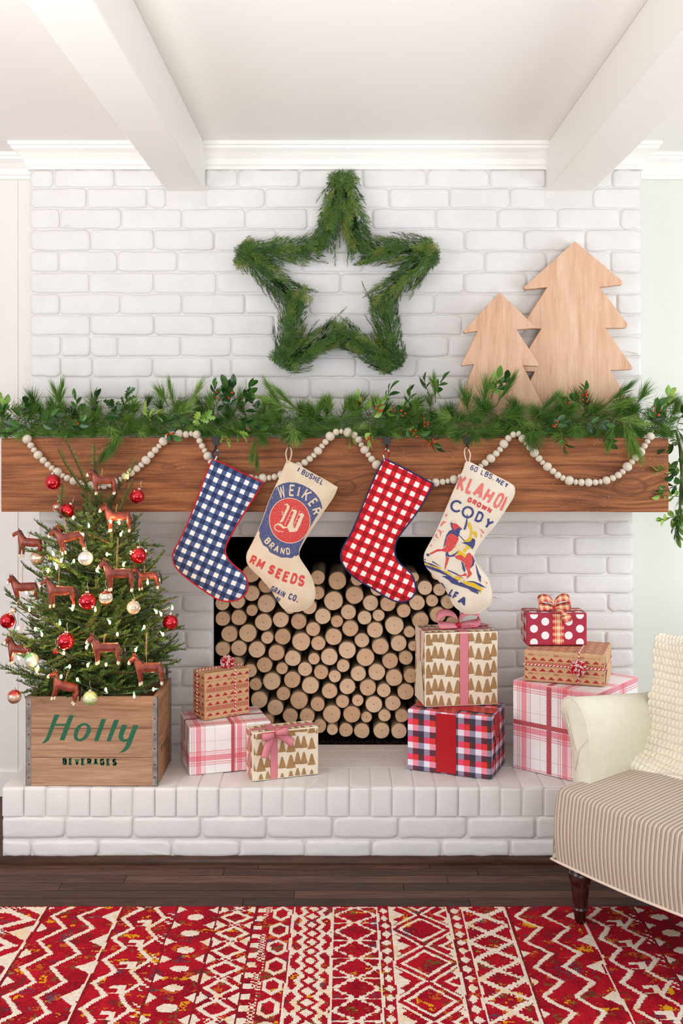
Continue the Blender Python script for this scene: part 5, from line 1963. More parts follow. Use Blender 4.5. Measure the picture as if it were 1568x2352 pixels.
def pompom(t, c, R, seed, ma, mb_):
    rg = random.Random(seed)
    b = MB()
    n = 330
    b.sphere((0, 0, 0), R * .55, 12, 8, 0)
    for i in range(n):
        z = 1 - 2 * (i + .5) / n
        ph = i * 2.39996
        d = Vector((math.sqrt(1 - z * z) * math.cos(ph), math.sqrt(1 - z * z) * math.sin(ph), z))
        d = (d + Vector((rg.uniform(-.25, .25), rg.uniform(-.25, .25), rg.uniform(-.25, .25)))).normalized()
        L = R * rg.uniform(.86, 1.08)
        m = 1 if noise.noise(d * 3.1 + Vector((seed, 0, 0))) + rg.uniform(-.12, .12) > -.04 else 0
        rr = R * .10
        b.tube([d * R * .35, d * L * .8, d * L], [rr * .6, rr, rr * .75], 5, m)
    return b.build('pom_pom', [ma, mb_], t, True, loc=c)


M['yarn_red'] = plain('red_yarn', (206, 34, 44), .9, .05, bump=.5, bscale=900)
M['yarn_white'] = plain('white_yarn', (240, 214, 212), .9, .05, bump=.5, bscale=900)

rgt = random.Random(12)


def fir_shape(cx, cy, w, h, seed):
    rg = random.Random(seed)
    R_ = [(cx + .02 * w, cy + h)]
    n = 8
    left, right = [], []
    for i in range(n):
        u = (i + 1) / n
        y = cy + h * (1 - u) + h * .02
        ww = w * .5 * (.14 + .86 * u)
        right += [(cx + ww * rg.uniform(.9, 1.05), y - h * .01), (cx + ww * .74, y + h * .022)]
        left += [(cx - ww * rg.uniform(.9, 1.05), y - h * .01), (cx - ww * .74, y + h * .022)]
    right = right[:-1]; left = left[:-1]
    bot = [(cx + w * .3, cy + h * .02), (cx + w * .25, cy - h * .01), (cx + w * .1, cy + h * .015), (cx + .02 * w, cy - h * .03), (cx - w * .08, cy + h * .015), (cx - w * .22, cy - h * .01), (cx - w * .3, cy + h * .02)]
    return R_ + right + bot + list(reversed(left))


def print_faces(t, w, d, h, polys_fn, mat, name, faces='FLRT', r=.0042, lift=.00035):
    """flat printed shapes on the faces of a carton; polys_fn(width, height) gives polygons"""
    b = MB()
    spec = {'F': (w, h, lambda x, z: (x, -lift, z)), 'L': (d, h, lambda x, z: (-lift, d - x, z)), 'R': (d, h, lambda x, z: (w + lift, x, z)), 'T': (w, d, lambda x, z: (x, z, h + lift))}
    for fc in faces:
        ww, hh, mp = spec[fc]
        for pl in polys_fn(ww, hh, fc):
            c = clip_rect(pl, r, r, ww - r, hh - r)
            if len(c) < 3: continue
            # drop repeated points
            c2 = [c[0]]
            for q in c[1:]:
                if math.hypot(q[0] - c2[-1][0], q[1] - c2[-1][1]) > 1e-5: c2.append(q)
            if math.hypot(c2[0][0] - c2[-1][0], c2[0][1] - c2[-1][1]) < 1e-5: c2.pop()
            if len(c2) < 3: continue
            if len(c2) <= 4:
                tr = [tuple(range(len(c2)))]; vv = c2
            else:
                tr = tessellate_polygon([[Vector((p[0], p[1], 0)) for p in c2]]); vv = c2
            b.add([mp(x, z) for x, z in vv], tr)
    o = b.build(name, mat, t)
    o['kind'] = 'stuff'
    return o


def trees_pattern(pitch, hrow, oz, ox, sc):
    def fn(w, h, fc):
        out = []
        r = -1
        z = -hrow + oz
        k = 0
        while z < h:
            x = -pitch * 2 + ox
            i = 0
            while x < w + pitch:
                # group of four: mid, low small, tall, tall-right
                for (dx, dz, ww, hh, sd) in ((0, .12, 1.1, .76, 1), (.96, 0, 1.12, .72, 2), (2.02, -.06, 1.35, .86, 3), (2.84, .15, 1.1, .78, 4)):
                    out.append(fir_shape(x + dx * pitch, z + dz * hrow, ww * pitch, hh * hrow * 1.02, sd))
                x += pitch * 3.62
            z += hrow
            k += 1
        return out
    return fn


def arrows_pattern(seq, x0, tp=.0310, top_offset=.004, flip=False):
    """bands from the top: t triangles, a arrow, d dashes, s space"""
    def fn(w, h, fc):
        out = []
        z = h - top_offset if fc != 'T' else w * 0 + h - .002
        k = 0
        while z > -.02:
            c = seq[k % len(seq)]
            k += 1
            if c == 't':
                x = x0 - tp
                while x < w + tp:
                    out.append([(x - tp * .39, z - .0115), (x + tp * .39, z - .0115), (x, z)])
                    x += tp
                z -= .0155
            elif c == 'd':
                x = .002
                while x < w:
                    out.append([(x, z - .0170), (x + .0028, z - .0170), (x + .0028, z), (x, z)])
                    x += .0062
                z -= .0235
            elif c == 'a':
                x = x0 - .02
                while x < w:
                    z0_ = z; z = z - .002
                    out.append([(x, z - .0034), (x + .064, z - .0034), (x + .064, z - .0026), (x, z - .0026)])
                    for q in range(4):
                        xx = x + .002 + q * .0042
                        for s in (-1, 1):
                            out.append([(xx, z - .003), (xx + .0018, z - .003), (xx - .0012, z - .003 + s * .0036), (xx - .0030, z - .003 + s * .0036)])
                    out.append([(x + .067, z - .0005), (x + .071, z - .003), (x + .067, z - .0055)])
                    x += .092
                    z = z0_
                z -= .0135
            else:
                z -= .003
        return out
    return fn


def gift(label, x, y, z, ang, name='gift_box'):
    return thing(name, label, 'gift', (x, y, z), math.radians(ang))


HZ = HT + .0012
# G2 white plaid with dotted ribbon (lower left)
g = gift('white parcel with red plaid and dotted ribbon under the small kraft parcel', -.563, 3.752, HZ, 17.3)
w, d, h = .300, .232, .172
put('wrapped_box', box_mesh(w, d, h, M['plaid_a'], .006), g)
band_box(w, d, h, .158, .0125, 'x', M['rb_dots'], g)
band_box(w, d, h, .115, .0125, 'y', M['rb_dots'], g, off=.0016)
fold_ends(g, w, d, h, M['plaid_a'], -1, rgt)
# G1 small kraft with pompom
g = gift('small kraft parcel with red triangles and a pom-pom, left of the logs', -.519, 3.836, HZ + .1745, 34)
w, d, h = .186, .100, .172
put('wrapped_box', box_mesh(w, d, h, M['kraft'], .004), g)
print_faces(g, w, d, h, arrows_pattern('tatd', .021, .0310, .010), M['red_print'], 'triangle_pattern', 'FL')
print_faces(g, w, d, h, lambda w_, h_, fc: [[(x, z), (x + .0016, z), (x + .005, z + .007), (x + .0034, z + .007)] for z in (.006, .020, .07) for x in [q * .0048 for q in range(2, 38)]], M['red_print'], 'dash_pattern', 'T')
twine_loop(w, d, h, .125, 'x', M['rb_twine'], g)
twine_loop(w, d, h, .060, 'y', M['rb_twine'], g)
pompom(g, (.118, .050, h + .021), .026, 3, M['yarn_red'], M['yarn_white'])
# G3 tree-print parcel standing in front
g = gift('flat cream parcel with tan fir trees and striped bow, left of the hearth middle', -.331, 3.690, HZ, 19.6)
w, d, h = .245, .092, .172
put('wrapped_box', box_mesh(w, d, h, M['cream_paper'], .004), g)
print_faces(g, w, d, h, trees_pattern(.0305, .0575, .036, .030, 1), M['gold_print'], 'fir_pattern', 'FLT')
band_box(w, d, h, .078, .0262, 'x', M['rb_stripe'], g)
band_box(w, d, h, .040, .0240, 'y', M['rb_stripe'], g, off=.0016)
bow(g, (.078, -.001, h - .010), .046, .028, M['rb_stripe'], M['rb_pale'], -.2, tails=([(0, 0, .006), (-.016, -.022, .010), (-.028, -.050, .006), (-.036, -.078, .004)], [(0, 0, .006), (.026, -.010, .008), (.050, -.022, .004), (.066, -.034, .006)]), normal=(0, -1, .25), seed=2)
# G4 tartan with wide red ribbon
g = gift('checked red, white and charcoal parcel with a wide crimson ribbon', .223, 3.823, HZ, -21.5)
w, d, h = .313, .218, .222
put('wrapped_box', box_mesh(w, d, h, M['tartan'], .006), g)
band_box(w, d, h, .147, .0755, 'x', M['red_satin'], g, r=.006)
band_box(w, d, h, .085, .0755, 'y', M['red_satin'], g, off=.0016, r=.006)
fold_ends(g, w, d, h, M['tartan'], 1, rgt)
# G5 large tree-print
g = gift('large cream parcel with tan fir trees on top of the checked parcel', .288, 3.832, HZ + .2245, 8.5)
w, d, h = .277, .170, .272
put('wrapped_box', box_mesh(w, d, h, M['cream_paper'], .005), g)
print_faces(g, w, d, h, trees_pattern(.0308, .0600, .050, .012, 1), M['gold_print'], 'fir_pattern', 'FLT')
band_box(w, d, h, .148, .0340, 'x', M['rb_stripe'], g, r=.005)
band_box(w, d, h, .070, .0180, 'y', M['rb_pale'], g, off=.0016, r=.005)
bow(g, (.145, .070, h + .001), .082, .034, M['rb_stripe'], M['rb_pale'], .0, tails=([(0, 0, .010), (.040, .004, .012), (.085, .03, .006), (.125, .05, .004)],), seed=5, tilt=.12)
fold_ends(g, w, d, h, M['cream_paper'], -1, rgt)
# G6 tall white plaid
g = gift('tall white plaid parcel with crossed dotted ribbon behind the armchair', .612, 3.848, HZ, -39.5)
w, d, h = .335, .345, .323
put('wrapped_box', box_mesh(w, d, h, M['plaid_b'], .006), g)
band_box(w, d, h, .150, .0190, 'x', M['rb_dots'], g, r=.006)
band_box(w, d, h, .172, .0170, 'z', M['rb_dots'], g, off=.0018, r=.006)
fold_ends(g, w, d, h, M['plaid_b'], 1, rgt)
# G7 kraft with pompom on its front
g = gift('wide kraft parcel with red triangles and front pom-pom, under the dotted parcel', .650, 3.822, HZ + .3255, -19.5)
w, d, h = .288, .240, .113
put('wrapped_box', box_mesh(w, d, h, M['kraft'], .005), g)
print_faces(g, w, d, h, arrows_pattern('atdtatd', .036, .0315, .010), M['red_print'], 'triangle_pattern', 'FR')
print_faces(g, w, d, h, lambda w_, h_, fc: [p for z in [q * .046 for q in range(0, 6)] for x in [q * .0315 + .01 for q in range(-1, 9)] for p in [[(x, z), (x + .0245, z), (x + .0122, z + .0115)]] + [[(x + e, z + .020), (x + e + .0028, z + .020), (x + e + .0028, z + .036), (x + e, z + .036)] for e in (0, .0063, .0126, .0189, .0252)]], M['red_print'], 'triangle_pattern', 'T')
twine_loop(w, d, h, .197, 'x', M['rb_twine'], g, .0026)
twine_loop(w, d, h, .062, 'z', M['rb_twine'], g, .0026)
pompom(g, (.197, -.022, .066), .0275, 9, M['yarn_red'], M['yarn_white'])
fold_ends(g, w, d, h, M['kraft'], 1, rgt)
# G8 polka dots
g = gift('small cranberry parcel with white dots and plaid bow, highest of its pile', .668, 3.880, HZ + .3255 + .1165, .4)
w, d, h = .226, .118, .121
put('wrapped_box', box_mesh(w, d, h, M['cranberry_paper'], .006), g)


def dots(w_, h_, fc):
    out = []
    cols = [.0285, .0705, .1575, .1995] if fc in 'FT' else [.028, .072, .112]
    for i, x in enumerate(cols):
        zs = [.0118, .0625, .1135] if i in (0, 3) else [-.012, .0375, .0890, .139]
        if fc == 'T': zs = [z + (.01 if i in (0, 3) else .02) for z in zs]
        for z in zs:
            out.append([(x + .0147 * math.cos(a * PI / 12), z + .0147 * math.sin(a * PI / 12)) for a in range(24)])
    return out


print_faces(g, w, d, h, dots, M['white_print'], 'dot_pattern', 'FRTL', r=.005)
band_box(w, d, h, .119, .043, 'x', M['rb_plaid'], g, r=.006)
band_box(w, d, h, .060, .036, 'y', M['rb_plaid'], g, off=.0016, r=.006)
bow(g, (.112, .040, h + .001), .060, .036, M['rb_plaid'], M['rb_plaid'], 0, tails=([(0, 0, .008), (.012, -.030, .010), (.030, -.052, -.004), (.036, -.054, -.030)],), seed=8, tilt=.1)
# ---------------------------------------------------------------- wooden crate
M['crate'] = wood('weathered_crate_wood', [(.22, (104, 74, 56)), (.42, (156, 118, 92)), (.58, (182, 144, 114)), (.78, (206, 172, 142))], 'X', 1.5, .75, 16, .35)
M['crate_y'] = wood('weathered_crate_wood_side', [(.22, (98, 66, 44)), (.42, (146, 104, 74)), (.58, (172, 128, 94)), (.78, (196, 158, 124))], 'Y', 1.8, .75, 10, .35)
M['galv'] = plain('dull_galvanised_strip', (150, 142, 136), .5, .4, .55, var=.18, bump=.3)
M['rust'] = plain('rusty_nail', (110, 66, 46), .7, .3, .3)
CXL, CXR = (60 - CX) / 658, (361 - CX) / 658
YC = 3.648
crate = thing('wooden_crate', 'old wooden drinks crate lettered Holly BEVERAGES on the left of the hearth', 'crate', (CXL, YC, HT + .001))
w, d, h = CXR - CXL, .285, .312
pw_ = h / 3 - .0006
for k, (z0, z1) in enumerate(((0, .098), (.0995, .200), (.2015, h))):
    b = MB(); b.box((.004, 0, z0), (w - .004, .012, z1)); bevel(b.build('slat', M['crate'], crate), .0015)
    b = MB(); b.box((.004, d - .012, z0), (w - .004, d, z1)); bevel(b.build('slat', M['crate'], crate), .0015)
for x in (.0, w - .016):
    for (z0, z1) in ((0, .155), (.1565, h)):
        b = MB(); b.box((x, .0125, z0), (x + .016, d - .0125, z1)); bevel(b.build('end_board', M['crate_y'], crate), .0015)
b = MB(); b.box((.016, .0125, .002), (w - .016, d - .0125, .012)); b.build('base_board', M['crate'], crate)
for x0, sx in ((0, 1), (w, -1)):
    for y0, sy in ((0, 1), (d, -1)):
        b = MB()
        e = .0009
        xa, xb = sorted((x0 - sx * e, x0 + sx * .0175)); ya, yb = sorted((y0 - sy * e, y0 + sy * .0004))
        b.box((xa, ya, .001), (xb, yb, h - .002))
        xa, xb = sorted((x0 - sx * e, x0 + sx * .0004)); ya, yb = sorted((y0 - sy * e, y0 + sy * .022))
        b.box((xa, ya, .001), (xb, yb, h - .002))
        st = b.build('corner_strap', M['galv'], crate)
        for z in (.03, .075, .13, .18, .235, .285):
            b = MB(); b.lathe([(.0032, 0), (.0028, .0010), (.0012, .0015)], 8)
            o = b.build('nail', M['rust'], st)
            o.matrix_local = Matrix.Translation((x0 + sx * .009, y0 - sy * e, z)) @ Matrix.Rotation(PI / 2 * sy, 4, 'X')
# lettering: traced strokes laid on the boards
s6 = 6.03
def c2(p):   # crop pixel to crate face
    px, py = 80 + p[0] / s6, 1620 + p[1] / s6
    q = P(px, py, YC)
    return (q.x - CXL, -.0005, q.z - (HT + .001))
HO = [[(272, 128), (345, 130), (282, 258), (430, 258), (475, 135), (540, 137), (410, 485), (342, 482), (415, 285), (275, 284), (215, 440), (190, 488), (140, 520), (92, 527), (130, 490), (165, 430)],
      [(815, 493), (922, 188), (988, 190), (878, 495)], [(990, 495), (1098, 198), (1168, 200), (1050, 497)],
      [(1208, 268), (1283, 270), (1230, 400), (1222, 440), (1240, 470), (1290, 462), (1362, 272), (1433, 274), (1330, 545), (1280, 615), (1230, 650), (1165, 658), (1215, 620), (1255, 560), (1275, 500), (1220, 508), (1170, 480), (1158, 430), (1165, 390)]]
for ch, pl in zip(('H', 'l', 'l', 'y'), HO):
    tr = tessellate_polygon([[Vector((p[0], p[1], 0)) for p in pl]])
    b = MB(); b.add([c2(p) for p in pl], tr)
    b.build('letter', M['ink_green'], crate)
outer = smooth_poly([(680, 245), (735, 258), (772, 300), (775, 350), (745, 420), (700, 470), (640, 497), (580, 490), (545, 455), (538, 400), (560, 330), (610, 270)], 4)
inner = smooth_poly([(690, 275), (718, 290), (722, 330), (700, 390), (665, 440), (625, 468), (600, 460), (590, 425), (602, 370), (630, 310), (655, 284)], 4)
no, ni = len(outer), len(inner)
b = MB()
def near(i): return int(i * ni / no) % ni
vs = [c2(p) for p in outer] + [c2(p) for p in inner]
# align by angle
ca = lambda p: math.atan2(p[1] - 372, p[0] - 657)
inn = sorted(range(ni), key=lambda i: ca(inner[i])); ou = sorted(range(no), key=lambda i: ca(outer[i]))
N_ = 48
def atang(poly, idx, a):
    return min(idx, key=lambda i: abs((ca(poly[i]) - a + PI) % (2 * PI) - PI))
fs = []
for k in range(N_):
    a0, a1 = -PI + 2 * PI * k / N_, -PI + 2 * PI * (k + 1) / N_
    q = [atang(outer, ou, a0), atang(outer, ou, a1), no + atang(inner, inn, a1), no + atang(inner, inn, a0)]
    qq = []
    for i in q:
        if i not in qq: qq.append(i)
    if len(qq) > 2: fs.append(tuple(qq))
b.add(vs, fs)
b.build('letter', M['ink_green'], crate)
q, tw = text_quads('BEVERAGES', 1.0, .29, .28, .80)
b = MB()
for qq in q:
    b.add([c2((382 + (x / tw) * 752, 826 + (x / tw) * 12 - y * 100)) for x, y in qq], [(0, 1, 2, 3)])
b.build('lettering', M['ink_green'], crate)
q, tw = text_quads('BEVERAGES', 1.0, .2, .3, .8)
b = MB()
for qq in q:
    b.add([(w + .0004, d * .25 + (x / tw) * d * .5, .10 + y * .018) for x, y in qq], [(0, 1, 2, 3)])
b.build('lettering', M['ink_green'], crate)

# ---------------------------------------------------------------- fir tree
def fir_branch(seed, L=1.0, ntw=9):
    """a fan of twigs along +Y, L long, needles on every twig"""
    rg = random.Random(seed)
    b = MB()
    def need(p, d, l, up):
        s = d.cross(Vector((rg.uniform(-1, 1), rg.uniform(-1, 1), rg.uniform(-1, 1)))).normalized() * .00105
        q = p + d * l * .6
        b.add([p - s * .6, p + s * .6, q + s, p + d * l, q - s], [(0, 1, 2, 3, 4)], 0)
    def twig(p, d, l, thick):
        n = max(4, int(l / .010))
        pts = [p.copy()]
        dd = d.copy()
        for i in range(n):
            dd = (dd + Vector((rg.uniform(-.06, .06), rg.uniform(-.06, .06), rg.uniform(-.03, .07)))).normalized()
            pts.append(pts[-1] + dd * (l / n))
        b.tube(pts, [thick * (1 - .65 * i / n) for i in range(n + 1)], 4, 1)
        m = int(l / .00125)
        for k in range(m):
            u = (k + rg.random()) / m
            j = min(int(u * n), n - 1)
            t = (pts[j + 1] - pts[j]).normalized()
            q = pts[j].lerp(pts[j + 1], u * n - j)
            up = Vector((0, 0, 1)) - t * t.z
            up.normalize()
            sd = t.cross(up)
            an = rg.gauss(0, .85) if rg.random() < .8 else rg.uniform(0, 6.28)
            sg = rg.choice((-1, 1))
            nd = (t * rg.uniform(.28, .62) + sd * sg * math.cos(an * .8) + up * (abs(math.sin(an)) * .7 + .08)).normalized()
            need(q, nd, rg.uniform(.011, .017) * (1 - .3 * u), up)
        return pts
    main = twig(Vector((0, 0, 0)), Vector((0, 1, 0)), L, .0032)
    for k in range(ntw):
        u = .16 + .74 * k / ntw
        i = int(u * (len(main) - 1))
        sg = 1 if k % 2 else -1
        l = L * (.50 - .34 * u) * rg.uniform(.85, 1.15)
        a = rg.uniform(.75, 1.0)
        twig(main[i], Vector((sg * math.sin(a), math.cos(a), rg.uniform(-.08, .16))).normalized(), max(l, .03), .0018)
    return b.mesh('branch', [M['fir'], M['fir_stem']])


BR = {}
for ln, nt in ((.34, 10), (.26, 8), (.19, 7), (.12, 4)):
    BR[ln] = [fir_branch(int(ln * 100) * 7 + k, ln, nt) for k in range(3)]
SPIKE = [fir_branch(900 + k, .16, 0) for k in range(2)]
TX, TD = (218 - CX) * 3.79 / F, 3.80
TZ0 = HT + .02
tree = thing('christmas_tree', 'small fir tree in the wooden crate, hung with lights, balls and horses', 'tree', (TX, TD, TZ0))
TO = Vector((TX, TD, TZ0))
b = MB()
ztop = P(220, 1060, TD).z
b.tube([(0, 0, 0), (.004, 0, .3), (-.003, .002, .7), (.002, 0, ztop - TZ0)], [.021, .017, .010, .003], 10)
b.build('trunk', M['fir_stem'], tree, True)


PROF = [(1040, 6), (1100, 24), (1150, 44), (1190, 68), (1240, 108), (1300, 145), (1360, 168), (1420, 184), (1480, 198), (1530, 206), (1580, 195), (1620, 150)]


def half(py):
    for (a, ra), (c, rc2) in zip(PROF, PROF[1:]):
        if a <= py <= c:
            return (ra + (rc2 - ra) * (py - a) / (c - a)) * TD / F
    return PROF[0][1] * TD / F if py < PROF[0][0] else PROF[-1][1] * TD / F


rg = random.Random(31)
nb = 0
py = 1085.0
ga = 0.0
while py < 1605:
    R_ = half(py)
    cnt = int(2 + R_ / .2 * 6.4)
    for k in range(cnt):
        ga += 2.39996
        an = ga + rg.uniform(-.3, .3)
        # elevation: steep at the top, flat at the bottom
        u = (py - 1060) / 540
        el_ = (.85 - 1.0 * min(1, u * 1.5)) * .8 + .14 + rg.uniform(-.16, .2)
        Lw = R_ / max(.35, math.cos(el_)) * rg.uniform(.82, 1.08)
        # the wall stands behind the tree
        dv = Vector((math.cos(an), math.sin(an), 0))
        if dv.y > 0:
            room = (YW if py > 1190 else YM) - .03 - TD
            Lw = min(Lw, (room - .015) / max(.05, dv.y * math.cos(el_)))
            if Lw < .07: continue
        ln = min(BR, key=lambda q: abs(q - Lw))
        dirv = Vector((dv.x * math.cos(el_), dv.y * math.cos(el_), math.sin(el_)))
        zt = P(0, py, TD).z - math.sin(el_) * Lw * .55
        zt = max(zt, TZ0 + .25) if py > 1500 else zt
        # keep branches from going down into the crate boards
        o = put('branch', BR[ln][rg.randrange(3)], tree)
        s_ = Lw / ln
        o.matrix_local = Matrix.Translation(Vector((0, 0, zt - TZ0))) @ aim(dirv, rg.uniform(-.5, .5)).to_4x4() @ Matrix.Diagonal((.5 + .5 * s_, s_, .5 + .5 * s_, 1))
        nb += 1
    py += 21
# the loose leaders at the top and the boughs that stick out
for (x0, y0, x1, y1, k, dD) in ((205, 1128, 132, 1012, 1, -.03), (200, 1135, 119, 1042, 1, -.05), (219, 1110, 223, 1022, 0, 0), (250, 1150, 324, 1068, 1, -.02), (270, 1190, 322, 1112, 1, -.06), (240, 1190, 290, 1115, 1, .0),
                                (140, 1190, 145, 1115, 1, -.04), (160, 1190, 128, 1188, 1, -.06), (150, 1250, 76, 1195, 2, -.04), (270, 1220, 334, 1185, 2, -.03), (280, 1240, 325, 1212, 2, -.05), (300, 1250, 378, 1258, 2, -.05), (250, 1245, 195, 1240, 1, -.2),
                                (310, 1330, 395, 1282, 2, 0), (330, 1390, 412, 1378, 2, -.02), (340, 1460, 425, 1440, 2, 0), (345, 1500, 428, 1490, 2, -.03), (330, 1540, 420, 1528, 2, -.05), (100, 1560, -8, 1548, 2, -.06), (90, 1420, -5, 1366, 2, -.05),
                                (100, 1330, 40, 1300, 2, -.03), (90, 1500, 5, 1450, 2, -.02), (200, 1440, 240, 1405, 1, -.25), (180, 1455, 235, 1440, 2, -.24), (215, 1470, 235, 1520, 1, -.24), (150, 1250, 62, 1232, 2, -.1), (110, 1275, 42, 1268, 2, -.08),
                                (130, 1590, 60, 1600, 2, -.12), (250, 1600, 350, 1590, 2, -.12), (200, 1600, 140, 1605, 2, -.1), (180, 1590, 230, 1600, 2, -.12)):
    a, c = P(x0, y0, TD + dD), P(x1, y1, TD + dD - .02)
    L_ = (c - a).length
    if k == 2:
        ln = min((.12, .19), key=lambda q: abs(q - L_)); me = BR[ln][rg.randrange(3)]
    else:
        ln = .16; me = SPIKE[rg.randrange(2)]
    o = put('branch', me, tree)
    o.matrix_local = Matrix.Translation(a - TO) @ aim(c - a, rg.uniform(-.4, .4)).to_4x4() @ Matrix.Diagonal((1.5 if k != 2 else 1, L_ / ln, 1.5 if k != 2 else 1, 1))
    nb += 1


def front(px, py, back=0.0):
    """distance of the tree's front surface at a pixel"""
    R_ = half(py) * .93
    dx = (px - 218) * TD / F
    return TD - math.sqrt(max(R_ * R_ - dx * dx, 0.0)) + back - .012


# ---------------------------------------------------------------- lights on the tree
M['bulb'] = NT('warm_lit_bulb', .3).m
_e = M['bulb'].node_tree.nodes['Principled BSDF']
_e.inputs['Base Color'].default_value = lin((255, 220, 150))
_e.inputs['Emission Color'].default_value = (1.0, .66, .30, 1)
_e.inputs['Emission Strength'].default_value = 4.0
M['green_wire'] = plain('dark_green_wire', (26, 54, 44), .4, .4)
M['socket'] = plain('teal_green_socket', (70, 120, 110), .4, .4)
BU = [(1045, 415), (905, 778), (975, 788), (727, 812), (678, 883), (988, 883), (1070, 1030), (1190, 1022), (875, 1045), (437, 1045), (500, 1098), (605, 1100), (455, 1128), (462, 1157), (393, 1182), (792, 1175), (1068, 1250), (1207, 1278), (1312, 1252), (215, 1355),
      (407, 1367), (592, 1492), (1410, 1485), (1280, 1517), (1318, 1535), (490, 1610), (150, 1650), (288, 1657), (343, 1703), (898, 1602), (1333, 1700), (707, 1807), (1110, 1828), (522, 1853), (570, 1962), (718, 1952), (868, 1947), (313, 1968), (500, 2045), (633, 2070),
      (865, 2152), (1098, 2207), (1255, 2150), (155, 1895), (300, 2000), (95, 1510), (600, 745), (780, 1500), (1180, 1640), (240, 1500), (960, 1700), (1010, 1130)]
BU = [(x / 3.5636, 980 + y / 3.5636) for x, y in BU]
b0 = P(BU[0][0], BU[0][1], front(*BU[0]))
lights = thing('string_lights', 'dark green string of small warm lights wound round the fir tree', 'lights', b0)
_b = MB(); _b.sphere((0, 0, 0), .0042, 8, 6, sc=(1, 1, 1.7)); BULB = _b.mesh('bulb', M['bulb'], True)
_b = MB(); _b.lathe([(.0026, 0), (.0034, .002), (.0034, .013), (.002, .015)], 8); SOCK = _b.mesh('socket', M['socket'], True)
rg = random.Random(9)
pos = []
for (px, py) in BU:
    D = front(px, py) - .012
    p = P(px, py, D)
    o = put('bulb', BULB, lights, p - b0)
    dn = Vector((rg.uniform(-.6, .6), rg.uniform(-.4, .4), rg.uniform(-1, .6))).normalized()
    s = put('socket', SOCK, o)
    s.matrix_local = Matrix.Translation(-dn * .0175) @ dn.to_track_quat('Z', 'Y').to_matrix().to_4x4()
    pos.append(p - dn * .018)
    pl = bpy.data.lights.new('bulb_glow', 'POINT'); pl.energy = .12; pl.color = (1.0, .60, .26); pl.shadow_soft_size = .006
    po = bpy.data.objects.new('bulb_glow', pl); COL.objects.link(po); po.parent = o; po.location = (0, -.007, .004)
order = sorted(range(len(pos)), key=lambda i: -pos[i].z)
route = []
rowp = [order[i:i + 5] for i in range(0, len(order), 5)]
for k, r_ in enumerate(rowp):
    r_.sort(key=lambda i: pos[i].x * (1 if k % 2 else -1))
    route += r_
wp = []
for a, c in zip(route, route[1:]):
    p, q = pos[a], pos[c]
    wp.append(p)
    m = (p + q) / 2 + Vector((0, .035, -.012))
    wp.append(m)
wp.append(pos[route[-1]])
wp = [Vector(q) for q in smooth_poly([tuple(q - b0) for q in wp], 5, False)]
b = MB(); b.tube(wp, .0013, 5); b.build('cable', M['green_wire'], lights, True)

# ---------------------------------------------------------------- glass balls
def glass(name, c, rough=.12, metal=.75, spec=.6, bands=None):
    t = NT(name, rough, spec)
    t.b.inputs['Metallic'].default_value = metal
    t.b.inputs['Coat Weight'].default_value = .6
    if bands:
        s = t.sep(t.coord('Object'))
        t.col(t.ramp(t.math('ADD', t.math('MULTIPLY', s[2], 17.5), .5), bands, 'LINEAR'))
    else:
        t.col(c)
    return t.m


M['ball_red'] = glass('red_glass', (206, 10, 34))
M['ball_pearl'] = glass('pearl_glass', None, .3, .35, bands=[(0, (196, 190, 178)), (.3, (232, 228, 216)), (.45, (214, 206, 196)), (.5, (240, 236, 226)), (1, (224, 220, 208))])
M['ball_peach'] = glass('peach_glass', None, .25, .45, bands=[(0, (214, 150, 110)), (.3, (232, 190, 160)), (.5, (238, 222, 206)), (.7, (226, 190, 166)), (1, (206, 140, 104))])
M['ball_stripe'] = glass('striped_glass', None, .2, .4, bands=[(0, (170, 50, 26)), (.24, (190, 80, 40)), (.28, (222, 214, 190)), (.44, (226, 220, 200)), (.48, (150, 150, 130)), (.52, (228, 222, 204)), (.74, (214, 206, 180)), (.78, (176, 60, 36)), (1, (160, 44, 24))])
M['ball_redstripe'] = glass('red_banded_glass', None, .2, .4, bands=[(0, (196, 40, 40)), (.3, (226, 190, 180)), (.4, (200, 40, 46)), (.6, (232, 200, 190)), (.7, (196, 30, 40)), (1, (180, 24, 34))])
M['ball_cream'] = glass('cream_banded_glass', None, .25, .35, bands=[(0, (196, 160, 120)), (.3, (224, 190, 158)), (.5, (238, 220, 194)), (.56, (208, 160, 130)), (.62, (236, 216, 190)), (1, (226, 196, 160))])
M['ball_mint'] = glass('green_white_glass', None, .25, .35, bands=[(0, (200, 190, 160)), (.3, (226, 224, 212)), (.6, (230, 230, 220)), (.72, (150, 200, 140)), (1, (110, 176, 104))])
M['ball_tan'] = glass('tan_red_glass', None, .25, .45, bands=[(0, (140, 80, 56)), (.3, (190, 130, 100)), (.45, (222, 200, 180)), (.6, (214, 180, 156)), (.72, (190, 56, 50)), (1, (176, 40, 40))])
M['ball_green'] = glass('clear_green_glass', None, .15, .3, bands=[(0, (140, 180, 90)), (.3, (170, 206, 110)), (.45, (224, 232, 214)), (.6, (196, 216, 150)), (1, (220, 220, 160))])
M['cap_metal'] = plain('silver_cap', (206, 200, 190), .25, .5, .9)


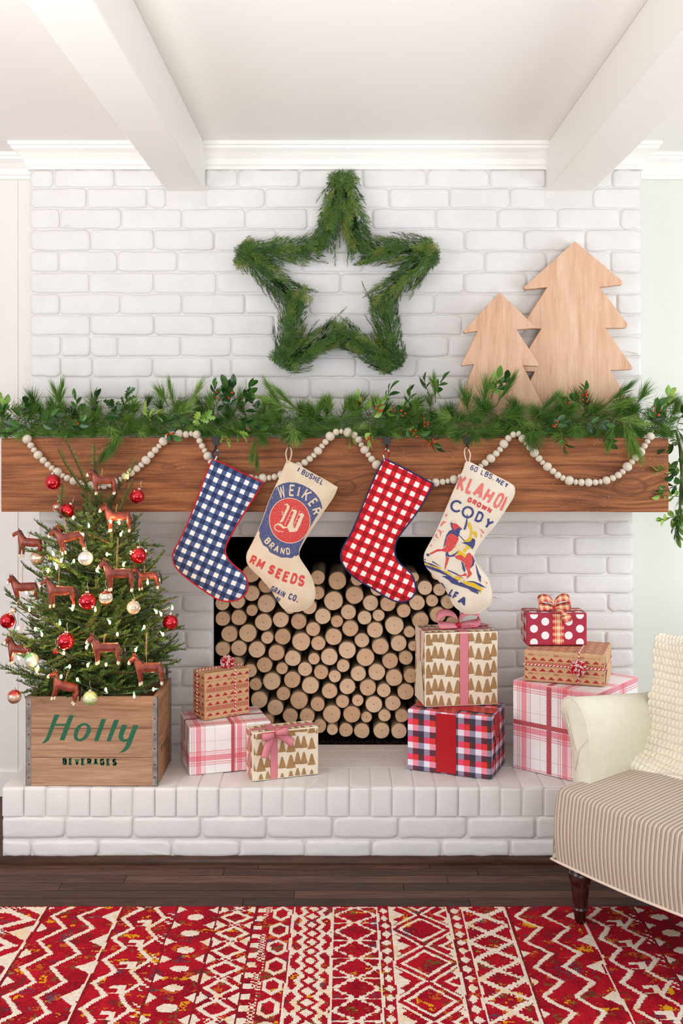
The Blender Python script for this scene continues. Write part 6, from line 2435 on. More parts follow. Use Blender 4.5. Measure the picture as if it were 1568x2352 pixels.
def ball(px, py, r, mat, label, D=None, tilt=0.0, group=None):
    D = D or front(px, py) - .025
    R_ = r * D / F
    c = P(px, py, D)
    t = thing('glass_ornament', label, 'ornament', c, 0, 'glass balls on the fir tree')
    b = MB(); b.sphere((0, 0, 0), R_, 24, 16); o = b.build('glass_ball', mat, t, True)
    b = MB(); b.lathe([(R_ * .24, R_ * .93), (R_ * .25, R_ * 1.15), (R_ * .20, R_ * 1.2), (R_ * .04, R_ * 1.22)], 12); b.build('cap', M['cap_metal'], t, True)
    b = MB()
    z = R_ * 1.2
    b.tube([(0, 0, z), (.003, 0, z + .004), (.003, 0, z + .009), (0, 0, z + .012), (-.002, .002, z + .02), (0, .004, z + .030)], .0006, 5)
    b.build('wire_hook', M['cap_metal'], t, True)
    t.rotation_euler = (0, tilt, 0)
    return t


k = 3.5636
for X, Y, r, m, lab, tl in ((433, 455, 66, 'ball_red', 'shiny red glass ball at the far upper left of the fir tree', 0), (1122, 572, 60, 'ball_red', 'shiny red glass ball on the upper right of the tree against the mantel', .3),
                        (548, 690, 63, 'ball_red', 'shiny red glass ball under the mantel edge with a striped ball behind', .5), (485, 838, 40, 'ball_red', 'red glass ball half hidden behind a horse head, upper left', 0),
                        (1135, 1057, 66, 'ball_red', 'shiny red glass ball between two lights on the right of the tree', 0), (715, 1430, 70, 'ball_red', 'large red glass ball in the very middle of the fir tree', 0),
                        (60, 1590, 62, 'ball_red', 'red glass ball at the left edge of the picture', .1), (1393, 1603, 64, 'ball_red', 'red glass ball at the far right edge of the fir tree', 0),
                        (537, 1757, 70, 'ball_red', 'oval red glass ball low on the tree, left of centre', .1), (458, 1840, 26, 'ball_red', 'tiny red ball deep in the lower branches', 0),
                        (478, 660, 46, 'ball_redstripe', 'red and white banded glass ball behind the red one under the mantel', 0), (305, 1072, 60, 'ball_peach', 'peach pearly glass ball on the left of the tree under a horse', 0),
                        (700, 1077, 60, 'ball_pearl', 'white pearl glass ball in the upper middle of the tree', 0), (865, 1400, 57, 'ball_stripe', 'silver glass ball banded rust red, right of the middle red ball', 0),
                        (1092, 1480, 56, 'ball_cream', 'cream banded glass ball on the right of the tree', 0), (258, 1908, 59, 'ball_mint', 'white glass ball with a green top, lower left', -.5),
                        (117, 2210, 57, 'ball_tan', 'tan and red glass ball hanging free left of the crate', 0), (737, 2222, 60, 'ball_green', 'pale green glass ball hanging before the top of the crate', 0), (110, 1505, 28, 'ball_peach', 'small gold glass ball above the leftmost red ball', .6)):
    px, py = X / k, 980 + Y / k
    D = None
    if X == 485 or X == 478: D = front(px, py) + .02
    if X == 458: D = front(px, py) + .02
    if Y > 2200: D = 3.56
    ball(px, py, r / k, M[m], lab, D, tl)

# ---------------------------------------------------------------- toy horses
M['horse'] = NT('chestnut_lacquer', .35, .5)
_t = M['horse']
_v = _t.coord('Object')
_t.col(_t.ramp(_t.noise(_v, 40, 3), [(.3, (96, 38, 26)), (.55, (138, 58, 40)), (.75, (164, 78, 54))]))
M['horse'] = _t.m
M['mane'] = plain('dark_mane', (46, 34, 32), .4, .4)
M['white_lac'] = plain('white_sock_lacquer', (230, 224, 206), .4, .4)
M['yellow_lac'] = plain('yellow_hoof_lacquer', (216, 176, 40), .4, .4)
M['twine_tan'] = plain('jute_twine', (196, 158, 112), .85, .1)


def skin_mesh(name, verts, edges, radii, mats, level=2, root=0):
    me = bpy.data.meshes.new(name)
    me.from_pydata(verts, edges, [])
    o = bpy.data.objects.new(name, me)
    COL.objects.link(o)
    o.modifiers.new('skin', 'SKIN')
    sv = me.skin_vertices[0].data
    for i, r in enumerate(radii):
        sv[i].radius = (r, r) if not isinstance(r, tuple) else r
        sv[i].use_root = (i == root)
    s = o.modifiers.new('sub', 'SUBSURF'); s.levels = level; s.render_levels = level
    dg = bpy.context.evaluated_depsgraph_get()
    m2 = bpy.data.meshes.new_from_object(o.evaluated_get(dg))
    m2.name = name
    bpy.data.objects.remove(o)
    for m in mats: m2.materials.append(m)
    m2.polygons.foreach_set('use_smooth', [True] * len(m2.polygons))
    return m2


def horse_meshes(seed, turn=.5):
    """toy horse about 7 units of 1 cm long, facing -X, standing at z=0 (unit: metres at full size .1)"""
    rg = random.Random(seed)
    S_ = .0125
    ct, stn = math.cos(turn), math.sin(turn)
    V = [(0.4, 0, 5.0), (1.9, 0, 5.1), (3.2, 0, 5.1), (3.9, 0, 4.7),          # 0 mid, 1 loin, 2 rump, 3 buttock
         (-1.2, 0, 5.1), (-2.3, 0, 5.3),                                        # 4 withers, 5 chest
         (-2.9, 0, 6.6), (-3.5, 0, 7.9),                                        # 6 neck, 7 poll
         (-3.5 - 1.25 * ct, -1.25 * stn, 7.25), (-3.5 - 2.15 * ct, -2.15 * stn, 6.3)]   # 8 cheek, 9 muzzle
    Rr = [1.25, 1.18, 1.2, .75, 1.2, 1.15, .82, .62, .56, .36]
    E = [(0, 1), (1, 2), (2, 3), (0, 4), (4, 5), (5, 6), (6, 7), (7, 8), (8, 9)]
    legs = []
    for (root, x, y, hind) in ((5, -2.3, -.62, 0), (5, -2.0, .62, 0), (3, 3.5, -.62, 1), (3, 3.2, .62, 1)):
        dx = rg.uniform(-.25, .25)
        if hind: pts = [(x + .15, y, 3.9), (x - .1 + dx, y, 2.9), (x + .45 + dx, y, 2.1), (x + .25 + dx, y, .8), (x + .05 + dx, y, .35)]; rr = [.75, .48, .32, .27, .32]
        else: pts = [(x, y, 4.0), (x + dx * .5, y, 3.0), (x + dx, y, 2.1), (x + dx, y, .8), (x + dx - .1, y, .35)]; rr = [.62, .42, .34, .26, .32]
        prev = root
        for p, r in zip(pts, rr):
            V.append(p); Rr.append(r); E.append((prev, len(V) - 1)); prev = len(V) - 1
        legs.append(pts[-1])
    V2 = [tuple(c * S_ for c in v) for v in V]
    me = skin_mesh('horse_body', V2, E, [r * S_ * 1.14 for r in Rr], [M['horse'], M['white_lac'], M['yellow_lac']])
    mz = Vector(V2[9])
    for p in me.polygons:
        c = p.center
        if c.z < 1.35 * S_: p.material_index = 1
        if c.z < .55 * S_: p.material_index = 2
        if (c - mz).length < .75 * S_: p.material_index = 1
        if (c - mz).length < .75 * S_ and c.z < mz.z - .12 * S_: p.material_index = 2
        d = (Vector(V2[8]) + Vector(V2[9])) / 2
        fw = Vector((-ct, -stn, .45)).normalized()
        if (c - d).dot(fw) > .33 * S_ and abs((c - d).cross(fw).length) < .75 * S_ and c.z > mz.z: p.material_index = 1
    # mane
    b = MB()
    pts = [(-3.75, 0, 8.45), (-3.1, .03, 8.35), (-2.55, .03, 7.6), (-2.05, 0, 6.8), (-1.4, 0, 6.25), (-.6, 0, 6.1)]
    b.tube([tuple(c * S_ for c in p) for p in smooth_poly(pts, 3, False)], [r * S_ for r in (.10, .18, .24, .30, .34, .37, .38, .4, .4, .4, .38, .34, .3, .24, .18, .1)], 8)
    b.add([tuple(c * S_ for c in p) for p in ((-3.2, -.62, 7.9), (-2.6, -.86, 6.9), (-1.7, -1.0, 6.2), (-.7, -.5, 6.2), (-1.9, 0, 7.0), (-2.9, 0, 8.2), (-1.6, -1.1, 5.7))], [(0, 1, 4, 5), (1, 6, 2), (1, 2, 3, 4)])
    mane = b.mesh('mane', M['mane'], True)
    # tail
    b = MB()
    pts = [(4.4, 0, 5.6), (4.9, 0, 5.1), (5.0, 0, 4.0), (4.95, 0, 2.8), (5.1, 0, 1.7)]
    b.tube([tuple(c * S_ for c in p) for p in smooth_poly(pts, 3, False)], [r * S_ for r in (.2, .26, .3, .33, .36, .38, .38, .36, .34, .3, .24, .16, .06)], 7)
    tail = b.mesh('tail', M['mane'], True)
    # ears
    b = MB()
    for sy in (-1, 1):
        e = Vector((-3.55, 0, 8.2)) + Vector((-stn, ct, 0)) * .38 * sy
        b.tube([tuple(e * S_), tuple((e + Vector((.05, 0, .5))) * S_), tuple((e + Vector((.0, .05 * sy, 1.0))) * S_)], [.26 * S_, .2 * S_, .03 * S_], 6)
    ears = b.mesh('ears', M['horse'], True)
    return me, mane, tail, ears


HM = [horse_meshes(i, tn) for i, tn in enumerate((.9, .5, 1.15))]
HR = [  # centre of the back X,Y; size factor; turn in degrees; lean; mesh; twine length; label
    (850, 440, .92, 10, 0, 0, 0, 'toy horse at the top of the fir tree, in front of the mantel'),
    (968, 735, 1.0, 0, 0, 0, .03, 'toy horse high on the tree with two lights under its belly'),
    (600, 905, .98, 5, 12, 1, .06, 'toy horse with its head before a half-hidden red ball'),
    (240, 950, .98, -5, -4, 1, .0, 'toy horse partly hidden by branches at the upper left'),
    (975, 1205, 1.08, 0, 0, 0, .10, 'toy horse right of centre hanging on a long doubled twine'),
    (1215, 1225, .85, 0, 6, 1, 0, 'bright toy horse whose head is hidden by the one before it, right'),
    (210, 1315, 1.0, 8, 2, 2, .07, 'toy horse on the left edge above a light, hanging on twine'),
    (500, 1345, 1.02, 0, 0, 1, .13, 'pale-shining toy horse left of the middle red ball'),
    (870, 1810, 1.0, 5, 0, 0, .0, 'toy horse low in the middle of the tree under a fresh bough'),
    (150, 1825, .98, 10, -8, 2, .08, 'toy horse at the lower left edge hanging on twine'),
    (1225, 1975, 1.04, 0, 2, 0, .10, 'toy horse low on the right above the crate corner'),
    (500, 2120, .98, 8, -16, 1, .06, 'tilted toy horse hanging in front of the crate top')]
for (X, Y, sc, rz, lean, mi, tw, lab) in HR:
    px, py = X / k, 980 + Y / k
    D = front(px, py) - .035
    if Y > 2050: D = 3.57
    if Y == 1225: D += .035
    s = sc * .98
    c = P(px, py, D)
    origin = c - Vector((.004, 0, 5.0 * .0125 * s))
    t = thing('horse_ornament', lab, 'ornament', origin, math.radians(rz), 'toy horses on the fir tree')
    t.rotation_euler = (0, math.radians(-lean), math.radians(rz))
    t.scale = (s, s, s)
    me, mn, tl, er = HM[mi]
    put('horse_body', me, t); put('mane', mn, t); put('tail', tl, t); put('ears', er, t)
    b = MB()
    top = Vector((-.004, .0, 6.2 * .0125))
    L_ = max(tw, .03)
    b.tube([top, top + Vector((.0, .0, .004))], .0022, 6)
    for sx in (-1, 1):
        b.tube([top + Vector((0, 0, .003)), top + Vector((sx * .0018, .004, L_ * .5)), top + Vector((sx * .001 + .002, .012, L_))], .0008, 5)
    b.build('twine', M['twine_tan'], t, True)
# ---------------------------------------------------------------- armchair
def ticking():
    t = NT('taupe_ticking_stripe', .8, .15)
    uv = t.n('ShaderNodeUVMap')
    s = t.sep(uv.outputs[0])
    f = t.math('FRACT', t.math('DIVIDE', s[0], .0143))
    c = t.ramp(f, [(0, (112, 96, 84)), (.16, (214, 200, 184)), (.27, (112, 96, 84)), (.43, (220, 206, 188)), (.62, (206, 190, 172)), (.80, (222, 208, 190)), (.97, (112, 96, 84))], 'LINEAR')
    t.col(c)
    return t.bump(t.noise(t.coord('Object'), 500, 2), .2, .001).m


M['ticking'] = ticking()
M['arm_cloth'] = plain('cream_linen', (228, 222, 204), .75, .15, var=.015, bump=.25, bscale=700)
M['welt'] = plain('cream_welt', (230, 214, 196), .6)
M['leg_wood'] = plain('dark_mahogany', (50, 14, 14), .22, .6, var=.2)
A0 = Vector((.628, 3.185, .178))                    # front left bottom corner of the seat
vf = Vector((.287, -.36, 0)).normalized()           # along the front edge, to the sitter's left
vb = Vector((.36, .287, 0)).normalized()            # from the front to the back
chair = thing('armchair', 'cream armchair with a taupe ticking-striped seat on turned dark legs', 'armchair', (A0.x, A0.y, FLOOR + .010))
CO = Vector((A0.x, A0.y, FLOOR + .010))
FW, FD = .66, .545
def cp(u, v, z): return A0 + vf * u + vb * v + Vector((0, 0, z)) - CO


def seat_pt(u, v):
    """top of the seat, bulging, with soft front edge"""
    a, c = u / FW, v / FD
    e = min(a, 1 - a) * FW
    z = .200 + .010 * (1 - (1 - min(1, e / .16)) ** 2) + .022 * math.sin(min(1, c * 1.05) * PI * .75) * (1 - (1 - min(1, e / .2)) ** 2) - .012 * c
    return z


# cross sections along the front edge; each runs from the bottom welt up the front and over the top to the back
b = MB()
nu, vs, uvs, fs = 40, [], [], []
rows = None
for i in range(nu + 1):
    u = FW * i / nu
    a = i / nu
    e = min(a, 1 - a) * FW
    side = 1 - min(1, e / .035)
    bow_ = .020 * math.sin(a * PI)
    prof = []
    for kk in range(9):
        z = .205 * kk / 8
        prof.append((-.004 - bow_ * 1 - .012 * math.sin(kk / 8 * PI), z))
    rt_ = .028
    for kk in range(1, 6):
        an = PI / 2 * kk / 5
        prof.append((-.004 - bow_ + rt_ * (1 - math.cos(an)), .205 + rt_ * .6 * math.sin(an)))
    for kk in range(1, 15):
        v = rt_ + (FD - rt_) * kk / 14
        prof.append((v - bow_ * (1 - kk / 14), .205 + rt_ * .6 + (seat_pt(u, v) - seat_pt(u, .02)) * 1.0))
    L = 0
    for kk, (v, z) in enumerate(prof):
        if kk: L += math.hypot(v - prof[kk - 1][0], z - prof[kk - 1][1])
        zz = z - side * side * .018 * (z / .2)
        vs.append(cp(u + (.010 * side * side if a < .5 else -.010 * side * side), v + side * side * .010, zz)); uvs.append((u, L))
    n = len(prof)
    if i:
        for kk in range(n - 1):
            fs.append(((i - 1) * n + kk, i * n + kk, i * n + kk + 1, (i - 1) * n + kk + 1))
b.add(vs, fs, 0, uvs)
# left and right sides
for i, u in ((0, 0), (nu, FW)):
    base = len(b.v)
    ring = [vs[i * n + kk] for kk in range(n)]
    bot = [cp(u, max(prof[kk][0], 0), 0) for kk in range(n)]
    b.add(ring + bot, [(kk, kk + 1, n + kk + 1, n + kk) for kk in range(n - 1)], 0, [(prof[kk][0] + .3, prof[kk][1]) for kk in range(n)] + [(prof[kk][0] + .3, 0) for kk in range(n)])
b.add([cp(0, 0, .001), cp(FW, 0, .001), cp(FW, FD, .001), cp(0, FD, .001)], [(0, 1, 2, 3)])
b.build('seat', M['ticking'], chair, True)
b = MB()
pts = [cp(0, FD, 0), cp(0, .3, 0), cp(0, .02, 0)] + [cp(FW * i / 20, -.006 - .020 * math.sin(i / 20 * PI), 0) for i in range(21)] + [cp(FW, .02, 0), cp(FW, FD, 0)]
b.tube(pts, .0042, 8)
b.build('welt', M['welt'], chair, True)


# arms: a front scroll that leans out, swept to the back
def arm(u0, sgn, label=None):
    b = MB()
    prof = [(.028, 0.0), (.030, .12), (.030, .24), (.026, .31), (.012, .375), (-.010, .415), (-.034, .437), (-.060, .440), (-.078, .425), (-.084, .400), (-.074, .372), (-.054, .335), (-.040, .28), (-.034, .20), (-.030, .12), (-.030, 0.0)]
    prof = smooth_poly(prof, 3, False)
    n = len(prof)
    vs, fs = [], []
    stn = [(.095, .94), (.100, 1.0), (.20, 1.0), (.35, 1.0), (.50, 1.0), (FD + .06, 1.0)]
    for (v, s) in stn:
        dz = -.048 * min(1, max(0, (v - .1) / .40))
        for (x, z) in prof:
            cx_, cz_ = -.005, .22
            x2 = cx_ + (x - cx_) * s; z2 = cz_ + (z - cz_) * s if z > .01 else z
            if z > .25: z2 += dz * (z - .25) / .19
            vs.append(cp(u0 + sgn * x2, v, z2 + .03))
    for i in range(len(stn) - 1):
        for kk in range(n - 1):
            fs.append((i * n + kk, i * n + kk + 1, (i + 1) * n + kk + 1, (i + 1) * n + kk))
    fs.append(tuple(reversed(range(n)))); fs.append(tuple((len(stn) - 1) * n + kk for kk in range(n)))
    b.add(vs, fs)
    o = b.build('armrest', M['arm_cloth'], chair, True)
    # piped edge of the front panel and two soft pleats
    b = MB()
    b.tube([vs[n + kk] for kk in range(n)], .0026, 6)
    b.build('arm_piping', M['arm_cloth'], o, True)
    b = MB()
    for (p0, p1, p2) in (((-.060, .400), (-.050, .36), (-.020, .28)), ((.024, .330), (-.008, .29), (-.024, .22))):
        b.tube([cp(u0 + sgn * p0[0], .0935, p0[1] + .03), cp(u0 + sgn * p1[0], .0930, p1[1] + .03), cp(u0 + sgn * p2[0], .0935, p2[1] + .03)], [.0008, .0022, .0008], 6)
    b.build('pleat', M['arm_cloth'], o, True)


arm(.035, 1)
arm(FW - .035, -1)
# low back, leaning
b = MB()
vs, fs = [], []
n = 16
for i in range(n + 1):
    a = i / n
    u = .03 + (FW - .06) * a
    top = .555 + .035 * math.sin(a * PI)
    for kk, (v, z) in enumerate(((FD - .06, .1), (FD - .085, .26), (FD - .06, .40), (FD - .03, top - .03), (FD - .012, top - .005), (FD + .01, top), (FD + .032, top - .008), (FD + .05, top - .04), (FD + .05, .3), (FD + .04, .0))):
        vs.append(cp(u, v, z))
m = 10
for i in range(n):
    for kk in range(m - 1):
        fs.append((i * m + kk, (i + 1) * m + kk, (i + 1) * m + kk + 1, i * m + kk + 1))
fs.append(tuple(range(m))); fs.append(tuple(n * m + kk for kk in reversed(range(m))))
b.add(vs, fs)
b.build('backrest', M['arm_cloth'], chair, True)
prof = [(.012, 0), (.016, .006), (.0175, .018), (.0205, .034), (.0215, .037), (.0205, .040), (.0245, .043), (.0245, .047), (.0215, .050), (.022, .054), (.0255, .095), (.0265, .112), (.0255, .116), (.030, .124), (.034, .138), (.0345, .150), (.031, .160), (.0265, .164), (.028, .168), (.030, .178), (.030, .19)]
for (u, v) in ((.066, .05), (FW - .066, .05), (.06, FD - .03), (FW - .06, FD - .03)):
    p = cp(u, v, 0)
    b = MB(); b.lathe([(r * 1.0, z) for r, z in prof], 28, 0, (p.x, p.y, 0))
    b.build('leg', M['leg_wood'], chair, True)

# ---------------------------------------------------------------- knitted throw
M['knit'] = plain('cream_wool_knit', (240, 232, 214), .9, .05, var=.02, bump=.5, bscale=900)
# centre line of the throw over the back and down the seat, in chair space (v, z)
line = [(FD + .085, .30), (FD + .080, .46), (FD + .060, .575), (FD + .018, .606), (FD - .030, .585), (FD - .068, .50), (FD - .100, .40), (FD - .130, .32), (FD - .165, .262), (FD - .20, .244), (FD - .222, .236), (FD - .232, .226), (FD - .205, .218), (FD - .17, .216)]
line = smooth_poly(line, 8, False)
lv = [Vector((a, c, 0)) for a, c in line]
acc2 = [0]
for i in range(1, len(lv)): acc2.append(acc2[-1] + (lv[i] - lv[i - 1]).length)
LT = acc2[-1]
UW = .52
NU, NV = 240, 330
PIT = .0235


def lineat(s):
    i = min(max(int(np.searchsorted(acc2, s)), 1), len(lv) - 1)
    t = (s - acc2[i - 1]) / (acc2[i] - acc2[i - 1] + 1e-9)
    p = lv[i - 1].lerp(lv[i], t)
    d = (lv[i] - lv[i - 1]).normalized()
    return p, Vector((-d.y, d.x, 0))


vs, fs = [], []
LNS = [lineat(LT * j / NV) for j in range(NV + 1)]
for j in range(NV + 1):
    s = LT * j / NV
    (p, nn) = LNS[j]
    tt = s / LT
    for i in range(NU + 1):
        u = UW * i / NU
        # the left edge wanders towards the arm as the throw comes down
        sh = -.055 + .058 * min(1, max(0, (tt - .34) / .22)) - .035 * max(0, tt - .56) / .44
        r = s / PIT
        row = math.floor(r)
        fr = r - row
        col = u / .0135 + (.5 if row % 2 else 0)
        fc = col - math.floor(col)
        bump_ = math.sqrt(max(0, math.sin(PI * fr))) * (.22 + .78 * math.sqrt(max(0, math.sin(PI * fc))))
        # soft folds running diagonally
        fold = .020 * math.sin((u * 13 - s * 5.5)) * min(1, max(0, tt - .3) * 2.2) * (1 if u > .04 else u / .04)
        hgt = bump_ * .0105 + fold + noise.noise((u * 14, s * 14, 2)) * .004
        edge = .004 * math.sin(r * PI * 1.0) if i == 0 else 0
        v = p.x - nn.x * hgt; z = p.y - nn.y * hgt
        if nn.y < 0: pass
        vs.append(cp(.035 + sh + u + edge, v, z))
for j in range(NV):
    for i in range(NU):
        a = j * (NU + 1) + i
        fs.append((a, a + 1, a + NU + 2, a + NU + 1))
b = MB()
me = bpy.data.meshes.new('knitted_throw')
me.from_pydata([tuple(p + CO) for p in vs], [], fs)
me.materials.append(M['knit'])
me.polygons.foreach_set('use_smooth', [True] * len(fs))
o = put('knitted_throw', me)
m_ = o.modifiers.new('thick', 'SOLIDIFY'); m_.thickness = .007; m_.offset = 0
tag(o, 'chunky cream knitted throw draped over the back of the armchair', 'blanket')

# ---------------------------------------------------------------- rug: every knot a coloured cell
RX0, RX1, RY1, RY0 = -1.42, 1.46, 3.279, 2.36
CS = .0048
nx, ny = int((RX1 - RX0) / CS), int((RY1 - RY0) / CS)
X = RX0 + (np.arange(nx) + .5) * CS
Y = RY0 + (np.arange(ny) + .5) * CS
XX, YY = np.meshgrid(X, Y)
rng = np.random.RandomState(7)


def vnoise(sx, sy, seed):
    r = np.random.RandomState(seed)
    g = r.rand(int((RY1 - RY0) / sy) + 3, int((RX1 - RX0) / sx) + 3)
    fx = (XX - RX0) / sx; fy = (YY - RY0) / sy
    ix, iy = fx.astype(int), fy.astype(int)
    tx, ty = fx - ix, fy - iy
    tx = tx * tx * (3 - 2 * tx); ty = ty * ty * (3 - 2 * ty)
    return (g[iy, ix] * (1 - tx) + g[iy, ix + 1] * tx) * (1 - ty) + (g[iy + 1, ix] * (1 - tx) + g[iy + 1, ix + 1] * tx) * ty


XW = XX + (vnoise(.05, .06, 5) - .5) * .008
YW_ = YY + (vnoise(.06, .05, 6) - .5) * .008
white = np.zeros_like(XX, bool)
dark = np.zeros_like(XX, bool)


def tri(t):      # 0..1..0 triangle wave of period 1
    f = t - np.floor(t)
    return 1 - np.abs(2 * f - 1)


def band(x0, x1): return (XW >= x0) & (XW < x1)


def zig(x0, amp, per, ph, wd):
    c = x0 + amp * tri((YW_ - 3.203) / per + ph)
    return np.abs(XW - c) < wd


def diam(cx, cy0, per, hw, hh, ring=None):
    f = (YW_ - cy0) / per
    dy = np.abs(f - np.round(f)) * per
    q = np.abs(XW - cx) / hw + dy / hh
    if ring: return (q < 1) & (q > ring)
    return q < 1


def chevrons(a, c):
    w_ = c - a
    m = band(a, c)
    z1 = zig(a + w_ * .12, w_ * .27, .152, 0, .0085)
    z2 = zig(a + w_ * .50, w_ * .27, .152, 0, .0085)
    f = (YW_ - 3.203) / .152
    dy = np.abs(f - np.round(f)) * .152
    t3 = (c - XW) < (.045 - dy * 1.15)
    t4 = (XW - a) < (.030 - (.076 - dy) * 1.0)
    return m & (z1 | z2 | t3 | t4)


def hooks(a, c):
    w_ = c - a
    m = band(a, c)
    z1 = zig(a + w_ * .10, w_ * .26, .125, .1, .009)
    z2 = zig(a + w_ * .62, w_ * .24, .125, .6, .008)
    f = (YW_ - 3.16) / .125
    fr = f - np.round(f)
    bx = (np.abs(XW - (a + w_ * .52)) < w_ * .13) & (np.abs(fr) < .17)
    hole = (np.abs(XW - (a + w_ * .46)) < w_ * .07) & (np.abs(fr + .05) < .08)
    dots_ = ((np.floor(XW / .010) + np.floor(YW_ / .010)) % 3 == 0) & (XW > a + w_ * .86) & (tri(YW_ / .125) > .45)
    return m & (z1 | z2 | (bx & ~hole) | dots_)


def ovals(a, c):
    m = band(a, c)
    cx_ = (a + c) / 2
    f = (YW_ - 3.196) / .101
    dy = np.abs(f - np.round(f)) * .101
    ov = ((XW - cx_) / .026) ** 2 + (dy / .020) ** 2 < 1
    dy2 = .0505 - dy
    t1 = (XW - a) < (.030 - dy2 * 1.2)
    t2 = (c - XW) < (.030 - dy2 * 1.2)
    return m & (ov | t1 | t2)


def lattice(a, c, per=.101, cy0=3.196):
    m = band(a, c)
    cx_ = (a + c) / 2
    w_ = (c - a) / 2
    d1 = diam(cx_, cy0, per, w_ * .95, per * .48)
    d2 = diam(cx_, cy0, per, w_ * .60, per * .30)
    d3 = diam(a, cy0 + per / 2, per, w_ * .55, per * .30)
    d4 = diam(c, cy0 + per / 2, per, w_ * .55, per * .30)
    ch = ((np.floor(XW / .009) + np.floor(YW_ / .009)) % 2 == 0) & (diam(cx_, cy0 + per / 2, per, w_ * .5, per * .25))
    return m & ((d1 & ~d2) | d3 | d4 | ch)


def mosaic(a, c):
    m = band(a, c)
    k1 = ((np.floor(XW / .0075) + np.floor(YW_ / .0075)) % 2 == 0) & (vnoise(.03, .05, 11) > .42)
    sq = (np.abs(XW - (a + (c - a) * .25)) < .014) & (tri((YW_ - 3.16) / .055) > .48)
    return m & ((k1 & (XW > a + (c - a) * .5)) | sq)


def hexes(a, c, per=.105, cy0=3.22):
    m = band(a, c)
    cx_ = (a + c) / 2
    w_ = (c - a) / 2
    f = (YW_ - cy0) / per
    dy = np.abs(f - np.round(f)) * per
    q = np.maximum(np.abs(XW - cx_) / (w_ * .86), (np.abs(XW - cx_) / (w_ * .86) * .5 + dy / (per * .46)))
    return m & (q < 1) & (q > .62)


def chain(a, c, per=.053, cy0=3.20):
    m = band(a, c)
    cx_ = (a + c) / 2
    w_ = (c - a) / 2
    sp_ = diam(cx_, cy0, per * 1, w_ * .30, per * .38)
    z = np.abs(np.abs(XW - cx_) - w_ * (.34 + .30 * tri((YW_ - cy0) / per + .5) * 1.0)) < .0088
    ed = diam(a, cy0, per * 2, w_ * .30, per * .55) | diam(c, cy0, per * 2, w_ * .30, per * .55)
    return m & (sp_ | z | ed)


def serrated(a, c, per=.105, cy0=3.21):
    m = band(a, c)
    cx_ = (a + c) / 2
    w_ = (c - a) / 2
    f = (YW_ - cy0) / per
    dy = np.abs(f - np.round(f)) * per
    edge_ = w_ * .92 * (1 - dy / (per * .5))
    st_ = np.floor(dy / .008) % 2 * .010
    d = np.abs(XW - cx_) - edge_
    return m & ((np.abs(d - st_ * .5) < .0075) | (dy > per * .46))


def bigdiam(a, c, per=.195, cy0=3.118):
    m = band(a, c)
    cx_ = (a + c) / 2
    w_ = (c - a) / 2
    r1 = diam(cx_, cy0, per, w_ * .86, per * .40, .80)
    r2 = diam(cx_, cy0, per, w_ * 1.25, per * .58, .87)
    e1 = diam(a, cy0 + per * .25, per / 2, w_ * .22, per * .12)
    e2 = diam(c, cy0 + per * .25, per / 2, w_ * .22, per * .12)
    e3 = diam(a, cy0 + per / 2, per, w_ * .5, per * .2)
    e4 = diam(c, cy0 + per / 2, per, w_ * .5, per * .2, .6)
    return m & (r1 | r2 | e1 | e2 | e3 | e4)


def dotrow(a, c, per=.05):
    m = band(a, c)
    return m & diam((a + c) / 2, 3.19, per, (c - a) * .42, per * .42)


def burst(a, c, per=.105, cy0=3.20):
    m = band(a, c)
    cx_ = (a + c) / 2
    w_ = (c - a) / 2
    f = (YW_ - cy0) / per
    dy = (f - np.round(f)) * per
    x = np.abs(np.abs(XW - cx_) / w_ - np.abs(dy) / (per * .5)) < .17
    st = (np.abs(XW - cx_) < w_ * .22) & (np.abs(dy) < per * .14)
    k1 = (np.floor(XW / .010) + np.floor(YW_ / .010)) % 2 == 0
    br = (np.abs(np.abs(XW - cx_) / w_ - np.abs(dy) / (per * .5)) < .30) & k1
    return m & (x | st | br)


white |= lattice(-1.42, -1.17, .16, 3.1) | lattice(-1.17, -.938, .16, 3.18)
white |= chevrons(-.925, -.708) | hooks(-.698, -.530) | ovals(-.524, -.398) | lattice(-.392, -.282) | mosaic(-.278, -.232) | hexes(-.232, -.166) | hexes(-.300, -.19) & False
white |= chain(-.158, -.045) | serrated(-.037, .091) | dotrow(.099, .133) | bigdiam(.139, .307) | dotrow(.315, .354) | burst(.362, .484) | chevrons(.494, .715) | hooks(.727, .893) | ovals(.899, 1.02) | lattice(1.03, 1.15) | mosaic(1.15, 1.2) | hexes(1.2, 1.32) | chain(1.33, 1.45)
for xl in (-.938, -.703, -.162, -.041, .095, .136, .311, .358, .489, .721): white |= np.abs(XW - xl) < .0038
for xl in (-.930, -.695, -.527, -.395, -.280, .319, .498, .897): dark |= np.abs(XW - xl) < .0035
white &= ~dark
# the knotted edge is a plain red selvage
white &= (YY < RY1 - .012)
n1, n2, n3, n4 = vnoise(.05, .05, 1), vnoise(.014, .010, 2), vnoise(.03, .022, 3), rng.rand(*XX.shape)
red = np.array(lin((172, 20, 34))[:3]); deep = np.array(lin((116, 10, 28))[:3]); brt = np.array(lin((196, 26, 44))[:3])
c = deep + (brt - deep) * np.clip(.15 + .5 * n1 + .5 * (n4 - .35), 0, 1)[..., None]
wob = n2 * .6 + n4 * .4
def put_c(mask, rgb, k_=.8):
    col_ = np.array(lin(rgb)[:3])
    c[mask] = c[mask] * (1 - k_) + col_ * k_
put_c((n3 > .78) & (wob > .50), (196, 100, 36), .7)
put_c((vnoise(.04, .03, 21) > .84) & (wob > .50), (222, 166, 24), .8)
put_c((vnoise(.035, .03, 22) > .80) & (wob > .52), (92, 84, 44), .7)
put_c((vnoise(.05, .03, 23) > .84) & (wob > .55), (50, 70, 92), .7)
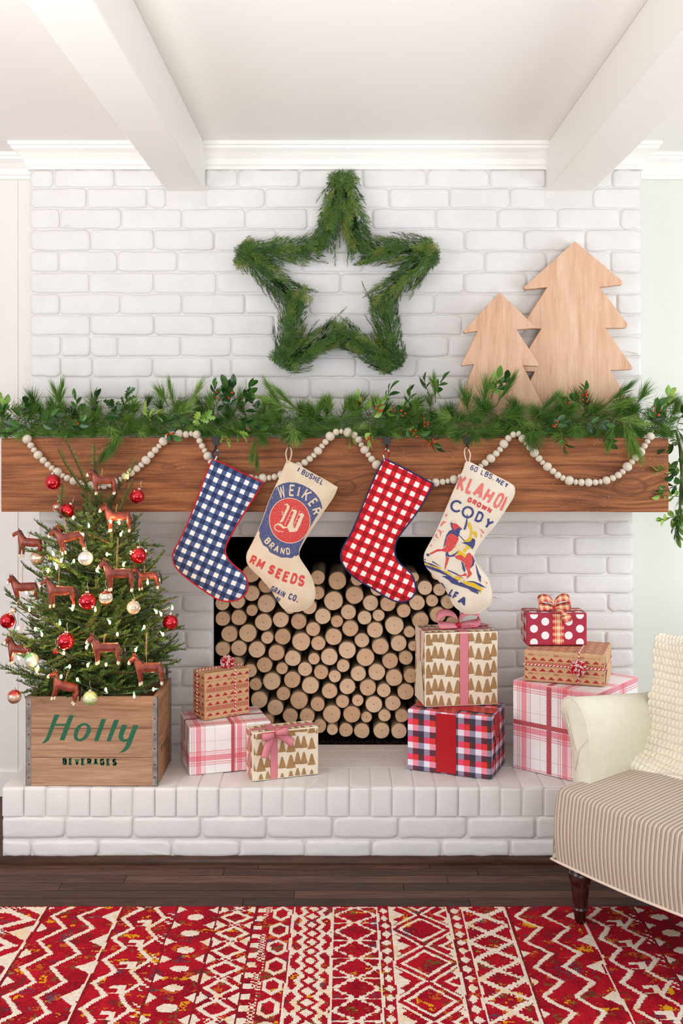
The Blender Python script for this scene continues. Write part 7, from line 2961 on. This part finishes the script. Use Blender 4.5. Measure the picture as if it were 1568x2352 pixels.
put_c((vnoise(.03, .04, 24) > .80) & (wob > .50), (94, 40, 40), .7)
put_c(dark, (110, 24, 34), .7)
wc = np.array(lin((236, 222, 206))[:3])
cw = wc * (1 - .18 * n4[..., None])
c[white] = cw[white]
put_c(white & (vnoise(.04, .04, 31) > .80), (226, 186, 110), .35)
# knot relief
hz_ = .0105 + .0016 * n4 + .001 * white + .0012 * n2
H = np.zeros((ny + 1, nx + 1)); H[:ny, :nx] = hz_; H[ny, :] = .004; H[:, nx] = .004; H[0, :] = .004; H[:, 0] = .004
gx = RX0 + np.arange(nx + 1) * CS; gy = RY0 + np.arange(ny + 1) * CS
GX, GY = np.meshgrid(gx, gy)
GYj = GY + (rng.rand(ny + 1, nx + 1) - .5) * .0012
GXj = GX + (rng.rand(ny + 1, nx + 1) - .5) * .0012
co = np.stack([GXj, GYj, FLOOR + H], -1).reshape(-1, 3).astype(np.float32)
idx = np.arange((ny + 1) * (nx + 1)).reshape(ny + 1, nx + 1)
fq = np.stack([idx[:-1, :-1], idx[:-1, 1:], idx[1:, 1:], idx[1:, :-1]], -1).reshape(-1, 4)
me = bpy.data.meshes.new('knotted_rug')
me.vertices.add(len(co)); me.vertices.foreach_set('co', co.ravel())
me.loops.add(fq.size); me.loops.foreach_set('vertex_index', fq.ravel().astype(np.int32))
me.polygons.add(len(fq)); me.polygons.foreach_set('loop_start', (np.arange(len(fq)) * 4).astype(np.int32)); me.polygons.foreach_set('loop_total', np.full(len(fq), 4, np.int32))
me.update(calc_edges=True)
at_ = me.attributes.new('knot_colour', 'FLOAT_COLOR', 'CORNER')
cc = np.concatenate([c.reshape(-1, 3), np.ones((nx * ny, 1))], 1).astype(np.float32)
at_.data.foreach_set('color', np.repeat(cc, 4, 0).ravel())
t = NT('knotted_wool', .9, .08)
an_ = t.n('ShaderNodeAttribute'); an_.attribute_name = 'knot_colour'
t.col(an_.outputs['Color'])
t.bump(t.noise(t.coord('Object', (1, 1, 1)), 420, 2), .5, .002)
me.materials.append(t.m)
o = put('knotted_rug', me)
tag(o, 'red and white tribal-patterned knotted rug on the dark floor', 'rug')
